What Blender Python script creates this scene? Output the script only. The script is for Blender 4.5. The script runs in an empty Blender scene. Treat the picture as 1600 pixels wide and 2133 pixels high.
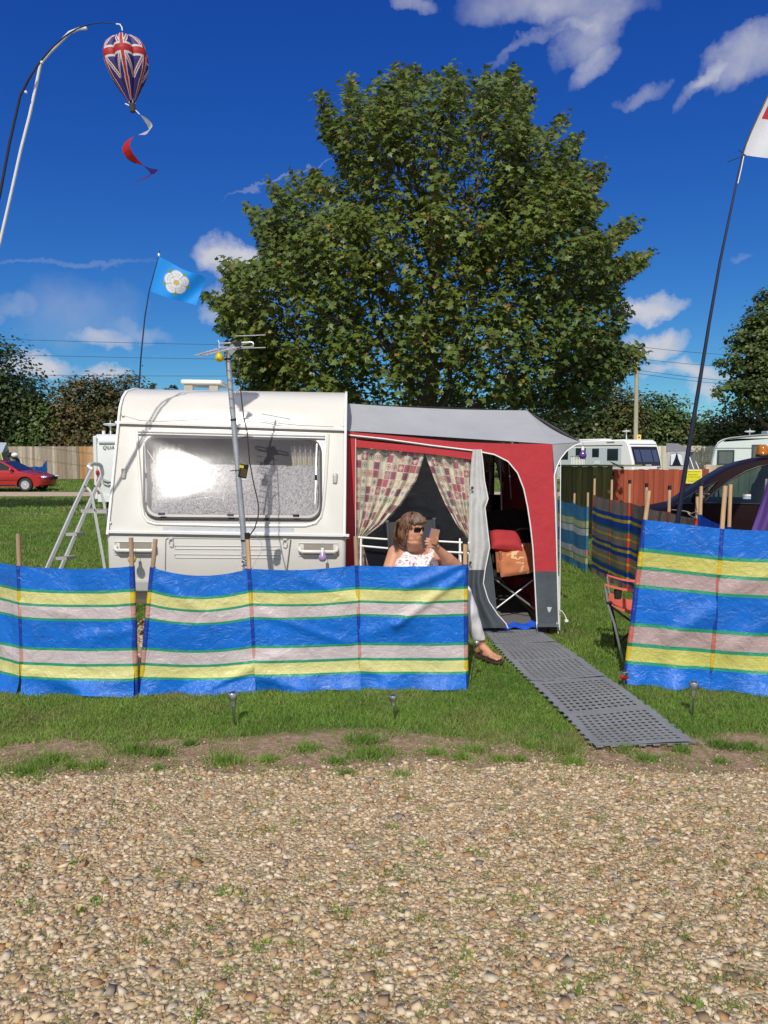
import bpy, math, random
import numpy as np
from mathutils import Vector as V, Matrix, noise as mnoise
from mathutils.geometry import tessellate_polygon
R = math.radians
S = bpy.context.scene
C = S.collection
random.seed(5)
rng = np.random.default_rng(11)

# ------------------------------------------------------------------ camera
FPX, CX, CY, EYE = 1560.0, 800.0, 1066.5, 1.70
PITCH = math.atan(121.5 / FPX)
cd = bpy.data.cameras.new('camera')
cam = bpy.data.objects.new('camera', cd)
C.objects.link(cam)
cam.location = (0, 0, EYE)
cam.rotation_euler = (math.pi / 2 - PITCH, 0, 0)
cd.sensor_fit = 'VERTICAL'
cd.sensor_height = 24.0
cd.lens = 24.0 * FPX / 2133.0
cd.clip_start, cd.clip_end = 0.05, 3000
S.camera = cam
S.view_settings.view_transform = 'Standard'
S.view_settings.look = 'None'
S.view_settings.exposure = 0.0
S.view_settings.gamma = 1.0
S.view_settings.use_curve_mapping = False
CP, SP = math.cos(PITCH), math.sin(PITCH)

def ray(x, y):
    r, u = (x - CX) / FPX, (CY - y) / FPX
    return V((r, CP + u * SP, -SP + u * CP))
def P(x, y, Y):                       # the point at distance Y seen at photo pixel x, y
    d = ray(x, y)
    return V((0, 0, EYE)) + d * (Y / d.y)
def G(x, y, z=0.0):                   # the point at height z seen at photo pixel x, y
    d = ray(x, y)
    return V((0, 0, EYE)) + d * ((z - EYE) / d.z)

# ------------------------------------------------------------------ sun and sky
SUN_EL, SUN_AZ = R(43.5), R(9.5)       # behind the camera, a little to its left
to_sun = V((-math.sin(SUN_AZ) * math.cos(SUN_EL), -math.cos(SUN_AZ) * math.cos(SUN_EL), math.sin(SUN_EL)))
sd = bpy.data.lights.new('sun', 'SUN')
sd.energy = 3.7
sd.angle = R(0.5)
sd.color = (1.0, 0.95, 0.87)
so = bpy.data.objects.new('sun', sd)
C.objects.link(so)
so.rotation_euler = to_sun.to_track_quat('Z', 'Y').to_euler()

W = bpy.data.worlds.new('World')
S.world = W
W.use_nodes = True
wn, wl = W.node_tree.nodes, W.node_tree.links
wn.clear()
def wnode(t, **k):
    n = wn.new(t)
    for a, b in k.items():
        setattr(n, a, b)
    return n
def wmath(op, a, b=None, c=None):
    n = wnode('ShaderNodeMath', operation=op)
    for i, q in enumerate((a, b, c)):
        if q is None: continue
        if isinstance(q, (int, float)): n.inputs[i].default_value = q
        else: wl.new(q, n.inputs[i])
    return n.outputs[0]
sky = wnode('ShaderNodeTexSky', sky_type='NISHITA')
sky.sun_disc = False
sky.sun_elevation = SUN_EL
sky.sun_rotation = math.pi + SUN_AZ
sky.altitude = 50
sky.air_density, sky.dust_density, sky.ozone_density = 1.0, 0.0, 3.0
tc = wnode('ShaderNodeTexCoord')
nz = wnode('ShaderNodeTexNoise')
nz.inputs['Scale'].default_value = 14.0
nz.inputs['Detail'].default_value = 7.0
nz.inputs['Roughness'].default_value = 0.6
wl.new(tc.outputs['Generated'], nz.inputs['Vector'])
sb = wnode('ShaderNodeVectorMath', operation='SUBTRACT')
wl.new(nz.outputs['Color'], sb.inputs[0]); sb.inputs[1].default_value = (0.5, 0.5, 0.5)
sc_ = wnode('ShaderNodeVectorMath', operation='SCALE'); sc_.inputs['Scale'].default_value = 0.075
wl.new(sb.outputs[0], sc_.inputs[0])
ad = wnode('ShaderNodeVectorMath', operation='ADD')
wl.new(tc.outputs['Generated'], ad.inputs[0]); wl.new(sc_.outputs[0], ad.inputs[1])
CLOUDS = [  # direction as photo pixel, half width, half height, tilt, thickness
    (1150, 4, 180, 42, -4, .5), (1225, 74, 80, 36, 20, .42), (1238, 126, 52, 26, 25, .45), (1335, 188, 42, 18, 10, .3),
    (1550, 118, 90, 48, 22, .55), (1460, 182, 45, 18, 38, .45), (860, 4, 42, 16, 0, .4), (1360, 640, 66, 26, 10, .9),
    (1358, 720, 72, 32, -4, 1.0), (1455, 772, 70, 24, -6, .7), (1360, 772, 40, 16, 5, .7), (1470, 815, 28, 22, 0, .7),
    (495, 548, 85, 44, -8, 1.1), (490, 628, 65, 48, 10, .8), (78, 762, 72, 30, -12, 1.0), (210, 768, 48, 19, 8, .85),
    (208, 700, 52, 20, 0, .5), (150, 650, 130, 70, 10, .16), (8, 645, 45, 24, 0, .22), (590, 372, 120, 4, 22, .2),
    (1100, 95, 110, 9, 18, .22), (290, 690, 70, 22, -15, .22), (1540, 540, 26, 10, 20, .16), (150, 548, 170, 6, 4, .14)]
tot = None
for (x, y, a, b, tilt, k) in CLOUDS:
    d = ray(x, y).normalized()
    r0 = d.cross(V((0, 0, 1))).normalized(); u0 = r0.cross(d)
    t = R(tilt)
    r1 = (r0 * math.cos(t) + u0 * math.sin(t)) * (FPX / a)
    u1 = (u0 * math.cos(t) - r0 * math.sin(t)) * (FPX / b)
    pr = []
    for q in (r1, u1):
        n = wnode('ShaderNodeVectorMath', operation='DOT_PRODUCT')
        wl.new(ad.outputs[0], n.inputs[0]); n.inputs[1].default_value = q
        pr.append(n.outputs['Value'])
    s2 = wmath('ADD', wmath('MULTIPLY', pr[0], pr[0]), wmath('MULTIPLY', pr[1], pr[1]))
    n = wnode('ShaderNodeVectorMath', operation='DOT_PRODUCT')
    wl.new(tc.outputs['Generated'], n.inputs[0]); n.inputs[1].default_value = d
    front = wmath('GREATER_THAN', n.outputs['Value'], 0.7)
    m = wmath('MULTIPLY', wmath('MAXIMUM', wmath('SUBTRACT', 1.0, s2), 0.0), wmath('MULTIPLY', front, k))
    tot = m if tot is None else wmath('ADD', tot, m)
nz2 = wnode('ShaderNodeTexNoise'); nz2.inputs['Scale'].default_value = 26; nz2.inputs['Detail'].default_value = 6
wl.new(tc.outputs['Generated'], nz2.inputs['Vector'])
dens = wmath('MULTIPLY', tot, wmath('MULTIPLY_ADD', nz2.outputs['Fac'], 1.5, 0.35))
sepd = wnode('ShaderNodeSeparateXYZ'); wl.new(tc.outputs['Generated'], sepd.inputs[0])
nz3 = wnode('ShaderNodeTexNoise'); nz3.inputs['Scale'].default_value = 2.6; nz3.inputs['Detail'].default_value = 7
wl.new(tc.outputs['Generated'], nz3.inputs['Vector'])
def ramp01(v, a, b_):
    q = wnode('ShaderNodeMapRange'); q.interpolation_type = 'SMOOTHSTEP'; wl.new(v, q.inputs[0]); q.inputs[1].default_value = a; q.inputs[2].default_value = b_
    return q.outputs[0]
# broken bright clouds added behind and above the camera, out of view, for fill
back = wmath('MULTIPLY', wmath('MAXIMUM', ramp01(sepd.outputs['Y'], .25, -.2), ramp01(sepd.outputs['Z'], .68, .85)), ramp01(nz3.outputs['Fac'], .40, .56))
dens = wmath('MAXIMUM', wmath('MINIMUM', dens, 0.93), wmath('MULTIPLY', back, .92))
hs = wnode('ShaderNodeHueSaturation'); hs.inputs['Saturation'].default_value = 1.22; hs.inputs['Value'].default_value = 0.9
hs.inputs['Hue'].default_value = 0.512
wl.new(sky.outputs[0], hs.inputs['Color'])
sep = wnode('ShaderNodeSeparateColor'); wl.new(hs.outputs[0], sep.inputs[0])
com = wnode('ShaderNodeCombineColor')            # clear deep blue air: stronger falloff of red than of blue
for i, (a, g) in enumerate(((.42, 1.238), (.715, 1.09), (.83, .712))):
    wl.new(wmath('MULTIPLY', wmath('POWER', wmath('MULTIPLY', sep.outputs[i], .1), g), 10 * a), com.inputs[i])
mx = wnode('ShaderNodeMix', data_type='RGBA')
wl.new(dens, mx.inputs['Factor']); wl.new(com.outputs[0], mx.inputs[6])
cl = wnode('ShaderNodeMix', data_type='RGBA')
wl.new(nz2.outputs['Fac'], cl.inputs['Factor'])
cl.inputs[6].default_value = (5.0, 5.3, 6.1, 1); cl.inputs[7].default_value = (6.9, 6.8, 7.1, 1)
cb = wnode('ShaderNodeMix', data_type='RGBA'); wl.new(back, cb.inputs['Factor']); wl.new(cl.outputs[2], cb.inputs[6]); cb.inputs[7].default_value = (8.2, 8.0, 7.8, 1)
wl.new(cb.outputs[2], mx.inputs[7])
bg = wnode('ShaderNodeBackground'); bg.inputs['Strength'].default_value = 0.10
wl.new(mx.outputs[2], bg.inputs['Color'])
wo = wnode('ShaderNodeOutputWorld')
wl.new(bg.outputs[0], wo.inputs[0])

# ------------------------------------------------------------------ materials
_M = {}
def new_mat(name):
    m = bpy.data.materials.new(name); m.use_nodes = True
    nt = m.node_tree
    return m, nt.nodes, nt.links, nt.nodes['Principled BSDF']
def setp(b, **k):
    for a, q in k.items():
        if a in b.inputs: b.inputs[a].default_value = q
def M(name, col, rough=0.6, metal=0.0, var=0.12, scale=6.0, bump=0.0, bscale=80.0, spec=0.5, coat=0.0, attr=False, transl=0.0, stretch=(1, 1, 1), bdist=0.01):
    if name in _M: return _M[name]
    m, n, l, b = new_mat(name)
    setp(b, **{'Roughness': rough, 'Metallic': metal, 'Specular IOR Level': spec, 'Coat Weight': coat, 'Coat Roughness': 0.08})
    t = n.new('ShaderNodeTexCoord'); mp = n.new('ShaderNodeMapping'); mp.inputs['Scale'].default_value = stretch
    l.new(t.outputs['Object'], mp.inputs['Vector'])
    base = None
    if attr:
        a = n.new('ShaderNodeAttribute'); a.attribute_name = 'col'; base = a.outputs['Color']
    nx = n.new('ShaderNodeTexNoise'); nx.inputs['Scale'].default_value = scale; nx.inputs['Detail'].default_value = 6
    nx.inputs['Roughness'].default_value = 0.62
    l.new(mp.outputs[0], nx.inputs['Vector'])
    rp = n.new('ShaderNodeMapRange'); rp.inputs[1].default_value = 0.25; rp.inputs[2].default_value = 0.75
    rp.inputs[3].default_value = 1 - var; rp.inputs[4].default_value = 1 + var
    l.new(nx.outputs['Fac'], rp.inputs[0])
    mu = n.new('ShaderNodeVectorMath'); mu.operation = 'SCALE'
    if base is not None: l.new(base, mu.inputs[0])
    else: mu.inputs[0].default_value = col[:3]
    l.new(rp.outputs[0], mu.inputs['Scale'])
    l.new(mu.outputs[0], b.inputs['Base Color'])
    rr = n.new('ShaderNodeMapRange'); rr.inputs[3].default_value = max(0.02, rough - 0.08); rr.inputs[4].default_value = min(1, rough + 0.12)
    l.new(nx.outputs['Fac'], rr.inputs[0]); l.new(rr.outputs[0], b.inputs['Roughness'])
    if bump > 0:
        n2 = n.new('ShaderNodeTexNoise'); n2.inputs['Scale'].default_value = bscale; n2.inputs['Detail'].default_value = 5
        l.new(mp.outputs[0], n2.inputs['Vector'])
        bp = n.new('ShaderNodeBump'); bp.inputs['Strength'].default_value = bump; bp.inputs['Distance'].default_value = bdist
        l.new(n2.outputs['Fac'], bp.inputs['Height']); l.new(bp.outputs[0], b.inputs['Normal'])
    if transl > 0:
        tr = n.new('ShaderNodeBsdfTranslucent'); l.new(mu.outputs[0], tr.inputs['Color'])
        ms = n.new('ShaderNodeMixShader'); ms.inputs[0].default_value = transl
        l.new(b.outputs[0], ms.inputs[1]); l.new(tr.outputs[0], ms.inputs[2])
        l.new(ms.outputs[0], n['Material Output'].inputs['Surface'])
    _M[name] = m
    return m
def glass(name, tint, rough, gloss, dif=0.03, bump=0.0, bscale=8.0, difcol=(.5, .5, .55)):
    if name in _M: return _M[name]
    m, n, l, b = new_mat(name)
    n.remove(b)
    tr = n.new('ShaderNodeBsdfTransparent'); tr.inputs['Color'].default_value = (*tint, 1)
    gl = n.new('ShaderNodeBsdfGlossy'); gl.inputs['Roughness'].default_value = rough
    fr = n.new('ShaderNodeFresnel'); fr.inputs['IOR'].default_value = 1.5
    ma = n.new('ShaderNodeMath'); ma.operation = 'MULTIPLY_ADD'; ma.use_clamp = True
    l.new(fr.outputs[0], ma.inputs[0]); ma.inputs[1].default_value = gloss; ma.inputs[2].default_value = 0.01
    m1 = n.new('ShaderNodeMixShader'); l.new(ma.outputs[0], m1.inputs[0]); l.new(tr.outputs[0], m1.inputs[1]); l.new(gl.outputs[0], m1.inputs[2])
    df = n.new('ShaderNodeBsdfDiffuse'); df.inputs['Color'].default_value = (*difcol, 1)
    m2 = n.new('ShaderNodeMixShader'); m2.inputs[0].default_value = dif
    l.new(m1.outputs[0], m2.inputs[1]); l.new(df.outputs[0], m2.inputs[2])
    l.new(m2.outputs[0], n['Material Output'].inputs['Surface'])
    if bump:
        t = n.new('ShaderNodeTexCoord'); nx = n.new('ShaderNodeTexNoise'); nx.inputs['Scale'].default_value = bscale; nx.inputs['Detail'].default_value = 4
        l.new(t.outputs['Object'], nx.inputs['Vector'])
        bp = n.new('ShaderNodeBump'); bp.inputs['Strength'].default_value = bump; bp.inputs['Distance'].default_value = 0.02
        l.new(nx.outputs['Fac'], bp.inputs['Height']); l.new(bp.outputs[0], gl.inputs['Normal'])
        l.new(bp.outputs[0], fr.inputs['Normal'])
    _M[name] = m
    return m

WHITE = M('white paint', (.78, .77, .73), .35, var=.04)
CREAM = M('cream caravan paint', (.64, .622, .57), .3, var=.035, scale=2.5, spec=.5)
ALU = M('brushed aluminium', (.62, .63, .64), .38, metal=.85, var=.08, scale=30, stretch=(1, 1, .1))
STEEL = M('stainless steel', (.55, .55, .55), .25, metal=1.0, var=.1)
GALV = M('galvanised steel', (.40, .43, .46), .5, metal=.55, var=.16, scale=12, bump=.1)
BLACK = M('black plastic', (.012, .012, .013), .4, var=.1)
RUBBER = M('black rubber', (.02, .02, .022), .6, var=.15)
WOOD = M('pine pole wood', (.52, .34, .19), .6, var=.28, scale=14, stretch=(3, 3, .35), bump=.2)
WOODOLD = M('weathered pole wood', (.36, .24, .16), .7, var=.3, scale=14, stretch=(3, 3, .35), bump=.3)
PIPING = M('white piping', (.82, .82, .80), .5, var=.04)
DARKGLASS = M('dark window glass', (.012, .016, .02), .08, var=.05, spec=.6)

# ------------------------------------------------------------------ mesh helpers
ORG = {}
def thing(name, label, cat, loc=(0, 0, 0), group=None):
    o = bpy.data.objects.new(name, None); C.objects.link(o)
    o.empty_display_size = 0.2
    o.location = loc; o['label'] = label; o['category'] = cat
    if group: o['group'] = group
    ORG[o.name] = V(loc)
    return o
def tag(o, label, cat, group=None):
    o['label'] = label; o['category'] = cat
    if group: o['group'] = group
    return o
def dup(o, loc=None, label=None, parent=None):
    c = o.copy(); C.objects.link(c)
    if parent is not None:
        mpi = o.matrix_parent_inverse.copy(); c.parent = parent; c.matrix_parent_inverse = mpi
    if loc is not None: c.location = loc
    if label: c['label'] = label
    for ch in [q for q in C.objects if q.parent is o]: dup(ch, parent=c)
    return c
def frame(d):
    d = d.normalized()
    a = V((0, 0, 1)) if abs(d.z) < .95 else V((1, 0, 0))
    x = d.cross(a).normalized()
    return x, d.cross(x).normalized()
class MB:
    def __init__(s): s.v = []; s.f = []; s.c = []; s.uv = []
    def add(s, vs, fs, col=None, uvs=None):
        o = len(s.v); s.v += [V(q) for q in vs]
        s.uv += list(uvs) if uvs is not None else [(0, 0)] * len(vs)
        for i, f in enumerate(fs):
            s.f.append(tuple(o + q for q in f)); s.c.append(col[i] if isinstance(col, list) else col)
        return s
    def box(s, c, sz, rz=0.0, rot=None, col=None):
        m = rot if rot is not None else Matrix.Rotation(rz, 3, 'Z')
        x, y, z = sz[0] / 2, sz[1] / 2, sz[2] / 2
        p = [(-x, -y, -z), (x, -y, -z), (x, y, -z), (-x, y, -z), (-x, -y, z), (x, -y, z), (x, y, z), (-x, y, z)]
        return s.add([V(c) + m @ V(q) for q in p], [(0, 3, 2, 1), (4, 5, 6, 7), (0, 1, 5, 4), (1, 2, 6, 5), (2, 3, 7, 6), (3, 0, 4, 7)], col)
    def bar(s, a, b, w, h, up=V((0, 0, 1)), col=None):
        a, b = V(a), V(b); d = (b - a).normalized()
        x = d.cross(up)
        x = x.normalized() if x.length > 1e-5 else V((1, 0, 0))
        y = x.cross(d)
        p = [q + x * i * w / 2 + y * j * h / 2 for q in (a, b) for i, j in ((-1, -1), (1, -1), (1, 1), (-1, 1))]
        return s.add(p, [(0, 3, 2, 1), (4, 5, 6, 7), (0, 1, 5, 4), (1, 2, 6, 5), (2, 3, 7, 6), (3, 0, 4, 7)], col)
    def tube(s, pts, r, n=8, col=None, caps=True):
        pts = [V(q) for q in pts]; k = len(pts)
        rs = [r] * k if isinstance(r, (int, float)) else list(r)
        vs = []; x = None
        for i in range(k):
            d = pts[min(i + 1, k - 1)] - pts[max(i - 1, 0)]
            if d.length < 1e-9: d = V((0, 0, 1))
            d.normalize()
            if x is None: x, _ = frame(d)
            else:
                x = x - d * x.dot(d)
                x = x.normalized() if x.length > 1e-6 else frame(d)[0]
            y = d.cross(x)
            for j in range(n):
                t = 2 * math.pi * j / n
                vs.append(pts[i] + (x * math.cos(t) + y * math.sin(t)) * rs[i])
        fs = [(i * n + j, i * n + (j + 1) % n, (i + 1) * n + (j + 1) % n, (i + 1) * n + j) for i in range(k - 1) for j in range(n)]
        if caps: fs += [tuple(range(n - 1, -1, -1)), tuple(range((k - 1) * n, k * n))]
        return s.add(vs, fs, col)
    def cyl(s, a, b, r0, r1=None, n=14, col=None): return s.tube([a, b], [r0, r0 if r1 is None else r1], n, col)
    def lathe(s, prof, o, n=20, rot=None, col=None, sx=1, sy=1, caps=True):
        m = rot or Matrix.Identity(3); k = len(prof)
        vs = [V(o) + m @ V((r * math.cos(2 * math.pi * j / n) * sx, r * math.sin(2 * math.pi * j / n) * sy, z)) for r, z in prof for j in range(n)]
        fs = [(i * n + j, i * n + (j + 1) % n, (i + 1) * n + (j + 1) % n, (i + 1) * n + j) for i in range(k - 1) for j in range(n)]
        if caps and prof[0][0] > 1e-6: fs.append(tuple(range(n - 1, -1, -1)))
        if caps and prof[-1][0] > 1e-6: fs.append(tuple(range((k - 1) * n, k * n)))
        return s.add(vs, fs, col)
    def ell(s, c, r, n=16, m=10, rot=None, col=None):
        pr = [(math.sin(math.pi * i / m), -math.cos(math.pi * i / m)) for i in range(m + 1)]
        q = rot or Matrix.Identity(3)
        vs = [V(c) + q @ V((a * math.cos(2 * math.pi * j / n) * r[0], a * math.sin(2 * math.pi * j / n) * r[1], z * r[2])) for a, z in pr for j in range(n)]
        return s.add(vs, [(i * n + j, i * n + (j + 1) % n, (i + 1) * n + (j + 1) % n, (i + 1) * n + j) for i in range(m) for j in range(n)], col)
    def cap(s, a, b, r0, r1, n=14):
        a, b = V(a), V(b); d = b - a; k = d.length; q = d.to_track_quat('Z', 'Y').to_matrix()
        pr = [(r0 * math.sin(t * math.pi / 12), -r0 * math.cos(t * math.pi / 12)) for t in range(0, 7)] + [(r1 * math.cos(t * math.pi / 12), k + r1 * math.sin(t * math.pi / 12)) for t in range(0, 7)]
        return s.lathe(pr, a, n, q)
    def grid(s, fn, nu, nv, colfn=None, us=None, vs=None):
        us = us or [i / nu for i in range(nu + 1)]; vs = vs or [i / nv for i in range(nv + 1)]
        a = len(us)
        pts = [fn(u, v) for v in vs for u in us]
        fs = [(j * a + i, j * a + i + 1, (j + 1) * a + i + 1, (j + 1) * a + i) for j in range(len(vs) - 1) for i in range(a - 1)]
        col = [colfn((us[i] + us[i + 1]) / 2, (vs[j] + vs[j + 1]) / 2) for j in range(len(vs) - 1) for i in range(a - 1)] if colfn else None
        return s.add(pts, fs, col, [(u, v) for v in vs for u in us])
    def poly(s, pts, col=None):
        pts = [V(q) for q in pts]
        return s.add(pts, [tuple(t) for t in tessellate_polygon([pts])], col)
    def prism(s, pts, off, col=None):       # pts: flat outline in 3D, off: thickness vector
        pts = [V(q) for q in pts]; k = len(pts); off = V(off)
        tr = [tuple(t) for t in tessellate_polygon([pts])]
        fs = tr + [tuple(q + k for q in reversed(t)) for t in tr] + [(i, (i + 1) % k, (i + 1) % k + k, i + k) for i in range(k)]
        return s.add(pts + [q + off for q in pts], fs, col)
    def mesh(s, name, org, mat, smooth=40, fix=True):
        me = bpy.data.meshes.new(name)
        me.from_pydata([tuple(q - org) for q in s.v], [], s.f)
        if mat is not None: me.materials.append(mat)
        if any(q is not None for q in s.c):
            at = me.color_attributes.new('col', 'FLOAT_COLOR', 'CORNER')
            buf = []
            for f, q in zip(s.f, s.c): buf += list((*(q or (.5, .5, .5)), 1.0)) * len(f)
            at.data.foreach_set('color', buf)
        uvl = me.uv_layers.new(name='UVMap')
        li = np.empty(len(me.loops), dtype=np.int32); me.loops.foreach_get('vertex_index', li)
        uvl.data.foreach_set('uv', np.array(s.uv, dtype=np.float32)[li].ravel())
        if fix:
            import bmesh
            bm = bmesh.new(); bm.from_mesh(me); bmesh.ops.recalc_face_normals(bm, faces=bm.faces); bm.to_mesh(me); bm.free()
        if smooth:
            me.polygons.foreach_set('use_smooth', [True] * len(me.polygons))
            me.set_sharp_from_angle(angle=R(smooth))
        return me
    def part(s, name, mat, parent, smooth=40, fix=True, bevel=0.0, label=None, seg=2):
        org = ORG[parent.name]
        o = bpy.data.objects.new(name, s.mesh(name, org, mat, smooth, fix)); C.objects.link(o)
        o.parent = parent; ORG[o.name] = org
        if label: o['label'] = label
        if bevel: add_bevel(o, bevel, seg)
        return o
    def solo(s, name, mat, label, cat, loc=None, group=None, smooth=40, fix=True, bevel=0.0):
        loc = V(loc) if loc is not None else V((sum(q.x for q in s.v) / len(s.v), sum(q.y for q in s.v) / len(s.v), min(q.z for q in s.v)))
        o = bpy.data.objects.new(name, s.mesh(name, loc, mat, smooth, fix)); C.objects.link(o)
        o.location = loc; ORG[o.name] = loc
        if bevel: add_bevel(o, bevel)
        return tag(o, label, cat, group)
def add_bevel(o, w, seg=2):
    b = o.modifiers.new('bevel', 'BEVEL'); b.width = w; b.segments = seg; b.limit_method = 'ANGLE'; b.angle_limit = R(40); b.harden_normals = False
def struct(o, kind='structure'): o['kind'] = kind; return o
def bake(o):                                 # replace the mesh by its evaluated result
    dg = bpy.context.evaluated_depsgraph_get()
    me = bpy.data.meshes.new_from_object(o.evaluated_get(dg), preserve_all_data_layers=True, depsgraph=dg)
    o.modifiers.clear(); o.data = me
    return o
def cut(o, mb, mat):                         # real opening: subtract a shape
    c = bpy.data.objects.new('cutter', mb.mesh('cutter', V((0, 0, 0)), mat, 0)); C.objects.link(c)
    if o.parent is not None: c.parent = o.parent; c.location = -ORG[o.parent.name]
    else: c.location = (0, 0, 0)
    m = o.modifiers.new('cut', 'BOOLEAN'); m.operation = 'DIFFERENCE'; m.object = c; m.solver = 'EXACT'
    try: m.material_mode = 'TRANSFER'
    except Exception: pass
    bpy.context.view_layer.update()
    bake(o)
    bpy.data.objects.remove(c)
    return o
def text_mb(s, size, org, xdir, ydir, depth=0.002, bold=0.0, shear=0.0, spacing=1.0, align='LEFT'):
    cu = bpy.data.curves.new('t', 'FONT'); cu.body = s; cu.size = size; cu.extrude = depth; cu.offset = bold; cu.shear = shear
    cu.space_character = spacing; cu.align_x = align
    o = bpy.data.objects.new('t', cu); C.objects.link(o)
    bpy.context.view_layer.update()
    me = bpy.data.meshes.new_from_object(o.evaluated_get(bpy.context.evaluated_depsgraph_get()))
    mb = MB(); xd, yd = V(xdir).normalized(), V(ydir).normalized(); zd = xd.cross(yd)
    mb.add([V(org) + xd * v.co.x + yd * v.co.y + zd * v.co.z for v in me.vertices], [tuple(p.vertices) for p in me.polygons])
    bpy.data.objects.remove(o); bpy.data.meshes.remove(me)
    return mb
def npmesh(name, verts, faces, col=None, mat=None, smooth=False):
    # faces: (n,k) index array, col: per-face (n,3)
    me = bpy.data.meshes.new(name); n, k = faces.shape
    me.vertices.add(len(verts)); me.vertices.foreach_set('co', verts.astype(np.float32).ravel())
    me.loops.add(n * k); me.loops.foreach_set('vertex_index', faces.astype(np.int32).ravel())
    me.polygons.add(n)
    me.polygons.foreach_set('loop_start', np.arange(n, dtype=np.int32) * k)
    me.polygons.foreach_set('loop_total', np.full(n, k, dtype=np.int32))
    me.update(calc_edges=True)
    if smooth: me.polygons.foreach_set('use_smooth', np.ones(n, dtype=bool))
    if col is not None:
        at = me.color_attributes.new('col', 'FLOAT_COLOR', 'CORNER')
        c4 = np.ones((n, k, 4), dtype=np.float32); c4[:, :, :3] = col[:, None, :]
        at.data.foreach_set('color', c4.ravel())
    if mat: me.materials.append(mat)
    return me
def link_np(name, me, parent=None, loc=(0, 0, 0)):
    o = bpy.data.objects.new(name, me); C.objects.link(o)
    if parent is not None: o.parent = parent; ORG[o.name] = ORG[parent.name]
    else: o.location = loc
    return o
def inst(V0, F0, pos, rot, scale, col):      # many copies of one small shape as arrays
    V0 = np.asarray(V0, float); F0 = np.asarray(F0, int); n = len(pos)
    sc = np.asarray(scale, float); sc = sc[:, None, None] if sc.ndim == 1 else sc[:, None, :]
    vs = np.einsum('nij,nkj->nki', rot, V0[None] * sc) + pos[:, None, :]
    fs = F0[None] + (np.arange(n) * len(V0))[:, None, None]
    return vs.reshape(-1, 3), fs.reshape(-1, F0.shape[1]), np.repeat(col, len(F0), axis=0)
def join_np(lst):
    o = 0; a, b, c = [], [], []
    for v, f, q in lst:
        a.append(v); b.append(f + o); c.append(q); o += len(v)
    return np.concatenate(a), np.concatenate(b), np.concatenate(c)
def rot_zn(ang, nrm):                        # rotation with local z along nrm, spun by ang
    z = nrm / np.linalg.norm(nrm, axis=1, keepdims=True)
    a = np.where(np.abs(z[:, 2:3]) < .9, np.array([[0, 0, 1.0]]), np.array([[1.0, 0, 0]]))
    x = np.cross(a, z); x /= np.linalg.norm(x, axis=1, keepdims=True); y = np.cross(z, x)
    c, s = np.cos(ang)[:, None], np.sin(ang)[:, None]
    return np.stack([x * c + y * s, y * c - x * s, z], axis=2)
def smooth_noise(x, y, sc, seed=0):          # cheap value noise on arrays
    def h(i, j):
        q = np.sin(i * 127.1 + j * 311.7 + seed * 17.3) * 43758.5453
        return q - np.floor(q)
    x, y = np.asarray(x) * sc, np.asarray(y) * sc; i, j = np.floor(x), np.floor(y); u, v = x - i, y - j
    u, v = u * u * (3 - 2 * u), v * v * (3 - 2 * v)
    return (h(i, j) * (1 - u) + h(i + 1, j) * u) * (1 - v) + (h(i, j + 1) * (1 - u) + h(i + 1, j + 1) * u) * v
# ------------------------------------------------------------------ ground, tracks, gravel, grass
def gravel_edge(x): return 3.93 + 0.16 * (smooth_noise(x, 0 * x, 1.1, 3) - .5) + 0.12 * (smooth_noise(x, 0 * x, 3.7, 4) - .5) - 0.10 * np.clip(-(x + 1.3), 0, 2)
def soil_edge(x): return 4.40 + 0.30 * (smooth_noise(x, 0 * x, .9, 8) - .5) + 0.16 * (smooth_noise(x, 0 * x, 3.1, 9) - .5) - 0.34 * np.clip(-(x + 1.25), 0, 1.6)

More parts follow.
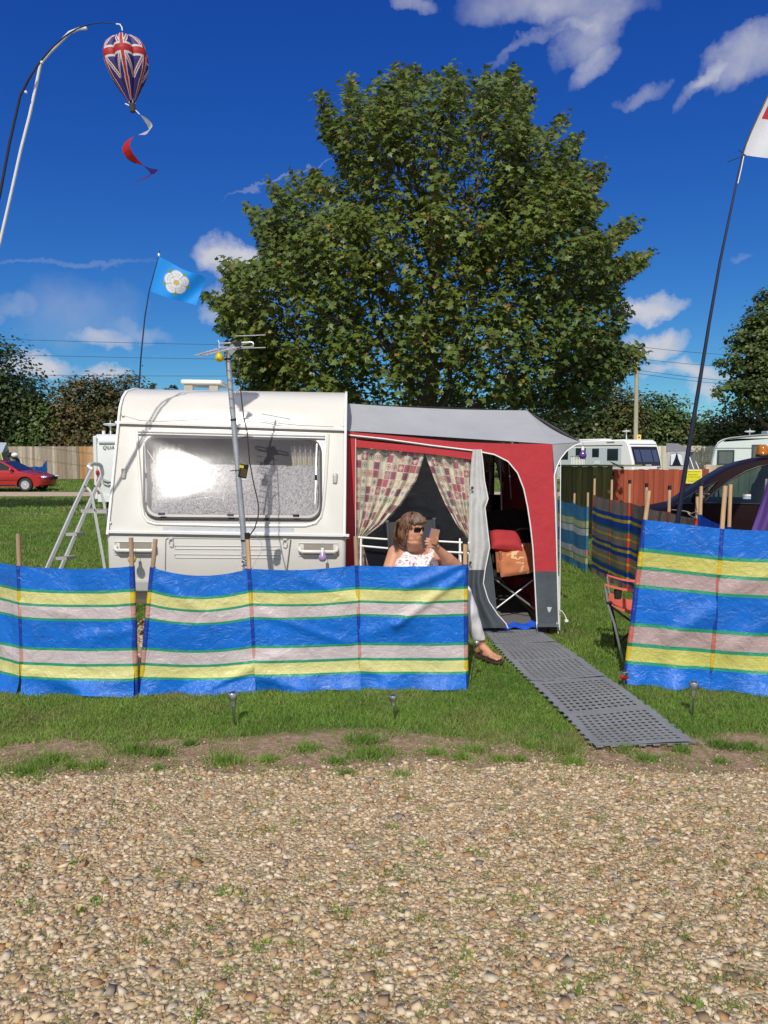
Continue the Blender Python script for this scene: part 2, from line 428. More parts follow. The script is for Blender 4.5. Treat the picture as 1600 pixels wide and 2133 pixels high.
def ground_material():
    m, n, l, b = new_mat('grass ground')
    setp(b, Roughness=.9); b.inputs['Specular IOR Level'].default_value = .15
    t = n.new('ShaderNodeTexCoord')
    def noise(s, d=6, dist=0.0):
        x = n.new('ShaderNodeTexNoise'); x.inputs['Scale'].default_value = s; x.inputs['Detail'].default_value = d
        x.inputs['Distortion'].default_value = dist; l.new(t.outputs['Object'], x.inputs['Vector']); return x.outputs['Fac']
    def ramp(f, st):
        r = n.new('ShaderNodeValToRGB'); l.new(f, r.inputs[0])
        while len(r.color_ramp.elements) < len(st): r.color_ramp.elements.new(.5)
        for e, (p, c) in zip(r.color_ramp.elements, st): e.position = p; e.color = (*c, 1)
        return r.outputs[0]
    g = ramp(noise(60, 8), [(.25, (.045, .075, .017)), (.5, (.10, .145, .035)), (.75, (.19, .225, .07))])
    g2 = ramp(noise(.6, 5), [(.3, (.8, .85, .7)), (.7, (1.25, 1.15, 1.1))])
    mu = n.new('ShaderNodeMix'); mu.data_type = 'RGBA'; mu.blend_type = 'MULTIPLY'; mu.inputs[0].default_value = 1
    l.new(g, mu.inputs[6]); l.new(g2, mu.inputs[7])
    s = ramp(noise(22, 8), [(.25, (.19, .125, .083)), (.5, (.31, .215, .143)), (.78, (.44, .33, .235))])
    sx = n.new('ShaderNodeSeparateXYZ'); l.new(t.outputs['Object'], sx.inputs[0])
    wob = n.new('ShaderNodeMath'); wob.operation = 'MULTIPLY_ADD'
    l.new(noise(2.2, 5), wob.inputs[0]); wob.inputs[1].default_value = .5; l.new(sx.outputs['Y'], wob.inputs[2])
    mr = n.new('ShaderNodeMapRange'); mr.inputs[1].default_value = 4.66; mr.inputs[2].default_value = 4.80
    mr.inputs[3].default_value = 0; mr.inputs[4].default_value = 1; l.new(wob.outputs[0], mr.inputs[0])
    mx = n.new('ShaderNodeMix'); mx.data_type = 'RGBA'; l.new(mr.outputs[0], mx.inputs[0]); l.new(s, mx.inputs[6]); l.new(mu.outputs[2], mx.inputs[7])
    l.new(mx.outputs[2], b.inputs['Base Color'])
    bp = n.new('ShaderNodeBump'); bp.inputs['Strength'].default_value = .7; bp.inputs['Distance'].default_value = .03
    l.new(noise(70, 6), bp.inputs['Height']); l.new(bp.outputs[0], b.inputs['Normal'])
    return m
mb = MB(); mb.add([(-1500, -60, 0), (1500, -60, 0), (1500, 1500, 0), (-1500, 1500, 0)], [(0, 1, 2, 3)])
gr = bpy.data.objects.new('ground', mb.mesh('ground', V((0, 0, 0)), ground_material(), 0)); C.objects.link(gr); struct(gr)

def gravel_material():
    m, n, l, b = new_mat('gravel bed')
    setp(b, Roughness=.9); b.inputs['Specular IOR Level'].default_value = .2
    t = n.new('ShaderNodeTexCoord')
    vo = n.new('ShaderNodeTexVoronoi'); vo.inputs['Scale'].default_value = 62; l.new(t.outputs['Object'], vo.inputs['Vector'])
    r = n.new('ShaderNodeValToRGB'); sp = n.new('ShaderNodeSeparateColor'); l.new(vo.outputs['Color'], sp.inputs[0]); l.new(sp.outputs[0], r.inputs[0])
    st = [(0, (.32, .25, .145)), (.25, (.41, .325, .195)), (.5, (.47, .38, .235)), (.75, (.39, .28, .155)), (1, (.55, .49, .36))]
    while len(r.color_ramp.elements) < len(st): r.color_ramp.elements.new(.5)
    for e, (p, c) in zip(r.color_ramp.elements, st): e.position = p; e.color = (*c, 1)
    nm = n.new('ShaderNodeTexNoise'); nm.inputs['Scale'].default_value = 7; nm.inputs['Detail'].default_value = 7; l.new(t.outputs['Object'], nm.inputs['Vector'])
    ms = n.new('ShaderNodeMapRange'); ms.inputs[1].default_value = .54; ms.inputs[2].default_value = .68; ms.inputs[4].default_value = .75; l.new(nm.outputs['Fac'], ms.inputs[0])
    mo = n.new('ShaderNodeMix'); mo.data_type = 'RGBA'; l.new(ms.outputs[0], mo.inputs[0]); l.new(r.outputs[0], mo.inputs[6]); mo.inputs[7].default_value = (.17, .17, .065, 1)
    l.new(mo.outputs[2], b.inputs['Base Color'])
    bp = n.new('ShaderNodeBump'); bp.inputs['Strength'].default_value = 1; bp.inputs['Distance'].default_value = .012; bp.invert = True
    l.new(vo.outputs['Distance'], bp.inputs['Height']); l.new(bp.outputs[0], b.inputs['Normal'])
    return m
GRAVBED = gravel_material()
xs = np.linspace(-9, 9, 121); mb = MB()
mb.add([(x, float(gravel_edge(np.array([x]))[0]), .004) for x in xs] + [(x, -6, .004) for x in xs], [(i, i + 1, 122 + i, 121 + i) for i in range(120)])
o = bpy.data.objects.new('gravel_drive', mb.mesh('gravel_drive', V((0, 0, 0)), GRAVBED, 0)); C.objects.link(o); struct(o)
mb = MB(); mb.add([(-2.45, 5.75, .004), (-.3, 5.7, .004), (-.3, 11, .004), (-2.45, 11, .004)], [(0, 1, 2, 3)])
o = bpy.data.objects.new('gravel_pitch', mb.mesh('gravel_pitch', V((0, 0, 0)), GRAVBED, 0)); C.objects.link(o); struct(o)
TRACK = M('pale track stones', (.46, .36, .26), .95, var=.25, scale=5, bump=.5, bscale=30)
mb = MB(); mb.add([(-80, 29.6, .005), (80, 30.2, .005), (80, 33.6, .005), (-80, 32.8, .005)], [(0, 1, 2, 3)])
o = bpy.data.objects.new('track', mb.mesh('track', V((0, 0, 0)), TRACK, 0)); C.objects.link(o); struct(o)

STONE = M('flint stones', (.4, .3, .2), .75, var=.14, scale=40, attr=True, spec=.3)
def rock(k):
    r = np.random.default_rng(100 + k)
    t = (1 + 5 ** .5) / 2
    v = np.array([(-1, t, 0), (1, t, 0), (-1, -t, 0), (1, -t, 0), (0, -1, t), (0, 1, t), (0, -1, -t), (0, 1, -t), (t, 0, -1), (t, 0, 1), (-t, 0, -1), (-t, 0, 1)]) / 1.902
    if k % 3:                                # angular flint: a jittered block
        v = np.array([(-1, -1, -1), (1, -1, -1), (1, 1, -1), (-1, 1, -1), (-1, -1, 1), (1, -1, 1), (1, 1, 1), (-1, 1, 1)], float) * .36 * r.uniform(.45, 1.25, (8, 3))
        v = v * np.array([1.15, r.uniform(.65, 1.0), r.uniform(.35, .6)])
        return v, np.array([(0, 2, 1), (0, 3, 2), (4, 5, 6), (4, 6, 7), (0, 1, 5), (0, 5, 4), (1, 2, 6), (1, 6, 5), (2, 3, 7), (2, 7, 6), (3, 0, 4), (3, 4, 7)])
    v *= r.uniform(.42, 1.25, (12, 1)) * .5
    v = v * np.array([1.0, r.uniform(.6, .95), r.uniform(.26, .46)])
    f = np.array([(0, 11, 5), (0, 5, 1), (0, 1, 7), (0, 7, 10), (0, 10, 11), (1, 5, 9), (5, 11, 4), (11, 10, 2), (10, 7, 6), (7, 1, 8), (3, 9, 4), (3, 4, 2), (3, 2, 6), (3, 6, 8), (3, 8, 9), (4, 9, 5), (2, 4, 11), (6, 2, 10), (8, 6, 7), (9, 8, 1)])
    return v, f
PAL = np.array([.96, .915, .82]) * np.array([(.54, .44, .31), (.60, .50, .37), (.44, .31, .20), (.38, .24, .14), (.64, .57, .46), (.34, .25, .17), (.52, .40, .24), (.30, .27, .24), (.42, .25, .12), (.58, .46, .34), (.20, .17, .15)])
PW = np.array([.19, .15, .14, .08, .11, .10, .09, .05, .04, .11, .02]); PW = PW / PW.sum()
def stones(x, y, size, z0=.004):
    n = len(x); out = []; kind = rng.integers(0, 14, n)
    for k in range(14):
        i = np.where(kind == k)[0]
        if not len(i): continue
        v, f = rock(k); m = len(i)
        nrm = np.stack([rng.normal(0, .2, m), rng.normal(0, .2, m), np.ones(m)], 1)
        pos = np.stack([x[i], y[i], z0 + size[i] * rng.uniform(-.14, .10, m)], 1)
        col = PAL[rng.choice(len(PAL), m, p=PW)] * rng.uniform(.8, 1.12, (m, 1))
        out.append(inst(v, f, pos, rot_zn(rng.uniform(0, 6.28, m), nrm), size[i], col))
    return join_np(out)
n = 190000
gx = rng.uniform(-4.5, 4.5, n); gy = rng.uniform(1.35, 4.2, n)
e = gravel_edge(gx)
keep = (gy < e - .0 + rng.normal(0, .035, n)) & (np.abs(gx) < .56 * gy + 1.9)
thin = smooth_noise(gx, gy, 2.3, 31)
keep &= rng.uniform(0, 1, n) < np.where(thin > .62, .62, 1.0)
gx, gy = gx[keep], gy[keep]
sz = np.exp(rng.normal(math.log(.0165), .45, len(gx))).clip(.007, .05) * np.interp(gy, [1.5, 4], [1.12, .95])
n2 = 2600; sx_ = rng.uniform(-4, 4, n2); sy_ = gravel_edge(sx_) + np.abs(rng.normal(0, .20, n2))
v, f, c = stones(np.concatenate([gx, sx_]), np.concatenate([gy, sy_]), np.concatenate([sz, rng.uniform(.005, .018, n2)]))
o = link_np('gravel', npmesh('gravel', v, f, c, STONE)); o['kind'] = 'stuff'
n = 7000; gx = rng.uniform(-2.5, -.25, n); gy = rng.uniform(5.75, 8.6, n)
v, f, c = stones(gx, gy, rng.uniform(.02, .055, n))
gx = rng.normal(-1.98, .12, 260); gy = rng.normal(7.0, .12, 260)          # the small heap under the caravan
v2, f2, c2 = stones(gx, gy, rng.uniform(.03, .06, 260))
o = link_np('gravel', npmesh('gravel', *join_np([(v, f, c), (v2, f2, c2)]), STONE)); o['kind'] = 'stuff'

GRASS = M('grass blade', (.07, .13, .02), .5, var=.18, scale=2.0, attr=True, transl=.3, spec=.3)
BV = np.array([(-.5, 0, 0), (.5, 0, 0), (-.36, .10, .55), (.36, .10, .55), (0, .34, 1.0)]); BF = np.array([(0, 1, 3), (0, 3, 2), (2, 3, 4)])
def mat_zone(x, y):                         # the foam mat path
    t = (y - 4.19) / (7.03 - 4.19)
    xl = 1.20 + t * (.945 - 1.20); xr = 1.80 + t * (1.475 - 1.80)
    return (t > -.02) & (t < 1.02) & (x > xl) & (x < xr)
def blades(x, y, h, w, dry=0.0):
    n = len(x)
    a = rng.uniform(0, 6.28, n); lean = rng.normal(0, .62, (n, 2))
    nrm = np.stack([lean[:, 0], lean[:, 1], np.ones(n)], 1)
    rot = rot_zn(a, nrm)
    pat = smooth_noise(x, y, 1.1, 5) * .6 + smooth_noise(x, y, 4.5, 6) * .4
    t = np.clip(pat + rng.normal(0, .22, n), 0, 1)[:, None]
    c = (1 - t) * np.array([.072, .160, .024]) + t * np.array([.195, .295, .052])
    dryp = np.clip(smooth_noise(x, y, 1.7, 77) * .6 + smooth_noise(x, y, 5.3, 78) * .4 - .55, 0, .3)[:, None] * 1.9
    c = c * 1.3
    c = c * (1 - dryp) + dryp * np.array([.27, .25, .10])
    d = (rng.uniform(0, 1, n) < .07 + dry)[:, None]
    c = np.where(d, np.array([.34, .30, .13]) * rng.uniform(.6, 1.1, (n, 1)), c)
    return inst(BV, BF, np.stack([x, y, np.zeros(n)], 1), rot, np.stack([w, h, h], 1), c)
lst = []
def fieldpts(n, x0, x1, y0, y1): return rng.uniform(x0, x1, n), rng.uniform(y0, y1, n)
def blocked(x, y):
    car = (x > -2.5) & (x < -.3) & (y > 5.78) & (y < 10.8)
    awn = (x > -.35) & (x < 1.58) & (y > 6.96) & (y < 10.2)
    return car | awn
x, y = fieldpts(275000, -5.0, 5.0, 3.5, 5.9)
clump = smooth_noise(x, y, 7, 40) * .5 + smooth_noise(x, y, 17, 41) * .5
k = (y > soil_edge(x) + rng.normal(0, .03, len(x))) & (np.abs(x) < .53 * y + 1.7) & ~blocked(x, y)
mz = mat_zone(x, y); k &= ~mz | (rng.uniform(0, 1, len(x)) < .0)
x, y, clump = x[k], y[k], clump[k]
edge = np.clip(1 - (y - soil_edge(x)) / .35, 0, 1)
h = rng.uniform(.018, .040, len(x)) * (.7 + .6 * clump) * (1 + .35 * edge)
lst.append(blades(x, y, h, rng.uniform(.003, .0055, len(x))))
# tufts on the bare soil and in the gravel
TUFTS = [(150, 1600, .05, 90), (200, 1600, .07, 150), (325, 1605, .05, 70), (470, 1588, .10, 420), (395, 1552, .05, 120), (275, 1565, .13, 420), (330, 1572, .09, 260), (560, 1585, .06, 120), (640, 1562, .10, 240), (700, 1590, .06, 120), (770, 1575, .13, 600), (760, 1545, .12, 420), (835, 1618, .04, 60), (720, 1615, .05, 90), (905, 1572, .06, 130), (960, 1580, .05, 130), (990, 1565, .07, 180), (1040, 1585, .05, 90), (1110, 1558, .06, 160), (1170, 1565, .12, 520), (1190, 1590, .07, 160), (1080, 1585, .04, 90), (1300, 1565, .07, 160), (1420, 1565, .06, 130), (1500, 1555, .08, 260), (1560, 1560, .08, 200), (1345, 1585, .07, 150), (1500, 1590, .05, 70), (60, 1610, .14, 500), (110, 1585, .12, 420)]
for (px, py, r, k) in TUFTS:
    g = G(px, py); k = int(k * 1.5); a = rng.uniform(0, 6.28, k); q = np.abs(rng.normal(0, .55, k)) * r
    lst.append(blades(g.x + np.cos(a) * q * 1.4, g.y + np.sin(a) * q, rng.uniform(.025, .06, k), rng.uniform(.003, .0055, k)))
for i in range(760):
    px, py = -150 + 1900 * rng.uniform(0, 1) ** .8, 1600 + 530 * rng.uniform(0, 1) ** 1.0
    if px < 760 and rng.uniform() < .4: continue
    if py < 1800 and rng.uniform() < .3: continue
    g = G(px, py); k = int(rng.integers(8, 42)); a = rng.uniform(0, 6.28, k); q = rng.uniform(0, 1, k) * rng.uniform(.02, .06)
    lst.append(blades(g.x + np.cos(a) * q, g.y + np.sin(a) * q, rng.uniform(.012, .030, k), rng.uniform(.002, .0045, k), dry=.22))
x, y = fieldpts(26000, -3.6, 3.6, 3.55, 4.75)        # thin broken turf creeping over the bare soil
pt_ = smooth_noise(x, y, 4.3, 61) * .6 + smooth_noise(x, y, 13, 62) * .4
k = (y < soil_edge(x) + .1) & (y > gravel_edge(x) - .12) & (pt_ > .56) & ~mat_zone(x, y)
x, y = x[k], y[k]; lst.append(blades(x, y, rng.uniform(.014, .034, len(x)), rng.uniform(.0025, .005, len(x)), dry=.08))
x, y = fieldpts(60000, -3.4, 3.4, 1.5, 3.95)         # moss and thin weeds between the stones
pt_ = smooth_noise(x, y, 5.1, 63) * .55 + smooth_noise(x, y, 17, 64) * .45 + .05 * x / 3
k = (pt_ > .66) & (np.abs(x) < .56 * y + .6)
x, y = x[k], y[k]; lst.append(blades(x, y, rng.uniform(.008, .022, len(x)), rng.uniform(.0018, .0035, len(x)), dry=.30))
for i in range(26):                          # flat broad leaved weeds
    px, py = rng.uniform(0, 1600), rng.uniform(1700, 2120); g = G(px, py); k = 16
    a = rng.uniform(0, 6.28, k); q = rng.uniform(.01, .035, k)
    lst.append(blades(g.x + np.cos(a) * q, g.y + np.sin(a) * q, rng.uniform(.018, .03, k), rng.uniform(.008, .014, k)))
x, y = fieldpts(210000, -5.6, 6.0, 5.9, 10.5)
k = (np.abs(x) < .53 * y + .5) & ~blocked(x, y) & ~mat_zone(x, y)
x, y = x[k], y[k]; lst.append(blades(x, y, rng.uniform(.025, .048, len(x)), rng.uniform(.004, .0075, len(x))))
n = 380; t = rng.uniform(.02, .98, n); xm = 1.22 + t * -.25 + rng.normal(.27, .13, n)        # blades through the holes of the mat
lst.append(blades(xm, 4.19 + t * 2.84, rng.uniform(.03, .05, n), rng.uniform(.003, .005, n)))
x, y = fieldpts(170000, -11, 11, 10.5, 20)
k = (np.abs(x) < .53 * y + .4) & ((x < -1.8) | (x > 1.4))
x, y = x[k], y[k]; lst.append(blades(x, y, rng.uniform(.04, .075, len(x)), rng.uniform(.008, .014, len(x))))
x, y = fieldpts(120000, -27, 27, 20, 49)
k = (np.abs(x) < .54 * y) & ((y < 29.3) | (y > 33.8)) & ((x < -5) | (x > 4))
x, y = x[k], y[k]; lst.append(blades(x, y, rng.uniform(.05, .10, len(x)), rng.uniform(.02, .04, len(x))))
o = link_np('grass', npmesh('grass', *join_np(lst), GRASS)); o['kind'] = 'stuff'
del lst

# ------------------------------------------------------------------ fences
BOARD = M('weathered fence boards', (.3, .25, .2), .85, var=.25, scale=3, attr=True, bump=.3, bscale=20, stretch=(6, 6, .6))
def board_fence(x0, x1, Y, top, cols, label, group='tall board fences at the back', w=.16, ang=0.0, var=.18, gap=.004, rail=True, name='board_fence', z0=.02, t=.025):
    o = thing(name, label, 'fence', (x0, Y, 0), group)
    d = V((math.cos(ang), math.sin(ang), 0)); nrm = V((-d.y, d.x, 0))
    L = (x1 - x0); k = max(1, int(L / w)); w = L / k
    mb = MB(); r = random.Random(int(abs(x0 * 100)))
    for i in range(k):
        c = V(r.choice(cols)) * r.uniform(1 - var, 1 + var)
        h = top + r.uniform(-.012, .012)
        a = V((x0, Y, 0)) + d * (i * w + w / 2) + nrm * (.009 if i % 2 else 0)
        mb.box(a + V((0, 0, (h + z0) / 2)), (w - gap, t, h - z0), ang, col=tuple(c))
    mb.part('boards', BOARD, o, smooth=0)
    if rail:
        for z in (.35, top * .55, top - .2):
            q = MB(); a = V((x0, Y, z)) + nrm * .06; q.bar(a, a + d * L, .07, .05, col=tuple(V(cols[0]) * .8)); q.part('rail', BOARD, o, smooth=0)
        for i in range(int(L / 2.4) + 1):
            q = MB(); a = V((x0, Y, 0)) + d * min(L - .05, i * 2.4 + .05) + nrm * .14; q.box(a + V((0, 0, top / 2)), (.09, .09, top), ang, col=tuple(V(cols[0]) * .75)); q.part('post', BOARD, o, smooth=0)
    return o
GREYB = [(.36, .30, .23), (.30, .25, .19), (.42, .36, .29), (.33, .27, .21), (.24, .19, .14)]
board_fence(-27.5, -20.3, 50, 2.18, GREYB, 'grey weathered board fence behind the red car')
board_fence(-20.28, -17.0, 50, 2.18, [(.42, .24, .11), (.36, .19, .08), (.46, .28, .14)], 'newer brown board fence beside the rear of the white caravan')
board_fence(8.0, 24.5, 50, 2.22, [(.52, .47, .37), (.46, .41, .32), (.56, .52, .43), (.5, .44, .33)], 'pale board fence behind the parked caravans on the right')
o = board_fence(3.90, 5.0, 16.4, 1.42, [(.16, .15, .05), (.20, .18, .06), (.13, .12, .045)], 'olive green board fence panel in the shade of the tree', None, w=.11, name='fence_panel')
q = MB(); q.box((4.7, 16.38, 1.44), (1.85, .09, .04), col=(.23, .24, .13)); q.part('cap_rail', BOARD, o, smooth=0)
board_fence(5.0, 7.06, 16.30, 1.36, [(.33, .070, .032), (.29, .058, .027), (.36, .082, .04)], 'rust red stained board fence panel in full sun', None, w=.105, var=.1, name='fence_panel')
board_fence(7.07, 8.3, 16.5, 1.45, [(.50, .42, .32), (.44, .36, .27)], 'short pale bare wood fence panel behind the yellow notice', None, w=.12, name='fence_panel')

# ------------------------------------------------------------------ trees
LEAF = M('tree leaf', (.06, .09, .02), .42, var=.12, scale=1.5, attr=True, transl=.30, spec=.4)
BARK = M('grey brown bark', (.12, .095, .07), .9, var=.3, scale=9, bump=.6, bscale=40, stretch=(1, 1, .3))
def maple_leaf():
    out = [(0, -.05), (.22, -.12), (.42, .02), (.27, .18), (.55, .38), (.24, .44), (.16, .52), (0, .98), (-.16, .52), (-.24, .44), (-.55, .38), (-.27, .18), (-.42, .02), (-.22, -.12)]
    v = [(0, .25, .0)] + [(a, b, -.14 * (a * a + (b - .25) ** 2) * 2) for a, b in out]
    k = len(out)
    return np.array(v), np.array([(0, 1 + i, 1 + (i + 1) % k) for i in range(k)])
ML_V, ML_F = maple_leaf()
OV = np.array([(0, 0, 0), (.26, .3, -.02), (.22, .7, -.05), (0, 1, -.12), (-.22, .7, -.05), (-.26, .3, -.02)]); OF = np.array([(0, 1, 2), (0, 2, 3), (0, 3, 4), (0, 4, 5)])
TY = 14.0
ROWS = [(120, 850, 1062), (165, 800, 1085), (205, 700, 1112), (250, 668, 1130), (300, 668, 1190), (345, 690, 1235), (385, 590, 1245), (425, 530, 1255), (480, 525, 1275), (530, 500, 1310), (560, 462, 1325), (610, 440, 1310), (660, 450, 1322), (720, 455, 1322), (770, 490, 1300), (815, 545, 1262), (870, 590, 1215)]
tz = [P(900, y, TY).z for y, a, b in ROWS][::-1]; txl = [P(a, y, TY).x for y, a, b in ROWS][::-1]; txr = [P(b, y, TY).x for y, a, b in ROWS][::-1]
def crown_lim(z): return np.interp(z, tz, txl), np.interp(z, tz, txr)
tree = thing('maple_tree', 'big broad maple tree with yellowing dark green leaves behind the awning', 'tree', (.85, TY, 0))
r = random.Random(21)
tb = MB(); twigs = []
OUT = [(520, 856), (485, 790), (468, 740), (482, 705), (448, 690), (457, 650), (425, 628), (416, 605), (470, 618), (462, 565), (452, 538), (520, 550), (543, 520), (522, 480), (507, 422), (560, 440), (572, 430), (545, 360), (592, 397), (604, 352), (640, 372), (652, 345), (690, 385), (710, 332), (688, 310), (666, 285), (655, 198), (676, 178), (690, 205), (704, 258), (714, 232), (707, 168), (738, 150), (752, 192), (775, 176), (790, 150), (806, 178), (820, 130), (848, 142), (868, 130), (882, 168), (905, 145), (921, 164), (940, 125), (956, 154), (970, 140), (992, 164), (1020, 140), (1042, 158), (1078, 130), (1085, 168), (1112, 185), (1114, 215), (1100, 258), (1132, 275), (1160, 247), (1187, 222), (1180, 266), (1150, 302), (1215, 272), (1210, 312), (1190, 334), (1270, 338), (1255, 382), (1230, 412), (1265, 425), (1236, 470), (1262, 490), (1300, 456), (1345, 446), (1330, 482), (1290, 502), (1264, 546), (1366, 518), (1350, 552), (1290, 592), (1292, 620), (1325, 650), (1300, 682), (1280, 716), (1342, 720), (1350, 752), (1310, 782), (1280, 805), (1260, 856)]
def inside(pts):                              # is a point of the crown within the tree's outline as it stands
    d = np.asarray(pts, float) - np.array([0, 0, EYE]); dep = d[:, 1] * CP - d[:, 2] * SP; up_ = d[:, 1] * SP + d[:, 2] * CP
    X = CX + d[:, 0] / dep * FPX; Y = CY - up_ / dep * FPX; c_ = Y > 850
    for (x0, y0), (x1, y1) in zip(OUT, OUT[1:] + OUT[:1]):
        if y0 == y1: continue
        c_ ^= ((y0 > Y) != (y1 > Y)) & (X < (x1 - x0) * (Y - y0) / (y1 - y0) + x0)
    return c_
def limb(a, b, r0, r1, wob=.12, k=7):
    pts = []
    for i in range(k + 1):
        t = i / k; q = a.lerp(b, t) + V((r.uniform(-1, 1), r.uniform(-1, 1), r.uniform(-.4, .6))) * wob * (b - a).length * .3 * math.sin(math.pi * t)
        pts.append(q)
    tb.tube(pts, [r0 + (r1 - r0) * i / k for i in range(k + 1)], 8, caps=False)
    return pts
base = V((.85, TY, 0))
trunk = limb(base, base + V((.03, .05, 1.7)), .26, .20, .05)
trunk2 = limb(trunk[-1], V((.95, TY + .1, 7.4)), .17, .03, .08, 12)
mains = []
for i in range(22):
    a = i * 2.399 + r.uniform(-.3, .3); z1 = 2.4 + 5.2 * ((i + .5) / 22) + r.uniform(-.3, .3)
    lo, hi = crown_lim(z1); mid, hw = (lo + hi) / 2, (hi - lo) / 2
    e = V((mid + hw * .72 * math.cos(a), TY + hw * .66 * math.sin(a), z1 + .3))
    s = trunk[-1].lerp(trunk2[-1], max(0, (z1 - 2.4) / 7.5)) if i > 7 else trunk[-1] + V((0, 0, r.uniform(-.25, .2)))
    for _ in range(8):
        if inside([tuple(e + (e - s) * .10 + V((0, 0, .1)))])[0]: break
        e = s.lerp(e, .88)
    p = limb(s, e, .10 - .0028 * i, .022, .14, 9); mains.append(p)
    for j in range(7):
        b0 = p[3 + j % 7]; d = V((r.uniform(-1, 1), r.uniform(-1, 1), r.uniform(-.1, 1.1))).normalized() * r.uniform(.5, 1.1)
        if inside([tuple(b0 + d * 1.3)])[0]: limb(b0, b0 + d, .022, .007, .15, 4)
ts = []                                        # twigs that carry the leaves: on the shell, inside, and long ones that break the outline
cand = 0
while len(ts) < 1500 and cand < 30000:
    cand += 1
    z = r.uniform(tz[0] + .1, tz[-1] - .15); lo, hi = crown_lim(z + .1); mid, hw = (lo + hi) / 2, (hi - lo) / 2 - .12
    hw *= 1 + .20 * mnoise.noise(V((mid + z * .9, z * .5, cand * .0)))
    if r.random() > hw / 4.3: continue
    a = r.uniform(0, 6.283); q = math.sqrt(r.uniform(.12, 1)) if r.random() < .45 else r.uniform(.84, 1.0)
    if math.sin(a) > .55 and r.random() < .5: continue
    hw *= 1 + .24 * mnoise.noise(V((math.cos(a) * 1.7, math.sin(a) * 1.7, z * .95)))
    pt = V((mid + hw * q * math.cos(a), TY + hw * .84 * q * math.sin(a), z))
    if mnoise.noise(pt * .75 + V((3, 7, 1))) < -.26 and q < .97: continue
    ts.append((pt, V((math.cos(a), .84 * math.sin(a), r.uniform(.2, 1.3) + .5 * (z - 5) / 4)).normalized(), q))
SPIKES = [(660, 195), (668, 235), (680, 215), (690, 270), (672, 290), (730, 175), (745, 200), (705, 160), (1085, 165), (1130, 215), (1150, 250), (560, 400), (580, 380), (520, 450), (1290, 480), (1300, 560), (1240, 390), (1200, 300), (830, 150), (860, 155), (1000, 150), (1040, 140),  (735, 150), (820, 130), (868, 135), (940, 125), (968, 140), (1018, 140), (1075, 128), (1110, 180), (1185, 222), (1215, 272), (1268, 340), (1260, 425), (1343, 448), (1366, 520), (1335, 722), (1325, 600), (548, 360), (605, 350), (515, 420), (650, 345), (455, 540), (420, 600), (440, 660), (470, 700), (1320, 660), (690, 240), (1345, 760), (790, 150), (900, 145)]
for (x, y) in SPIKES:
    e = P(x, y, TY + r.uniform(-1.0, .6)); c0 = V((.95, TY, 4.6)); d = (e - c0); d.y *= .2; d = d.normalized()
    d = (d + V((0, 0, .35))).normalized()
    for k in range(3): ts.append((e - d * (.25 + .3 * k) + V((r.uniform(-.1, .1), r.uniform(-.2, .2), r.uniform(-.1, .1))), d, 1.2))
lp, ln, ls, lc = [], [], [], []
tip_in = inside([tuple(pt + d * .55) for pt, d, q in ts])
ts = [q for q, k in zip(ts, tip_in) if k or q[2] > 1.1 or r.random() < .25]
for pt, d, q in ts:
    L = r.uniform(.45, .8)
    if inside([tuple(pt + d * L)])[0]: tb.tube([pt - d * .35, pt + d * L * .5, pt + d * L], [.009, .006, .003], 4, caps=False)
    hue = mnoise.noise(pt * .55) * .5 + .5; m = 62 if q > .8 else 44
    if q > 1.1: m = 40
    for k in range(m):
        t = r.random(); o_ = V((r.gauss(0, 1), r.gauss(0, 1), r.gauss(0, 1))) * (.17 * (1.15 - t) + .03)
        p_ = pt + d * (L * t * 1.05) + o_
        n_ = (V((r.gauss(0, .55), r.gauss(0, .55) - .35, .75)) + o_ * 1.5 + d * .3)
        lp.append(p_); ln.append(n_)
        yl = r.random()
        if yl < .12: lc.append((.30 * r.uniform(.6, 1.1), .20 * r.uniform(.6, 1.1), .03)); ls.append(r.uniform(.05, .075))
        else:
            g = r.uniform(.7, 1.3); lc.append(((.072 + .066 * hue) * g, (.122 + .056 * hue) * g, .024 * g)); ls.append(r.uniform(.075, .125))
lp = np.array(lp); ln = np.array(ln); ls = np.array(ls); lc = np.array(lc)
k = inside(lp + rng.normal(0, .035, lp.shape)); lp, ln, ls, lc = lp[k], ln[k], ls[k], lc[k]
v, f, c = inst(ML_V, ML_F, lp, rot_zn(rng.uniform(0, 6.28, len(lp)), ln), ls, lc)
tb.part('trunk', BARK, tree)
cr = link_np('crown', npmesh('crown', v, f, c, LEAF), tree); cr.data.transform(Matrix.Translation(-V((.85, TY, 0))))

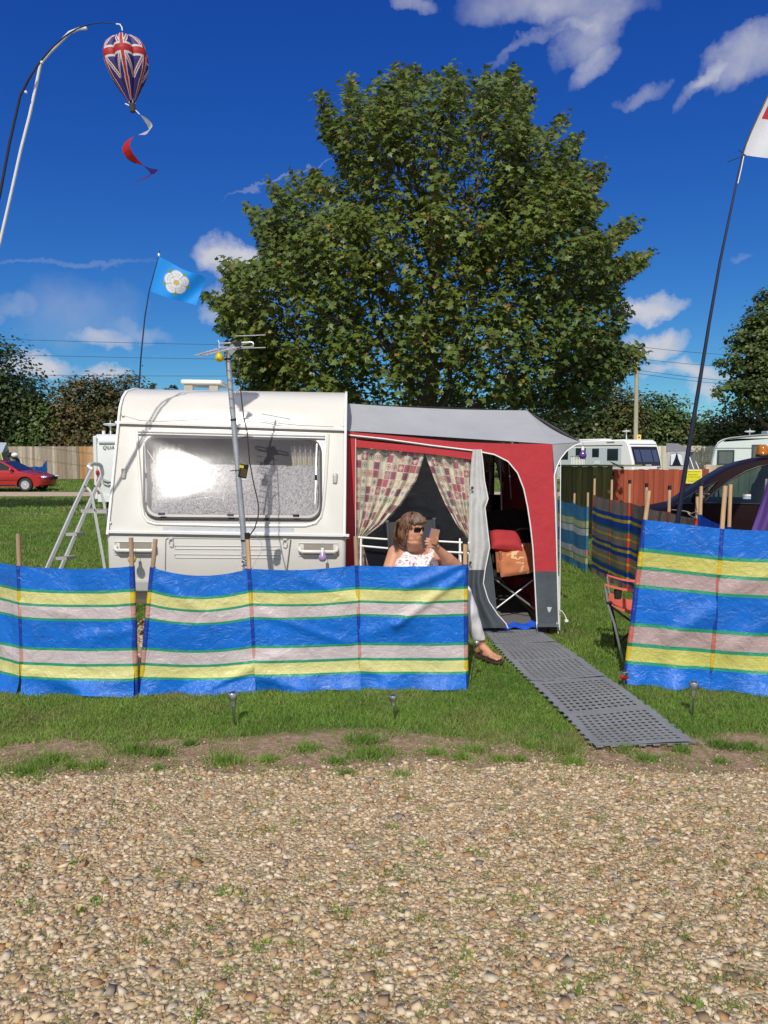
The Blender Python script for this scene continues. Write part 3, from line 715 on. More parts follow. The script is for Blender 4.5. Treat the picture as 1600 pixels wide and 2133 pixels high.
def leafy(name, label, cat, blobs, Y, n, size, cols, group=None, loc=None, trunk=None, spread=.22, limbs=None):
    """crown of leaf clumps spread over and inside irregular lobes; blobs: (x, z, rx, rz[, dy, ry])"""
    loc = V(loc) if loc else V((blobs[0][0], Y, 0))
    n = int(n * 1.9); size *= .72
    o = thing(name, label, cat, loc, group); rr = np.random.default_rng(int(abs(loc.x * 37 + Y)) + n)
    vol = np.array([b[2] * b[3] for b in blobs]) ** .9; cnt = (n * vol / vol.sum()).astype(int)
    P_, N_, C_ = [], [], []
    for b, m in zip(blobs, cnt):
        x, z, rx, rz = b[:4]; dy = b[4] if len(b) > 4 else 0; ry = b[5] if len(b) > 5 else rx * .8
        nc = max(6, m // 26)
        u = rr.normal(0, 1, (nc, 3)); u /= np.linalg.norm(u, axis=1, keepdims=True); u[:, 1] = -np.abs(u[:, 1]) * np.where(rr.uniform(0, 1, nc) < .8, 1, -1)
        q = np.where(rr.uniform(0, 1, nc) < .75, rr.uniform(.82, 1.06, nc), rr.uniform(.3, .9, nc))
        cc = np.array([x, Y + dy, z]) + u * q[:, None] * np.array([rx, ry, rz])
        i = rr.integers(0, nc, m)
        sp = spread * (rx + rz) / 2
        off = rr.normal(0, 1, (m, 3)) * sp * np.array([1, .8, .55])
        P_.append(cc[i] + off); N_.append(u[i] * .7 + rr.normal(0, .45, (m, 3)) + np.array([0, 0, .5]))
        tone = 1.55 * rr.uniform(.72, 1.3, nc)[i] * rr.uniform(.8, 1.2, m)
        ci = rr.integers(0, len(cols), nc)[i]; ci = np.where(rr.uniform(0, 1, m) < .25, rr.integers(0, len(cols), m), ci)
        C_.append(np.array(cols)[ci] * tone[:, None])
    p = np.concatenate(P_); nn = np.concatenate(N_); cc = np.concatenate(C_)
    k = p[:, 2] > .15; p, nn, cc = p[k], nn[k], cc[k]
    v, f, c = inst(OV * np.array([1.5, 1, 1]), OF, p, rot_zn(rr.uniform(0, 6.28, len(p)), nn), size * rr.uniform(.6, 1.3, len(p)), cc)
    cr = link_np('crown', npmesh('crown', v, f, c, LEAF), o); cr.data.transform(Matrix.Translation(-loc))
    t = MB(); rad = trunk or .12
    zt = max(b[1] for b in blobs)
    t.tube([loc + V((0, 0, 0)), loc + V((.1, .05, zt * .4)), loc + V((.0, .1, zt * .9))], [rad, rad * .75, rad * .25], 8)
    for b in blobs:
        t.tube([loc + V((0, .05, zt * .3)), V(((loc.x + b[0]) / 2, Y + .1, b[1] * .65)), V((b[0], Y + (b[4] if len(b) > 4 else 0) * .6, b[1] + b[3] * .3))], [rad * .55, rad * .35, rad * .1], 6)
    t.part('trunk', BARK, o)
    return o
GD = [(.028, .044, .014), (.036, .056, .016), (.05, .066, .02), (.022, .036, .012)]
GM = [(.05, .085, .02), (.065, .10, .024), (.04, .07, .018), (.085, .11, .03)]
GB = [(.06, .065, .02), (.085, .07, .026), (.05, .06, .018), (.11, .075, .03)]
def blobs_px(lst, Y):       # lobes: centre px x, top px y, half width px, bottom px y
    out = []
    for (x, yt, hw, yb) in lst:
        a, b = P(x, yt, Y), P(x, yb, Y); out.append((a.x, (a.z + b.z) / 2, hw / FPX * Y, (a.z - b.z) / 2))
    return out
leafy('broadleaf_tree', 'tall dark green tree at the left edge behind the fence', 'tree', blobs_px([(10, 722, 70, 930), (-60, 700, 90, 940), (35, 790, 52, 940), (20, 860, 62, 990)], 54), 54, 9000, .34, GD, 'trees and bushes along the back of the site', trunk=.3)
leafy('bush', 'low green bush filling the gap beside the tall dark tree', 'bush', blobs_px([(85, 825, 40, 960), (75, 870, 45, 985)], 53.5), 53.5, 3500, .3, GM, 'trees and bushes along the back of the site')
leafy('bush', 'rounded brownish bush left of the caravan roof', 'bush', blobs_px([(150, 798, 52, 960), (195, 790, 50, 960), (120, 850, 45, 985), (190, 870, 65, 985)], 54), 54, 8500, .3, GB, 'trees and bushes along the back of the site')
leafy('bush', 'bush with thin dry top twigs touching the caravan roof', 'bush', blobs_px([(262, 782, 48, 960), (225, 800, 40, 970), (310, 830, 48, 970), (280, 880, 70, 985)], 55), 55, 8000, .3, [(.08, .085, .035), (.06, .06, .02), (.10, .085, .04)], 'trees and bushes along the back of the site')
for k, (x, yt, lab) in enumerate([(317, 796, 'thin far sapling nearest the blue flag pole'), (348, 800, 'small far sapling between two others above the caravan roof'), (362, 796, 'narrow far sapling just left of the roof hatch')]):
    leafy('sapling', lab, 'tree', blobs_px([(x, yt, 5, 835), (x, yt + 16, 8, 850)], 62), 62, 260, .3, GD, 'far saplings above the caravan roof', trunk=.06)
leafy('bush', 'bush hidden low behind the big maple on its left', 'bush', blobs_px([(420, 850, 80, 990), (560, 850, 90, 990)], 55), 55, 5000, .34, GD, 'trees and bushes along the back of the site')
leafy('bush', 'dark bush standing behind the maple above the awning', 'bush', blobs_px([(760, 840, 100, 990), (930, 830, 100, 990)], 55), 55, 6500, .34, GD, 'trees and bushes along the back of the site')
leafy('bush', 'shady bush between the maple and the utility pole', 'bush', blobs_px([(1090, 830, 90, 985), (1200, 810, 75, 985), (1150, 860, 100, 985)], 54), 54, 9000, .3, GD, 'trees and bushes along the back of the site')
leafy('bush', 'ragged tall bush directly left of the utility pole', 'bush', blobs_px([(1275, 805, 52, 960), (1300, 830, 45, 985), (1250, 860, 60, 985)], 53.5), 53.5, 7500, .3, GB + GM, 'trees and bushes along the back of the site')
leafy('broadleaf_tree', 'rounded green tree just right of the utility pole', 'tree', blobs_px([(1355, 822, 45, 950), (1400, 828, 38, 960), (1385, 860, 60, 985), (1340, 880, 50, 985)], 55), 55, 8500, .3, GM, 'trees and bushes along the back of the site', trunk=.2)
leafy('bush', 'low bush in the dip behind the black flag pole', 'bush', blobs_px([(1440, 878, 40, 985), (1475, 885, 36, 985)], 54), 54, 4500, .28, GM + GB, 'trees and bushes along the back of the site')
leafy('bush', 'wide green hedge bush above the right hand caravan', 'bush', blobs_px([(1510, 848, 55, 975), (1560, 840, 55, 975), (1620, 846, 60, 975), (1540, 890, 90, 985)], 52), 52, 9500, .28, GM + GB[:2], 'trees and bushes along the back of the site')
leafy('broadleaf_tree', 'tall layered tree at the right edge of the view', 'tree', blobs_px([(1605, 605, 45, 740), (1570, 660, 55, 745), (1640, 640, 80, 800), (1560, 705, 62, 790), (1620, 760, 90, 860), (1545, 785, 58, 845), (1600, 690, 60, 800)], 46), 46, 11000, .27, [(.06, .085, .02), (.075, .10, .025), (.045, .07, .018)], None, loc=(P(1640, 900, 46).x, 46, 0), trunk=.32, spread=.13)
# the tree outside the frame whose shade lies on the left lawn
leafy('broadleaf_tree', 'leafy tree just outside the left edge casting shade on the lawn', 'tree', [(-15.4, 7.6, 3.2, 1.6, 0, 1.5), (-12.6, 6.6, 1.5, .8, .5, .8), (-17.5, 6, 2.5, 1.6, 1, 1.5)], 18, 5000, .3, GM, None, loc=(-16.2, 18, 0), trunk=.3)

# ------------------------------------------------------------------ utility pole and wires
UP = P(1330, 745, 40); 
o = thing('utility_pole', 'tall grey wooden utility pole beside the caravans', 'pole', (UP.x, 40, 0))
POLEW = M('grey pole wood', (.36, .33, .24), .85, var=.2, scale=8, bump=.3, stretch=(3, 3, .3))
mb = MB(); mb.cyl((UP.x, 40, 0), (UP.x - .08, 40, UP.z), .125, .10, 14); mb.part('pole', POLEW, o)
mb = MB(); q = P(1331, 911, 39.86); mb.box(q, (.22, .03, .28)); mb.part('warning_plate', M('yellow plate', (.72, .52, .10), .5), o, smooth=0)
mb = MB(); t0 = q + V((0, -.017, .05)); mb.poly([t0 + V((-.07, 0, -.1)), t0 + V((.07, 0, -.1)), t0 + V((0, 0, .03))]); mb.part('warning_symbol', M('dark print', (.06, .04, .02), .6), o, smooth=0)
WIRE = M('dark cable', (.03, .03, .035), .6)
def wire(a, b, lab, sag, k=24, rr_=.012):
    mb = MB(); mb.tube([a.lerp(b, i / k) - V((0, 0, sag * 4 * (i / k) * (1 - i / k))) for i in range(k + 1)], rr_, 5)
    mb.solo('overhead_wire', WIRE, lab, 'wire', group='overhead wires')
LW = [(704, 728), (736, 755), (781, 797)]
for i, (yl, yp, yr) in enumerate([(704, 722, 738), (737, 748, 764), (782, 771, 797)]):
    top = P(1330, yp, 40); lab = ['topmost', 'middle', 'lowest'][i]
    wire(P(-220, yl - 6 if i < 2 else 776, 44), top, lab + ' of the three thin wires crossing the sky on the left', .25)
for i, (yp, yr) in enumerate([(722, 743), (747, 768), (771, 800), (778, 808)]):
    lab = ['topmost wire running right from the utility pole', 'second wire from the top running right from the pole', 'third wire from the top running right from the pole', 'lowest wire running right from the utility pole'][i]
    wire(P(1330, yp, 40), P(1620, yr, 44), lab, .1, rr_=.011)
# ------------------------------------------------------------------ the white caravan
CL, CR = -2.392, -.352                          # left and right side in x
cv = thing('caravan', 'old cream white caravan seen end on with wide front window and scratched pane', 'caravan', ((CL + CR) / 2, 6.6, 0))
PROF = [(6.62, .36), (6.50, .42), (6.43, .62), (6.40, 1.00), (6.74, 1.93), (6.76, 2.00), (6.80, 2.10), (6.88, 2.19), (7.00, 2.255), (7.25, 2.30), (8.2, 2.34), (10.2, 2.30), (10.5, 2.2), (10.62, 1.9), (10.72, 1.0), (10.6, .40), (10.45, .36)]
def front_at(z):                                # front skin: distance and outward normal at a height
    for (y0, z0), (y1, z1) in zip(PROF, PROF[1:]):
        if z0 <= z <= z1:
            t = (z - z0) / (z1 - z0); d = V((0, y1 - y0, z1 - z0)).normalized()
            return y0 + (y1 - y0) * t, V((0, -d.z, d.y))
    return 6.4, V((0, -1, 0))
def CP_(x, y, off=0.0):                         # photo pixel on the caravan's front skin
    z = 1.2
    for _ in range(30):
        Y, n = front_at(z); z2 = P(x, y, Y).z; z += (z2 - z) * .6
    Y, n = front_at(z)
    return P(x, y, Y) + n * off
def rounded(pts_fn, x0, x1, y0, y1, r, k=7):    # rounded rectangle through a px mapping
    out = []
    for (cx, cy, a0) in ((x1 - r, y0 + r, -90), (x1 - r, y1 - r, 0), (x0 + r, y1 - r, 90), (x0 + r, y0 + r, 180)):
        for i in range(k + 1):
            a = R(a0 + 90 * i / k); out.append(pts_fn(cx + r * math.cos(a), cy + r * math.sin(a)))
    return out
mb = MB(); mb.prism([V((CL, y, z)) for y, z in PROF], (CR - CL, 0, 0))
LINING = M('cream interior lining', (.55, .50, .44), .7, var=.06)  # ledge strips in a greyer tone than the body
body = mb.part('body', CREAM, cv, smooth=50)
add_bevel(body, .055, 4); body.modifiers['bevel'].angle_limit = R(60); bake(body)
ip = [(y + (.05 if y < 8.5 else -.05), z + (.08 if z < .8 else -.04)) for y, z in PROF]
c1 = MB(); c1.prism([V((CL + .04, y, z)) for y, z in ip], (CR - CL - .08, 0, 0)); cut(body, c1, LINING)
WPX = (297, 665, 911, 1083)
hole = rounded(lambda x, y: CP_(x, y, .08), 303, 659, 917, 1078, 24)
c2 = MB(); c2.prism(hole, (0, .35, -.02)); cut(body, c2, LINING)
body.data.polygons.foreach_set('use_smooth', [True] * len(body.data.polygons)); body.data.set_sharp_from_angle(angle=R(35))

win = MB()
def ring(mb, fn, x0, x1, y0, y1, r, grow, off0, off1, k=7):
    a = rounded(lambda x, y: CP_(x, y, off0), x0 - grow, x1 + grow, y0 - grow, y1 + grow, r + grow, k)
    b = rounded(lambda x, y: CP_(x, y, off1), x0 - grow, x1 + grow, y0 - grow, y1 + grow, r + grow, k)
    c = rounded(lambda x, y: CP_(x, y, off1), x0, x1, y0, y1, r, k); d = rounded(lambda x, y: CP_(x, y, off0), x0, x1, y0, y1, r, k)
    n = len(a); vs = a + b + c + d
    mb.add(vs, [(i + q * n, (i + 1) % n + q * n, (i + 1) % n + ((q + 1) % 4) * n, i + ((q + 1) % 4) * n) for i in range(n) for q in range(4)])
ring(win, None, 302, 660, 916, 1079, 24, 5, .0, .022)
wf = win.part('window', RUBBER, cv)
# slightly bulged acrylic pane
PANE = glass('scratched acrylic', (.82, .81, .82), .125, .75, .07, .04, 4.0, (.60, .58, .62))
pn = MB()
def pane_pt(u, v):
    x, y = 298 + u * 366, 912 + v * 171
    b = .016 * (1 - (2 * u - 1) ** 4) * (1 - (2 * v - 1) ** 4)
    return CP_(x, y, .010 + b + .034 * v + .075 * (1 - u))
outl = rounded(lambda x, y: (x, y), 298, 664, 912, 1083, 25, 5); cx_, cy_ = 481, 997.5
rings = []
for q in (1, .93, .8, .6, .4, .2):
    rings.append([pane_pt((cx_ + (x - cx_) * q - 298) / 366, (cy_ + (y - cy_) * q - 912) / 171) for x, y in outl])
n = len(outl); vs = [q for rg in rings for q in rg] + [pane_pt(.5, .5)]
fs = [(i + j * n, (i + 1) % n + j * n, (i + 1) % n + (j + 1) * n, i + (j + 1) * n) for j in range(5) for i in range(n)] + [(i + 5 * n, (i + 1) % n + 5 * n, 6 * n) for i in range(n)]
pn.add(vs, fs); pn.part('pane', PANE, wf, smooth=60)
SCR = M('white scratches', (.85, .85, .86), .4)
r = random.Random(4)
sm = MB()
for pts in ([(437, 966), (434, 978), (430, 988)], [(444, 982), (441, 990), (437, 997)], [(466, 974), (460, 985), (452, 990)], [(455, 972), (460, 966)], [(385, 1016), (400, 1013), (421, 1010)], [(385, 1028), (395, 1032), (404, 1038)], [(412, 1033), (420, 1036), (426, 1032)], [(425, 1038), (430, 1046), (437, 1042)], [(358, 953), (366, 958), (372, 964)], [(395, 990), (400, 993)], [(395, 1050), (440, 1042), (466, 1046)], [(466, 1036), (463, 1050)], [(486, 1010), (500, 1005), (520, 1003)], [(545, 995), (560, 990)], [(600, 1035), (606, 1040)], [(412, 1055), (420, 1060)], [(310, 948), (318, 960), (327, 975)], [(480, 965), (487, 972)]):
    sm.tube([pane_pt((x - 298) / 366, (y - 912) / 171) + V((0, -.004, .001)) for x, y in pts], [.0012] + [.0028] * (len(pts) - 2) + [.001], 5)
sm.part('scratches', SCR, wf)['kind'] = 'stuff'
for (x, y) in ((336, 1075), (477, 1076), (612, 1076)):
    q = MB(); a = CP_(x, y, .05); q.box(a, (.055, .02, .022), 0); q.part('catch', BLACK, wf, bevel=.003)
for x in (301, 655):
    q = MB(); q.tube([CP_(x, 925, .03), CP_(x + (3 if x < 400 else -2), 1000, .04), CP_(x + (2 if x < 400 else -4), 1050, .03)], .006, 6); q.part('stay', ALU, wf)
    q = MB(); q.box(CP_(x + (3 if x < 400 else -2), 996, .045), (.02, .02, .05)); q.part('catch', BLACK, wf, bevel=.003)
# awning rail style trim above the window, raised moulding round it
tr = MB()
for y, w in ((901, .018), (907, .012)):
    tr.bar(CP_(287, y, .012), CP_(672, y + 4, .012), .026, w)
tr.part('window_rail', PIPING, cv, bevel=.004)
mo = MB(); path = [CP_(x, y, .004) for x, y in [(284, 899), (286, 940), (290, 1000), (293, 1050), (297, 1076), (305, 1088), (322, 1093), (480, 1095), (630, 1094), (652, 1088), (663, 1074), (668, 1050), (673, 1000), (677, 940), (679, 902)]]
mo.tube(path, .014, 8); mo.part('window_surround', CREAM, cv)
# aluminium trims across the front
def trim(yl, yr, dark=True):
    m = MB(); m.bar(CP_(240 if yl < 1000 else 221, yl, .008), CP_(718 if yl < 1000 else 722, yr, .008), .02, .026); m.part('trim_strip', WHITE, cv, bevel=.004)
    m = MB(); m.bar(CP_(240 if yl < 1000 else 221, yl + 5, .006), CP_(718 if yl < 1000 else 722, yr + 5, .006), .012, .009); m.part('trim_insert', M('dark trim rubber', (.10, .09, .08), .6), cv, smooth=0)  # thin dark strip along the lower edge of the trim
trim(884, 892); trim(1110, 1114)
# side trims at the front corners
for x in (CL + .012, CR - .012):
    m = MB(); m.tube([V((x, y - .012, z)) for y, z in PROF[3:11]], .012, 8); m.part('corner_trim', PIPING, cv)
# position lights
for x, y in ((257, 991), (693, 996)):
    m = MB(); m.box(CP_(x, y, .016), (.032, .035, .085)); l_ = m.part('position_light', M('clear grey lens', (.55, .52, .48), .15, var=.05), cv, bevel=.012)
    m = MB(); m.box(CP_(x, y, .006), (.042, .02, .1)); m.part('base_plate', STEEL, l_, bevel=.006)
# long thin name strip, its letters almost worn away
m = MB(); a, b = CP_(336, 1104, .004), CP_(606, 1104, .004); m.bar(a, b, .006, .040); st = m.part('name_strip', M('foil strip', (.70, .72, .76), .3, metal=.35, var=.06), cv, smooth=0)
Yn, nn = front_at(CP_(470, 1104).z); up = nn.cross(V((1, 0, 0))) * -1
up = V((0, nn.z, -nn.y)) * (1 if nn.y < 0 and nn.z >= 0 else 1)
up = V((0, .343, .939))
FAINT = M('worn letters', (.60, .62, .66), .5)
for ch, x in (('R', 461), ('C', 481), ('E', 491)):
    t = text_mb(ch, .05, CP_(x, 1109, .0085), (1, 0, 0), up, .0008); t.part('letter', FAINT, st, smooth=0)
# locker door, panel lines and vents
GAP = M('panel gap', (.16, .15, .13), .8)
m = MB(); dz = .005
def lines(mb, pts, rr_=.004): mb.tube([CP_(x, y, .002) for x, y in pts], rr_, 5)
lines(m, [(342, 1180), (342, 1125), (346, 1122)]); lines(m, [(346, 1122), (597, 1123)], .002); lines(m, [(600, 1123), (594, 1180), (590, 1215)], .006); lines(m, [(342, 1180), (342, 1215)])
m.part('locker_gap', GAP, cv)
for yy in (1137, 1155):
    m = MB(); a = CP_(361, yy, .004), CP_(578, yy, .004), CP_(578, yy + 7, .004), CP_(361, yy + 7, .004)
    m.tube(list(a) + [a[0]], .003, 5); m.part('pressed_rib', CREAM, cv)
for x in (353, 588):
    m = MB(); c_ = CP_(x, 1128, .014); m.tube([c_ + V((.018 * math.sin(t), 0, .03 * math.cos(t) - .01)) for t in np.linspace(0, 6.28, 15)], .004, 6); m.box(CP_(x, 1122, .012), (.03, .02, .014)); m.part('locker_catch', CREAM, cv)
for x0, x1 in ((240, 321), (619, 697)):
    m = MB(); m.prism([CP_(x0 + 8, 1132, .0015), CP_(x1 - 8, 1132, .0015), CP_(x1 - 8, 1154, .0015), CP_(x0 + 8, 1154, .0015)], (0, .0012, 0)); g = m.part('grab_recess', M('recess shade cream', (.30, .27, .22), .8), cv, smooth=0)  # flat panel in darkened cream; the recess shade is in its colour
    m = MB(); z_ = CP_(x0, 1143, .0).z; m.tube([CP_(x0, 1140, .0), CP_(x0 + 1, 1144, .035), CP_(x0 + 6, 1146, .045), CP_(x1 - 6, 1146, .045), CP_(x1 - 1, 1144, .035), CP_(x1, 1140, .0)], .017, 10); m.part('grab_handle', CREAM, cv)
    m = MB(); fr = [CP_(x0 - 2, 1130, .003), CP_(x1 + 2, 1130, .003), CP_(x1 + 2, 1157, .003), CP_(x0 - 2, 1157, .003)]; m.tube(fr + [fr[0]], .004, 5); m.part('recess_frame', CREAM, cv)
# lower fairing: grey step seen under the panel
m = MB(); m.bar((CL + .02, 6.425, .555), (CR - .02, 6.425, .555), .06, .09); m.part('bumper_fairing', M('grey fairing', (.36, .36, .34), .6), cv, smooth=0, bevel=.01)
m = MB()
for p_ in ([(240, 906)], [(223, 1098)], [(703, 888)]): pass
m.tube([CP_(x, y, .001) for x, y in [(245, 866), (290, 879), (330, 880), (370, 878), (420, 874), (470, 870), (520, 872), (570, 880), (620, 884), (690, 886)]], .0022, 4); m.part('roof_crack', GAP, cv)
for x, y in ((256, 871), (229, 1093)):
    m = MB(); m.ell(CP_(x, y, .004), (.012, .006, .014)); m.part('screw_cap', STEEL, cv)
m = MB(); m.box(CP_(707, 888, .006), (.03, .008, .045)); m.part('tape_patch', M('pale tape', (.62, .66, .70), .5), cv, smooth=0)
# roof hatch and rear roof lights
m = MB(); a = P(384, 797, 8.0), P(468, 797, 8.0)
m.box(((a[0].x + a[1].x) / 2, 8.25, a[0].z + .0), (a[1].x - a[0].x, .5, .045)); rh = m.part('roof_hatch', WHITE, cv, bevel=.015)
for x in (400, 452):
    m = MB(); q = P(x, 808, 8.02); m.box((q.x, 8.05, (q.z + a[0].z) / 2 - .02), (.09, .05, .10)); m.part('hatch_support', M('dull hatch support', (.42, .38, .30), .7), rh, smooth=0)
# wheels, chassis, corner steadies
for x in (CL + .16, CR - .16):
    m = MB(); m.lathe([(.0, -.085), (.16, -.085), (.2, -.075), (.29, -.09), (.325, -.05), (.325, .05), (.29, .09), (.0, .09)], (x, 8.7, .325), 28, Matrix.Rotation(R(90), 3, 'Y')); w_ = m.part('wheel', RUBBER, cv)
    m = MB(); m.lathe([(0, -.10), (.17, -.092), (.19, -.08), (.0, -.06)], (x, 8.7, .325), 24, Matrix.Rotation(R(90 if x > -1 else 90), 3, 'Y')); m.part('rim', STEEL, w_)
for x in (CL + .45, CR - .45):
    m = MB(); m.bar((x, 6.7, .34), (x, 10.4, .34), .06, .10); m.part('chassis_rail', BLACK, cv, smooth=0)
    m = MB(); m.bar((x, 6.95, .33), (x + .05, 6.9, .02), .04, .04); m.box((x + .05, 6.9, .015), (.14, .14, .02)); m.part('corner_steady', GALV, cv, smooth=0)
# interior seen through the pane: curtains, patterned blind, seat backs
def blind_mat():
    m, n, l, b = new_mat('patterned net blind'); setp(b, Roughness=.8)
    t = n.new('ShaderNodeTexCoord'); mp = n.new('ShaderNodeMapping'); mp.inputs['Scale'].default_value = (95, 95, 60); l.new(t.outputs['Object'], mp.inputs[0])
    x = n.new('ShaderNodeTexNoise'); x.inputs['Scale'].default_value = 1; x.inputs['Detail'].default_value = 1; x.inputs['Distortion'].default_value = 1.6; l.new(mp.outputs[0], x.inputs[0])
    r_ = n.new('ShaderNodeValToRGB'); r_.color_ramp.elements[0].position = .44; r_.color_ramp.elements[1].position = .56
    r_.color_ramp.elements[0].color = (.27, .265, .275, 1); r_.color_ramp.elements[1].color = (.62, .61, .62, 1)
    l.new(x.outputs[0], r_.inputs[0]); l.new(r_.outputs[0], b.inputs['Base Color'])
    return m
m = MB(); m.grid(lambda u, v: CP_(300 + u * 362, 962 + v * 105, -.075 - .004 * math.sin(u * 40)), 40, 4); m.part('net_blind', blind_mat(), cv, fix=False)
CURT = M('cream caravan curtain', (.62, .56, .46), .8, var=.1, transl=.2)
for x0, x1, dr in ((303, 375, 1), (598, 660, -1)):
    m = MB()
    def cp(u, v, x0=x0, x1=x1, dr=dr):
        w_ = (x1 - x0) * (1 - .22 * v); xx = x0 + u * w_ if dr > 0 else x1 - w_ + u * w_
        return CP_(xx, 918 + v * 150, -.11 - .022 * math.sin(u * 34))
    m.grid(cp, 60, 14, lambda u, v: (.42, .40, .42) if (.1 < v < .125 or .16 < v < .175) else (.66, .61, .50)); m.part('curtain', M('cream striped curtain', (.6, .5, .4), .8, attr=True, var=.08, transl=.2), cv, fix=False)
SEAT = M('dusky pink upholstery', (.30, .15, .14), .85, var=.2, scale=20)
for x0, x1 in ((350, 415), (555, 640)):
    m = MB(); a, b = CP_(x0, 1066, -.2), CP_(x1, 1066, -.2); m.box((a + b) / 2 + V((0, .1, -.12)), (b.x - a.x, .16, .3)); m.part('seat_back', SEAT, cv, bevel=.03)
cv.rotation_euler = (0, R(.75), R(2.6))
# interior volume is dim: nothing else inside

# the two festoon bulbs hanging from the grab handles
BULBM = {}
def festoon(name, label, at, col, size=.036, group='coloured bulb lights'):
    at = V(at)
    o = thing(name, label, 'bulb', at, group)
    g = M('bulb ' + str(col), col, .18, var=.05, coat=.6, transl=.35)
    s = size
    m = MB(); m.lathe([(0, -s * 2.3), (s * .5, -s * 2.22), (s * .85, -s * 1.9), (s, -s * 1.4), (s * .92, -s * .95), (s * .62, -s * .45), (s * .42, -.0)], at, 18); m.part('globe', g, o)
    m = MB(); m.cyl(at + V((0, 0, -.004)), at + V((0, 0, s * 1.0)), s * .42, s * .38, 12); m.part('socket', STEEL if 'yellow' in label else PIPING, o)
    m = MB(); m.tube([at + V((0, 0, s)), at + V((.004, 0, s * 1.8)), at + V((-.01, .01, s * 2.6))], .0022, 5); m.part('hook', STEEL, o)
    return o
festoon('bulb_light', 'lilac bulb light hanging from the right caravan grab handle', P(672, 1150, 6.29), (.50, .36, .62))
festoon('bulb_light', 'pale yellow bulb light half hidden behind a wooden windbreak pole', P(275, 1153, 6.25), (.72, .62, .16))
# ------------------------------------------------------------------ awning
AY = 6.95
RED = M('red awning canvas', (.46, .043, .052), .75, var=.10, scale=4, bump=.25, bscale=14, spec=.25, bdist=.03, transl=.06)
GREYR = M('light grey awning canvas', (.37, .38, .40), .7, var=.07, scale=3, bump=.2, bscale=9, bdist=.03, spec=.25, transl=.05)
GREYW = M('pale grey flap canvas', (.52, .52, .51), .75, var=.08, scale=5, bump=.3, bscale=12, bdist=.03, spec=.2)
GREYD = M('dark grey mudwall', (.075, .09, .105), .45, var=.2, scale=5, bump=.3, bscale=14, bdist=.02)
aw = thing('awning', 'red and grey caravan awning with open door and patterned curtains in its window', 'awning', (.6, AY + 1.5, 0))
A_ = lambda x, y, o=0: P(x, y, AY + o)
def fabric(mb, pts, col=None, seg=10):          # polygon refined so that it can carry folds
    mb.poly(pts, col)
ARCH = [(1113, 1190), (1110, 1140), (1105, 1095), (1099, 1055), (1091, 1018), (1078, 985), (1058, 961), (1030, 947), (990, 939)]
top = [(723, 899), (850, 910), (950, 920), (1050, 924), (1151, 925), (1155, 1060), (1159, 1190)]
m = MB(); m.prism([A_(x, y) for x, y in top + ARCH + [(900, 930), (742, 914), (741, 1050), (741, 1190), (722, 1190), (722, 1000)]], (0, .004, 0)); m.part('side_panel', RED, aw, smooth=0)
m = MB(); m.prism([A_(x, y, -.004) for x, y in [(738, 916), (860, 928), (986, 941), (990, 948), (986, 958), (900, 946), (740, 931)]], (0, .003, 0)); m.part('window_flap', RED, aw, smooth=0)
m = MB(); m.prism([A_(x, y) for x, y in [(1113, 1190), (1159, 1190), (1164, 1302), (1119, 1302)]], (0, .004, 0)); m.prism([A_(x, y) for x, y in [(722, 1190), (985, 1190), (985, 1312), (722, 1312)]], (0, .004, 0)); m.part('mudwall', GREYD, aw, smooth=0)
m = MB(); m.grid(lambda u, v: A_(1119 + 45 * u, 1298 + 8 * v, -.10 * v + .01 * math.sin(u * 14)) - V((0, 0, 0)), 14, 3); m.part('mud_flap', GREYD, aw, fix=False)
pip = MB(); pip.tube([A_(x, y, -.006) for x, y in [(1119, 1304), (1116, 1245)] + ARCH + [(900, 928), (800, 914), (726, 906)]], .0062, 8); pip.part('piping', PIPING, aw)
pip = MB(); pip.tube([A_(x, y, -.004) for x, y in [(741, 914), (741, 1050), (741, 1185)]], .003, 6); pip.part('piping', PIPING, aw)
dk = MB(); dk.tube([A_(x, y, -.003) for x, y in [(726, 909), (800, 917), (900, 931), (985, 941)]], .008, 6); dk.part('zip', BLACK, aw)
# roof
A0, B0, C0, D0 = P(722, 897, AY), P(716, 840, 7.45), P(1098, 855, 7.9), P(1151, 925, AY)
E0 = P(1211, 921, 7.05)
def bil(a, b, c, d, u, v): return a.lerp(d, u).lerp(b.lerp(c, u), v)
m = MB()
m.grid(lambda u, v: bil(A0, B0, C0, D0, u, v) - V((0, 0, 1)) * (.16 * u * (1 - u) * v * (1 - v) * 2 + .05 * math.sin(math.pi * u) * v * .35), 24, 16)
m.part('roof_hip', GREYR, aw, fix=False, smooth=60)
C1 = V((C0.x, 9.4, C0.z)); B1 = V((B0.x, 9.9, B0.z)); D1 = V((D0.x, 10.1, D0.z)); A1 = V((A0.x, 10.1, A0.z)); E1 = V((E0.x, 10.2, E0.z))
m = MB(); m.grid(lambda u, v: bil(B0, B1, C1, C0, u, v) - V((0, 0, .05 * math.sin(math.pi * v) * math.sin(math.pi * u))), 12, 8)
m.grid(lambda u, v: bil(B1, A1, D1, C1, u, v), 6, 6); m.part('roof', GREYR, aw, fix=False, smooth=60)
m = MB()
m.grid(lambda u, v: C0.lerp(D0, u).lerp(C0.lerp(E0, u), v) - V((0, 0, .16 * u * (1 - u) * v)), 14, 10)
m.grid(lambda u, v: bil(C0, C1, E1, E0, u, v) - V((0, 0, .16 * v * (1 - v))), 10, 12)
m.part('canopy', GREYR, aw, fix=False, smooth=60)
K0 = P(1156, 988, AY)
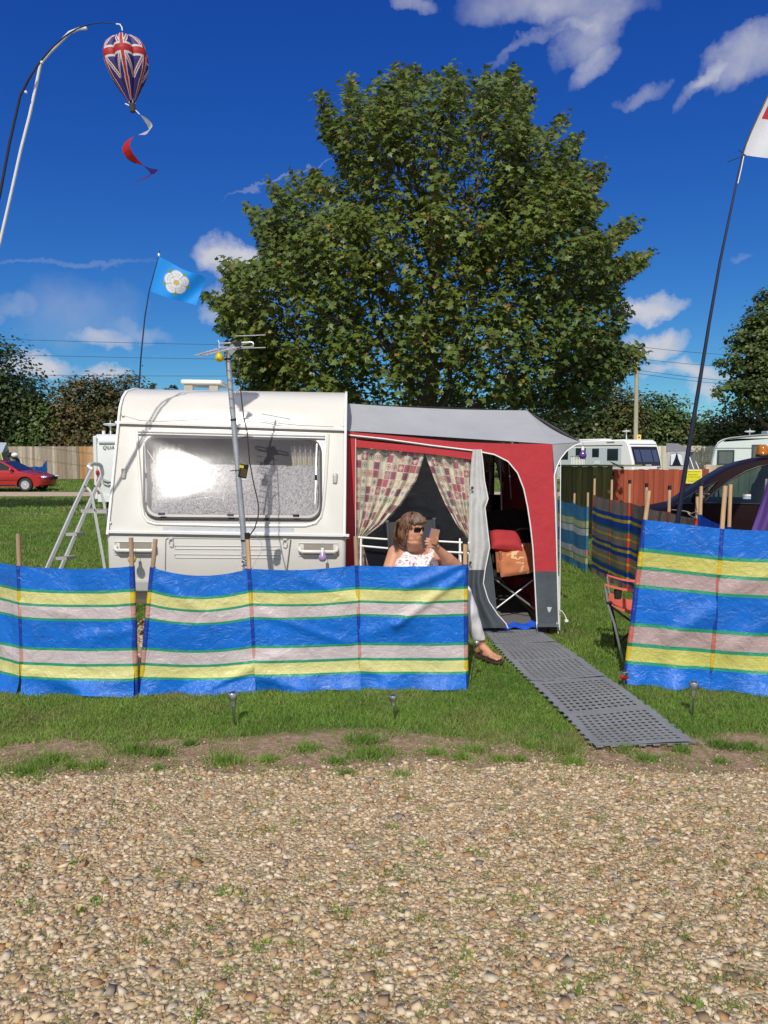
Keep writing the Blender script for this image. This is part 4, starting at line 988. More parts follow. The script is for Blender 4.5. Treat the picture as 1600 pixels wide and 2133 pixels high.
def val(u, v):
    e = [(1211, 923), (1195, 929), (1180, 940), (1168, 955), (1160, 972), (1155, 990)]
    t = u * 5; i = min(4, int(t)); t -= i
    q = (e[i][0] + (e[i + 1][0] - e[i][0]) * t, e[i][1] + (e[i + 1][1] - e[i][1]) * t)
    dp = E0.y + (AY - E0.y) * u
    a = E0.lerp(D0, min(1, u * 1.0)) + V((0, 0, -.004)); b = P(q[0], q[1], dp)
    return a.lerp(b, v)
m = MB(); m.grid(val, 20, 6); m.part('valance', GREYR, aw, fix=False, smooth=60)
m = MB(); m.tube([val(i / 20, 1) for i in range(21)] + [A_(1158, 1080, -.01), A_(1164, 1306, -.01)], .006, 6); m.part('piping', PIPING, aw)
# closed front wall (facing right) and far wall, with a small window in the far wall
m = MB(); sx = 1.575
m.prism([V((sx, AY + .01, .02)), V((sx, 10.1, .02)), V((sx, 10.1, 1.78)), V((sx, AY + .01, 1.78))], (.004, 0, 0)); m.part('front_panel', RED, aw, smooth=0)
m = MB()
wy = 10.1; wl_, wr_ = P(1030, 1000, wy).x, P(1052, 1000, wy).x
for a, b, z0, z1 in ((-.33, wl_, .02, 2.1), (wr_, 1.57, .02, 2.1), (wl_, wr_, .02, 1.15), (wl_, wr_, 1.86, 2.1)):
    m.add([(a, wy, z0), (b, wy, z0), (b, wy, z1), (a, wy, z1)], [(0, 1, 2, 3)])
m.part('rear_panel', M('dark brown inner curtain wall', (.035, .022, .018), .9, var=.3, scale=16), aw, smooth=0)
# frame poles
for a, b, rr_ in ((A_(1157, 935, .03), A_(1163, 1312, .03), .011), (A_(1168, 960, .02), A_(1166, 1312, .02), .004), (P(1042, 955, 8.2), P(1046, 1080, 8.2), .010), (P(1059, 950, 8.6), P(1065, 1040, 8.6), .006)):
    m = MB(); m.cyl(a, b, rr_, n=8); m.part('frame_pole', ALU if rr_ > .009 else PIPING, aw)
# the window: clear vinyl sheet with patterned curtains hanging behind it
VINYL = glass('clear vinyl', (.97, .97, .98), .20, .7, .035, .8, 6.0, (.28, .31, .40))  # bluish diffuse share paints a sky sheen onto the clear sheet
m = MB(); m.grid(lambda u, v: A_(739 + 248 * u, 916 + 26 * u + v * (1190 - 916 - 26 * u), .012 + .004 * math.sin(u * 9 + v * 5)), 20, 16); m.part('vinyl_window', VINYL, aw, fix=False)
def curtain_mat(name='patchwork curtain', dark=1.0):
    m, n, l, b = new_mat(name); setp(b, Roughness=.85); b.inputs['Specular IOR Level'].default_value = .1
    uv = n.new('ShaderNodeUVMap')
    def vm(op, a, c=None):
        q = n.new('ShaderNodeVectorMath'); q.operation = op; l.new(a, q.inputs[0])
        if c is not None: q.inputs[1].default_value = c
        return q.outputs[0]
    def mt(op, a, c=None, d=None):
        q = n.new('ShaderNodeMath'); q.operation = op
        for i, e in enumerate((a, c, d)):
            if e is None: continue
            if isinstance(e, (int, float)): q.inputs[i].default_value = e
            else: l.new(e, q.inputs[i])
        return q.outputs[0]
    s = vm('MULTIPLY', uv.outputs[0], (1, 1, 0))
    def wn_(v):
        q = n.new('ShaderNodeTexWhiteNoise'); q.noise_dimensions = '3D'; l.new(v, q.inputs['Vector']); return q
    cell = vm('FLOOR', s); fr = vm('FRACTION', s); w = wn_(cell); w2 = wn_(vm('ADD', cell, (31.7, 5.2, 1)))
    def ramp(f, cols, interp='CONSTANT'):
        r_ = n.new('ShaderNodeValToRGB'); r_.color_ramp.interpolation = interp; l.new(f, r_.inputs[0])
        while len(r_.color_ramp.elements) < len(cols): r_.color_ramp.elements.new(.5)
        for i, (e, c) in enumerate(zip(r_.color_ramp.elements, cols)): e.position = i / len(cols); e.color = (*[q * dark for q in c], 1)
        return r_.outputs[0]
    CR_ = (.74, .68, .52); RO = (.50, .13, .17); DK = (.07, .07, .10); GN = (.14, .21, .15); VI = (.20, .16, .32)
    base = ramp(w.outputs['Value'], [CR_, (.62, .57, .42), RO, CR_, (.7, .64, .5), (.38, .11, .14), CR_, (.58, .50, .36)])
    mark = ramp(w2.outputs['Value'], [DK, RO, VI, CR_, GN, DK, (.55, .48, .35), (.45, .12, .15)])
    sp = n.new('ShaderNodeSeparateXYZ'); l.new(fr, sp.inputs[0])
    ax = mt('ABSOLUTE', mt('SUBTRACT', sp.outputs[0], .5)); ay = mt('ABSOLUTE', mt('SUBTRACT', sp.outputs[1], .5))
    dia = mt('ADD', ax, ay); cir = mt('SQRT', mt('ADD', mt('MULTIPLY', ax, ax), mt('MULTIPLY', ay, ay)))
    sel = mt('GREATER_THAN', w2.outputs['Value'], .5)
    d = mt('ADD', mt('MULTIPLY', dia, mt('SUBTRACT', 1.0, sel)), mt('MULTIPLY', cir, sel))
    ring = mt('MULTIPLY', mt('LESS_THAN', d, .36), mt('GREATER_THAN', mt('ABSOLUTE', mt('SUBTRACT', d, .21)), .05))
    edge = mt('GREATER_THAN', mt('MAXIMUM', ax, ay), .455)
    s2 = vm('FRACTION', vm('MULTIPLY', uv.outputs[0], (4, 5, 0))); sp2 = n.new('ShaderNodeSeparateXYZ'); l.new(s2, sp2.inputs[0])
    dash = mt('MULTIPLY', mt('LESS_THAN', sp2.outputs[1], .5), mt('GREATER_THAN', ax, .40))
    def mix(f, a, c):
        q = n.new('ShaderNodeMix'); q.data_type = 'RGBA'; l.new(f, q.inputs[0]); l.new(a, q.inputs[6])
        if isinstance(c, tuple): q.inputs[7].default_value = (*[e * dark for e in c], 1)
        else: l.new(c, q.inputs[7])
        return q.outputs[2]
    c = mix(ring, base, mark); c = mix(dash, c, (.13, .13, .13)); c = mix(edge, c, (.60, .54, .40))
    l.new(c, b.inputs['Base Color'])
    return m
PATCH = curtain_mat()
def curtain(xl, xr, y0, y1, pleats, label=None, dy=.05, nu=90, nv=40, amp=.022, uw=6.0, vh=15, mat=None, name='curtain', par=None):
    m = MB(); us, vs = [i / nu for i in range(nu + 1)], [j / nv for j in range(nv + 1)]
    pts, uv = [], []
    for v in vs:
        a, b = xl(v), xr(v); yy0, yy1 = y0, y1
        for u in us:
            x = a + (b - a) * u; yt = y0(u) if callable(y0) else y0; y = yt + v * (y1 - yt)
            f = math.sin(u * pleats * 6.283 + .8 * math.sin(v * 4 + u * 5)) * amp * (.5 + .5 * min(1, (b - a) / 60))
            pts.append(P(x, y, AY + dy + f)); uv.append((u * uw + .15 * math.sin(v * 5), v * vh))
    a = nu + 1
    m.add(pts, [(j * a + i, j * a + i + 1, (j + 1) * a + i + 1, (j + 1) * a + i) for j in range(nv) for i in range(nu)], None, uv)
    return m.part(name, mat or PATCH, par or aw, fix=False, smooth=60)
LX = lambda xs: (lambda v: float(np.interp(v, [q[0] for q in xs], [q[1] for q in xs])))
curtain(LX([(0, 742), (.74, 742), (1, 742)]), LX([(0, 887), (.25, 868), (.45, 838), (.62, 800), (.72, 765), (.76, 754), (1, 770)]), lambda u: 922 + 16 * u, 1185, 5, uw=10.5)
curtain(LX([(0, 882), (.25, 905), (.45, 927), (.62, 950), (.74, 972), (.8, 974), (1, 958)]), LX([(0, 988), (1, 986)]), lambda u: 937 + 13 * u, 1185, 4.5, uw=9)
DCURT = curtain_mat('patchwork curtain shaded inside', .8)  # same print darkened to paint in the shade deep inside
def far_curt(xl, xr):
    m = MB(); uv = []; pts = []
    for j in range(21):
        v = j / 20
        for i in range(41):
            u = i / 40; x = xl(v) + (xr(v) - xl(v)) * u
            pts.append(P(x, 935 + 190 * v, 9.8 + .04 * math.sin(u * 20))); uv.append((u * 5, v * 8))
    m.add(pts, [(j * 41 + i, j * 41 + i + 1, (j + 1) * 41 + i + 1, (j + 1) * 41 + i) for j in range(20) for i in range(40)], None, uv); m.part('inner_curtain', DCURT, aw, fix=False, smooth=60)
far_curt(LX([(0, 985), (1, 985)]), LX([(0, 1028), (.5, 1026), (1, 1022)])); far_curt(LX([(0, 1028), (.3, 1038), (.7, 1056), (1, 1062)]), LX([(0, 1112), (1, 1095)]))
# door flap gathered on the left of the opening
FL = [(936, 985, 1001), (965, 981, 1005), (1000, 979, 1008), (1040, 978, 1016), (1056, 978, 1009), (1090, 977, 1013), (1140, 976, 1019), (1165, 976, 1014), (1190, 976, 1009), (1215, 976, 1006), (1250, 977, 1016), (1280, 980, 1036), (1300, 984, 1054), (1308, 986, 1057)]
fy = [q[0] for q in FL]
def flap(u, v):
    y = 936 + v * 372; a = float(np.interp(y, fy, [q[1] for q in FL])); b = float(np.interp(y, fy, [q[2] for q in FL]))
    x = a + (b - a) * u
    return P(x, y, AY - .03 - .035 * math.sin(u * 9 + v * 2.2) * (.3 + .7 * v) - .05 * u * (1 - u))
m = MB(); m.grid(lambda u, v: flap(u, v * .675), 16, 40); df = m.part('door_flap', GREYW, aw, fix=False, smooth=60)
m = MB(); m.grid(lambda u, v: flap(u, .675 + v * .325), 16, 20); m.part('flap_mudwall', GREYD, df, fix=False, smooth=60)
m = MB(); bx = [(1190, 1009), (1215, 1021), (1250, 1032), (1285, 1037), (1308, 1040)]
def back(u, v):
    y = 1130 + 172 * v; return P(1010 + u * float(np.interp(y, [1130, 1180, 1302], [8, 16, 28])), y, AY + .02 + .02 * u)
m.grid(back, 6, 16); m.part('flap_fold', GREYD, df, fix=False)
m = MB(); m.tube([flap(1, i / 40) + V((.004, -.006, 0)) for i in range(41)], .0055, 6); m.part('piping', PIPING, df)
for (x, y) in ((984, 1016), (980, 1172)):
    m = MB(); m.ell(P(x, y, AY - .09), (.012, .01, .014)); m.tube([P(x, y, AY - .09), P(x - 4, y + 6, AY - .08)], .004, 5); m.part('toggle', BLACK, df)
# floor inside and the loose groundsheet at the door
CARP = M('grey ribbed awning carpet', (.16, .155, .16), .95, var=.3, scale=26, bump=.5, bscale=60, stretch=(1, 5, 1))
m = MB(); m.add([(-.3, AY + .02, .013), (1.56, AY + .02, .013), (1.56, 8.15, .013), (-.3, 8.15, .013)], [(0, 1, 2, 3)]); m.add([(-.3, 8.14, .010), (1.56, 8.14, .010), (1.56, 10.1, .010), (-.3, 10.1, .010)], [(0, 1, 2, 3)])
cp_ = m.solo('awning_carpet', CARP, 'grey ribbed carpet on the floor inside the awning door', 'carpet', loc=(.6, 7.6, 0))
m = MB(); m.grid(lambda u, v: V((.98 + .50 * u, 7.0 + .12 * v, .030 + .03 * math.sin(u * 9 + v * 3) ** 2 + .04 * u * v)), 18, 5); m.solo('groundsheet', M('blue groundsheet', (.015, .09, .55), .35, var=.15), 'crumpled blue groundsheet edge at the foot of the awning door', 'groundsheet', fix=False)
m = MB(); m.grid(lambda u, v: V((.80 + .42 * u, 6.90 + .10 * v, .035 - .03 * (2 * v - 1) ** 2 + .006 * math.sin(u * 30))), 18, 6); m.part('door_sill', GREYD, aw, fix=False)
# white guy cord and loops by the corner leg
m = MB(); m.tube([A_(1164, 1200, -.02), A_(1165, 1270, -.03), A_(1172, 1274, -.04), A_(1178, 1284, -.03), A_(1181, 1294, -.05)], .004, 6); m.tube([A_(1117, 1296, -.02), A_(1120, 1316, -.03)], .004, 6); m.tube([A_(1160, 1296, -.02), A_(1163, 1320, -.03)], .004, 6); m.part('cord', PIPING, aw)
m = MB(); m.box(A_(1180, 1293, -.05), (.03, .02, .02)); m.part('cord_toggle', PIPING, aw)
festoon('bulb_light', 'purple bulb light hanging from the awning canopy corner', E0 + V((.01, -.02, -.075)), (.16, .07, .36), .036)
m = MB(); m.tube([P(746, 1119, 6.8), P(800, 1123, 6.8), P(905, 1127, 6.8), P(978, 1131, 6.8)], .0085, 8)
rk = thing('clothes_airer', 'white rail airer standing behind the seated woman', 'airer', (P(866, 1120, 6.8).x, 6.8, 0))
m.part('top_rail', PIPING, rk)
m = MB(); m.tube([P(752, 1137, 6.72), P(806, 1142, 6.72), P(905, 1148, 6.72), P(976, 1152, 6.72)], .0085, 8); m.part('lower_rail', PIPING, rk)
for x in (752, 958):
    a = P(x, 1122, 6.8); m = MB(); m.tube([a, V((a.x, 6.72, .75)), V((a.x, 6.62, 0))], .008, 8); m.tube([a, V((a.x, 6.90, 0))], .008, 8); m.part('leg', PIPING, rk)

# ------------------------------------------------------------------ things just inside the awning door
fc = thing('folding_chair', 'folding chair with crossed silver legs inside the awning doorway', 'chair', (P(1072, 1270, 7.7).x, 7.75, 0))
for a, b in (((1028, 1204), (1114, 1268)), ((1116, 1204), (1030, 1270))):
    m = MB(); m.cyl(P(*a, 7.55), P(*b, 7.55), .010, n=8); m.part('crossed_leg', ALU, fc)
for a, b in (((1030, 1206), (1112, 1250)), ((1114, 1206), (1034, 1250))):
    m = MB(); m.cyl(P(*a, 8.0), P(*b, 8.0), .010, n=8); m.part('crossed_leg', BLACK, fc)
m = MB(); q0, q1 = P(1026, 1198, 7.5), P(1118, 1198, 7.5); m.box(((q0.x + q1.x) / 2, 7.75, q0.z), (q1.x - q0.x, .5, .05)); m.part('seat', M('black chair fabric', (.015, .013, .012), .85), fc, bevel=.01)
m = MB(); m.bar(P(1030, 1200, 8.02), P(1020, 1090, 8.15), .02, .02); m.bar(P(1116, 1200, 8.02), P(1112, 1090, 8.15), .02, .02); m.box((q0.x * .5 + q1.x * .5, 8.12, q0.z + .42), (.44, .03, .35)); m.part('backrest', M('black chair fabric', (.015, .013, .012), .85), fc)
def cushion(name, label, c, rx, ry, rz, tilt, mat, buttons=None, cat='cushion'):
    rot = Matrix.Rotation(tilt[1], 3, 'Y') @ Matrix.Rotation(tilt[0], 3, 'X')
    m = MB(); N = 30
    def side(s):
        def fn(u, v):
            a, b = 2 * u - 1, 2 * v - 1; h = ((1 - a ** 4) * (1 - b ** 4)) ** .5
            if buttons:
                for (p, q) in buttons: h *= 1 - .55 * math.exp(-((a - p) ** 2 + (b - q) ** 2) / .05)
            h += .05 * mnoise.noise(V((a * 2, b * 2, s))) * (1 - a * a) * (1 - b * b)
            return V(c) + rot @ V((a * rx, b * ry, s * rz * h))
        return fn
    m.grid(side(1), N, N); m.grid(side(-1), N, N)
    return m.solo(name, mat, label, cat, fix=True, smooth=70)
def floral(name, base, cols, scale, thr=.52, rough=.85):
    m, n, l, b = new_mat(name); setp(b, Roughness=rough); b.inputs['Specular IOR Level'].default_value = .15
    t = n.new('ShaderNodeTexCoord'); last = None; col = None
    prev = n.new('ShaderNodeRGB'); prev.outputs[0].default_value = (*base, 1); prev = prev.outputs[0]
    for i, c in enumerate(cols):
        mp = n.new('ShaderNodeMapping'); mp.inputs['Location'].default_value = (i * 3.7, i * 1.9, i * 5.1); l.new(t.outputs['Object'], mp.inputs[0])
        x = n.new('ShaderNodeTexNoise'); x.inputs['Scale'].default_value = scale * (1 + .15 * i); x.inputs['Detail'].default_value = 2; x.inputs['Distortion'].default_value = 1.2; l.new(mp.outputs[0], x.inputs[0])
        g = n.new('ShaderNodeMath'); g.operation = 'GREATER_THAN'; g.inputs[1].default_value = thr + .03 * (i % 2); l.new(x.outputs[0], g.inputs[0])
        q = n.new('ShaderNodeMix'); q.data_type = 'RGBA'; l.new(g.outputs[0], q.inputs[0]); l.new(prev, q.inputs[6]); q.inputs[7].default_value = (*c, 1); prev = q.outputs[2]
    l.new(prev, b.inputs['Base Color'])
    return m
cushion('seat_cushion', 'padded orange cushion with cream leaf pattern on the folding chair', P(1078, 1165, 7.45), .20, .17, .055, (R(55), R(-8)), floral('orange leaf fabric', (.46, .17, .08), [(.62, .34, .20), (.72, .52, .30)], 9, .60), [(0, 0), (-.5, .5), (.5, .5), (-.5, -.5), (.5, -.5)])
cushion('cushion', 'plain red cushion lying on top of the orange cushion', P(1054, 1127, 7.55), .155, .13, .075, (R(35), R(4)), M('red cushion fabric', (.42, .03, .035), .8, var=.12, scale=8, bump=.4, bscale=10))
m = MB(); m.ell(P(1048, 1093, 8.2), (.26, .22, .16), 24, 16); m.ell(P(1078, 1085, 8.1), (.16, .16, .13), 20, 14); m.ell(P(1025, 1100, 8.1), (.14, .18, .12), 20, 14); m.ell(P(1088, 1110, 8.0), (.14, .14, .10), 20, 14)
for i, q in enumerate(m.v): m.v[i] = q + V((mnoise.noise(q * 7), mnoise.noise(q * 7 + V((9, 0, 0))), mnoise.noise(q * 7 + V((0, 9, 0))))) * .05
m.solo('duvet_bundle', M('dark brown bedding', (.022, .012, .010), .9, var=.3), 'dark brown bundle of bedding heaped behind the red cushion', 'bedding')
m = MB(); c_ = P(1054, 1190, 7.42)
for k in range(7):
    a = random.Random(k).uniform(0, 3.1); m.tube([c_ + V((math.cos(t) * .05 * math.cos(a) , -.01 + .02 * math.sin(a) * math.cos(t), math.sin(t) * .035)) for t in np.linspace(0, 6.28, 18)], .0022, 5)
m.solo('cable_coil', M('pale grey cable', (.45, .40, .28), .5), 'small tangled coil of cable hanging under the orange cushion', 'cable')
m = MB(); m.grid(lambda u, v: P(1032 + 14 * u + 3 * v, 1150 + 42 * v, 7.43 + .02 * math.sin(u * 6)), 8, 12); m.solo('cushion_tie', floral('orange leaf fabric tie', (.46, .17, .08), [(.62, .34, .20)], 14, .58), 'hanging orange corner flap of the leaf cushion', 'fabric', fix=False)
# ------------------------------------------------------------------ windbreaks
def windbreak_mat(name, rough, transl, bump):
    m, n, l, b = new_mat(name); setp(b, Roughness=rough, **{'Specular IOR Level': .55})
    a = n.new('ShaderNodeAttribute'); a.attribute_name = 'col'
    t = n.new('ShaderNodeTexCoord'); nx = n.new('ShaderNodeTexNoise'); nx.inputs['Scale'].default_value = 5; nx.inputs['Detail'].default_value = 6; l.new(t.outputs['Object'], nx.inputs['Vector'])
    mp = n.new('ShaderNodeMapping'); mp.inputs['Scale'].default_value = (3, 3, 170); l.new(t.outputs['Object'], mp.inputs[0])
    thr = n.new('ShaderNodeTexNoise'); thr.inputs['Scale'].default_value = 2; thr.inputs['Detail'].default_value = 3; l.new(mp.outputs[0], thr.inputs['Vector'])
    ad_ = n.new('ShaderNodeMath'); ad_.operation = 'ADD'; l.new(nx.outputs['Fac'], ad_.inputs[0]); l.new(thr.outputs['Fac'], ad_.inputs[1])
    r_ = n.new('ShaderNodeMapRange'); r_.inputs[1].default_value = .7; r_.inputs[2].default_value = 1.3; r_.inputs[3].default_value = .82; r_.inputs[4].default_value = 1.2; l.new(ad_.outputs[0], r_.inputs[0])
    mu = n.new('ShaderNodeVectorMath'); mu.operation = 'SCALE'; l.new(a.outputs['Color'], mu.inputs[0]); l.new(r_.outputs[0], mu.inputs['Scale']); l.new(mu.outputs[0], b.inputs['Base Color'])
    n2 = n.new('ShaderNodeTexNoise'); n2.inputs['Scale'].default_value = 13; n2.inputs['Detail'].default_value = 9; n2.inputs['Roughness'].default_value = .65; n2.inputs['Distortion'].default_value = .8; l.new(t.outputs['Object'], n2.inputs['Vector'])
    bp = n.new('ShaderNodeBump'); bp.inputs['Strength'].default_value = bump; bp.inputs['Distance'].default_value = .02; l.new(n2.outputs['Fac'], bp.inputs['Height'])
    b2 = n.new('ShaderNodeBump'); b2.inputs['Strength'].default_value = .25; b2.inputs['Distance'].default_value = .004; l.new(thr.outputs['Fac'], b2.inputs['Height']); l.new(bp.outputs[0], b2.inputs['Normal'])
    l.new(b2.outputs[0], b.inputs['Normal'])
    tr = n.new('ShaderNodeBsdfTranslucent'); l.new(mu.outputs[0], tr.inputs['Color'])
    ms = n.new('ShaderNodeMixShader'); ms.inputs[0].default_value = transl; l.new(b.outputs[0], ms.inputs[1]); l.new(tr.outputs[0], ms.inputs[2]); l.new(ms.outputs[0], n['Material Output'].inputs['Surface'])
    return m
WBM = windbreak_mat('woven plastic windbreak', .22, .14, .85)
WBF = windbreak_mat('faded woven windbreak', .5, .30, .6)
BL, GNS, YL, PK = (.006, .155, .64), (.03, .31, .17), (.68, .65, .27), (.60, .52, .53)
BLs, YLs, PKs, GNs_ = (.008, .05, .36), (.68, .50, .035), (.58, .30, .27), (.015, .19, .09)
STR_A = [(0, .171, BL, BLs), (.171, .193, GNS, GNs_), (.193, .28, YL, YLs), (.28, .30, GNS, GNs_), (.30, .39, PK, PKs), (.39, .41, GNS, GNs_), (.41, .622, BL, BLs), (.622, .644, GNS, GNs_), (.644, .744, PK, PKs), (.744, .766, GNS, GNs_), (.766, .854, YL, YLs), (.854, .874, GNS, GNs_), (.874, 1, BL, BLs)]
PKd = (.46, .34, .33); STR_C = [(a, b, {PK: PKd, YL: (.58, .55, .14)}.get(c, c), {PKs: (.56, .16, .12)}.get(s, s)) for a, b, c, s in STR_A]
TP, BD, YD, GD2, RD = (.27, .215, .19), (.008, .05, .30), (.50, .42, .05), (.01, .17, .08), (.62, .065, .02)
STR_D = [(0, .15, TP, RD), (.15, .20, BD, BD), (.20, .235, YD, YD), (.235, .32, BD, BD), (.32, .345, GD2, GD2), (.345, .405, TP, RD), (.405, .43, YD, YD), (.43, .505, TP, RD), (.505, .54, BD, BD), (.54, .575, YD, YD), (.575, .625, BD, BD), (.625, .69, TP, RD), (.69, .715, YD, YD), (.715, .775, TP, RD), (.775, .795, GD2, GD2), (.795, .845, BD, BD), (.845, .88, YD, YD), (.88, .925, BD, BD), (.925, 1, TP, RD)]
LB, LY, LW = (.05, .22, .42), (.50, .50, .28), (.58, .57, .57)
STR_F = [(0, .2, LB, LB), (.2, .22, GNS, GNS), (.22, .32, LY, LY), (.32, .34, GNS, GNS), (.34, .44, LW, LW), (.44, .66, LB, LB), (.66, .76, LW, (.6, .2, .18)), (.76, .78, GNS, GNS), (.78, .87, LY, LY), (.87, 1, LB, LB)]
STR_E = [(0, 1, (.006, .06, .42), (.006, .05, .36))]
def windbreak(label, poles, stripes, sag, seed, mat=WBM, wood=WOOD, group='striped windbreaks', rr_=.0165, ridges=(), wr=.010, bil=0.0, flutter=.02, depth_bottom=.03, flare=0.0):
    """poles: (base point, top point, height share of the fabric top, cap?) from one end to the other"""
    r = random.Random(seed)
    o = thing('windbreak', label, 'windbreak', poles[0][0], group)
    ws = [(V((r.uniform(-1, 1) * 14, r.uniform(-1, 1) * 14, r.uniform(-1, 1) * 11)), r.uniform(0, 6.28), r.uniform(.3, 1)) for _ in range(7)]
    us_all = []; 
    for i, (b, t, f, cap) in enumerate(poles):
        d = t - b; low = b - d.normalized() * .12
        m = MB(); m.tube([low, b.lerp(t, .5), t], [rr_, rr_, rr_ * .95], 12); p = m.part('pole', wood if cap != 'old' else WOODOLD, o)
        if cap is True:
            m = MB(); m.cyl(t - d.normalized() * .035, t + d.normalized() * .008, rr_ * 1.18, n=12); m.part('pole_cap', BLACK, p)
        m = MB(); vs, fs, col = [], [], []
        ft = b.lerp(t, f); x, y = frame(d)
        rows = []
        for a, c, _, s in stripes:
            k = max(1, int((c - a) / .04))
            for j in range(k): rows.append((a + (c - a) * j / k, s))
        rows.append((1, None)); n_ = 14
        for v, s in rows:
            c = ft.lerp(b, v); w = rr_ * (1.22 + .10 * mnoise.noise(V((v * 9, i * 3.1, seed))))
            vs += [c + x * math.cos(6.283 * q / n_) * w + y * math.sin(6.283 * q / n_) * w for q in range(n_)]
        for j in range(len(rows) - 1):
            for q in range(n_): fs.append((j * n_ + q, j * n_ + (q + 1) % n_, (j + 1) * n_ + (q + 1) % n_, (j + 1) * n_ + q)); col.append(rows[j][1])
        m.add(vs, fs, col); m.part('sleeve', mat, o, fix=True)
    for i in range(len(poles) - 1):
        (b0, t0, f0, _), (b1, t1, f1, _) = poles[i], poles[i + 1]
        vsl = []
        for a, c, _, s in stripes:
            k = max(1, int(round((c - a) / .022))); vsl += [a + (c - a) * j / k for j in range(k)]
        vsl.append(1.0)
        sg = sag[i] if isinstance(sag, (list, tuple)) else sag
        L = (b1 - b0).length; nrm = (b1 - b0).cross(V((0, 0, 1))).normalized()
        if nrm.y > 0: nrm = -nrm
        nu = max(24, int(L / .02))
        def fn(u, v):
            p0 = b0.lerp(t0, f0 * (1 - v)); p1 = b1.lerp(t1, f1 * (1 - v)); q = p0.lerp(p1, u); e = 4 * u * (1 - u)
            q = q - V((0, 0, sg * e * (1 - .75 * v)))
            w = sum(k * math.sin(a.dot(q) + ph + 1.5 * math.sin(a.dot(q) * .37 + ph)) for a, ph, k in ws) / 3
            dsp = w * wr * min(1, e * 2.5) + bil * e * math.sin(math.pi * min(1, v * 1.1))
            for (ui, x0, y0, x1, y1, wd, am) in ridges:
                if ui != i: continue
                dx, dy = x1 - x0, y1 - y0; tt = max(0, min(1, ((u - x0) * dx + (v - y0) * dy) / (dx * dx + dy * dy)))
                dd = (u - x0 - dx * tt) ** 2 + (v - y0 - dy * tt) ** 2; dsp += am * math.exp(-dd / (wd * wd))
            if v > .86: dsp += flutter * (v - .86) / .14 * math.sin(u * 11 + seed + i * 2) * (.4 + .6 * e); q = q + V((0, 0, depth_bottom * e * (v - .86) / .14 * (.5 + .5 * math.sin(u * 7 + seed))))
            if v > .80: dsp += flare * ((v - .80) / .20) ** 1.6 * (.75 + .35 * math.sin(u * 5 + seed * 1.3))
            # hangs from the outer face of the sleeve
            return q + nrm * (dsp + rr_ * .9)
        def cf(u, v):
            for a, c, k, s in stripes:
                if a <= v <= c: return k
            return stripes[-1][2]
        m = MB(); m.grid(fn, nu, 0, cf, vs=vsl); m.part('fabric', mat, o, fix=False, smooth=80)
    return o
def pole(bx, by, tx, ty, fy, cap=False, z=0.0):     # photo pixels of base, pole top and fabric top
    b = G(bx, by, z); t = P(tx, ty, b.y); ff = P(tx, fy, b.y).z
    return (b, t, (ff - b.z) / (t.z - b.z), cap)
windbreak('blue windbreak with yellow and pink stripes running from the caravan to the left edge',
          [pole(-330, 1345, -340, 1085, 1130, 'old'), pole(-90, 1398, -80, 1090, 1140, 'old'), pole(50, 1444, 38, 1112, 1178, 'old'), pole(284, 1449, 273, 1120, 1179, 'old')], STR_A, [.04, .02, .02], 3,
          ridges=[(2, .05, .82, .5, .93, .05, .014), (2, .5, .93, 1, .86, .06, .012), (1, .4, .3, 1, .8, .08, .012), (2, .0, .30, .5, .36, .03, .008), (2, .5, .55, 1, .48, .04, .010)], flutter=.03, flare=.055, wr=.013)
windbreak('blue windbreak with yellow and pink stripes in front of the seated woman',
          [pole(293, 1446, 324, 1123, 1181, 'old'), pole(534, 1438, 515, 1112, 1184, True), pole(752, 1433, 741, 1117, 1177, 'old'), pole(970, 1434, 969, 1122, 1175, True)], STR_A, [.055, .02, .012], 8,
          ridges=[(0, .45, 1, 1, .80, .05, .022), (0, .55, .99, 1, .84, .03, -.015), (1, 0, .85, .5, .95, .06, .018), (1, 0, .78, .25, .70, .05, .012), (1, .0, .9, .8, 1, .04, .012), (2, .35, .47, .97, .08, .030, .034), (2, .45, .17, 1, -.02, .035, .022), (2, .05, .55, .45, .45, .05, .012), (2, 0, .8, .3, .92, .05, .010), (1, .1, .35, .9, .62, .035, .012), (1, .5, .05, 1, .3, .04, .010), (0, .1, .1, .6, .32, .04, .010)], flutter=.03, flare=.06, wr=.013)
windbreak('tall blue windbreak with yellow and dull pink stripes at the right edge',
          [pole(1302, 1424, 1352, 1022, 1082), pole(1478, 1437, 1511, 1012, 1101), pole(1745, 1452, 1760, 1014, 1104), pole(1985, 1462, 1990, 1016, 1108)], STR_C, [.0, .012, .02], 14,
          ridges=[(0, .45, .70, .95, .50, .06, .022), (0, .2, .75, .7, .85, .06, .012), (0, .1, .02, .45, .1, .1, .012), (1, 0, .40, .4, .25, .06, .018), (1, .1, .75, .5, .5, .05, .014)], wr=.016, flutter=.035, flare=.04)
def gp(x, y, tz, fz, cap=True, dx=0.0):             # ground pixel, pole height, fabric height
    b = G(x, y); return (b, b + V((dx, 0, tz)), fz / tz, cap)
def yp(x, ty, Y, tz, fz, cap=True, dx=0.0):         # pole given by its top pixel and distance
    t = P(x, ty, Y); return (V((t.x - dx, Y, 0)), V((t.x, Y, t.z)), fz / t.z, cap)
windbreak('taupe windbreak with many narrow blue and yellow stripes and red pole sleeves',
          [yp(1239, 991, 10.6, 1.38, 1.12, True), yp(1275, 993, 9.8, 1.38, 1.10, True), yp(1312, 1001, 9.2, 1.38, 1.10, True), yp(1347, 1008, 8.5, 1.36, 1.09, True), yp(1395, 1013, 7.9, 1.36, 1.09, True), yp(1453, 1026, 7.2, 1.33, 1.08, True)], STR_D, .012, 21, mat=WBF, group='striped windbreaks', bil=.02)
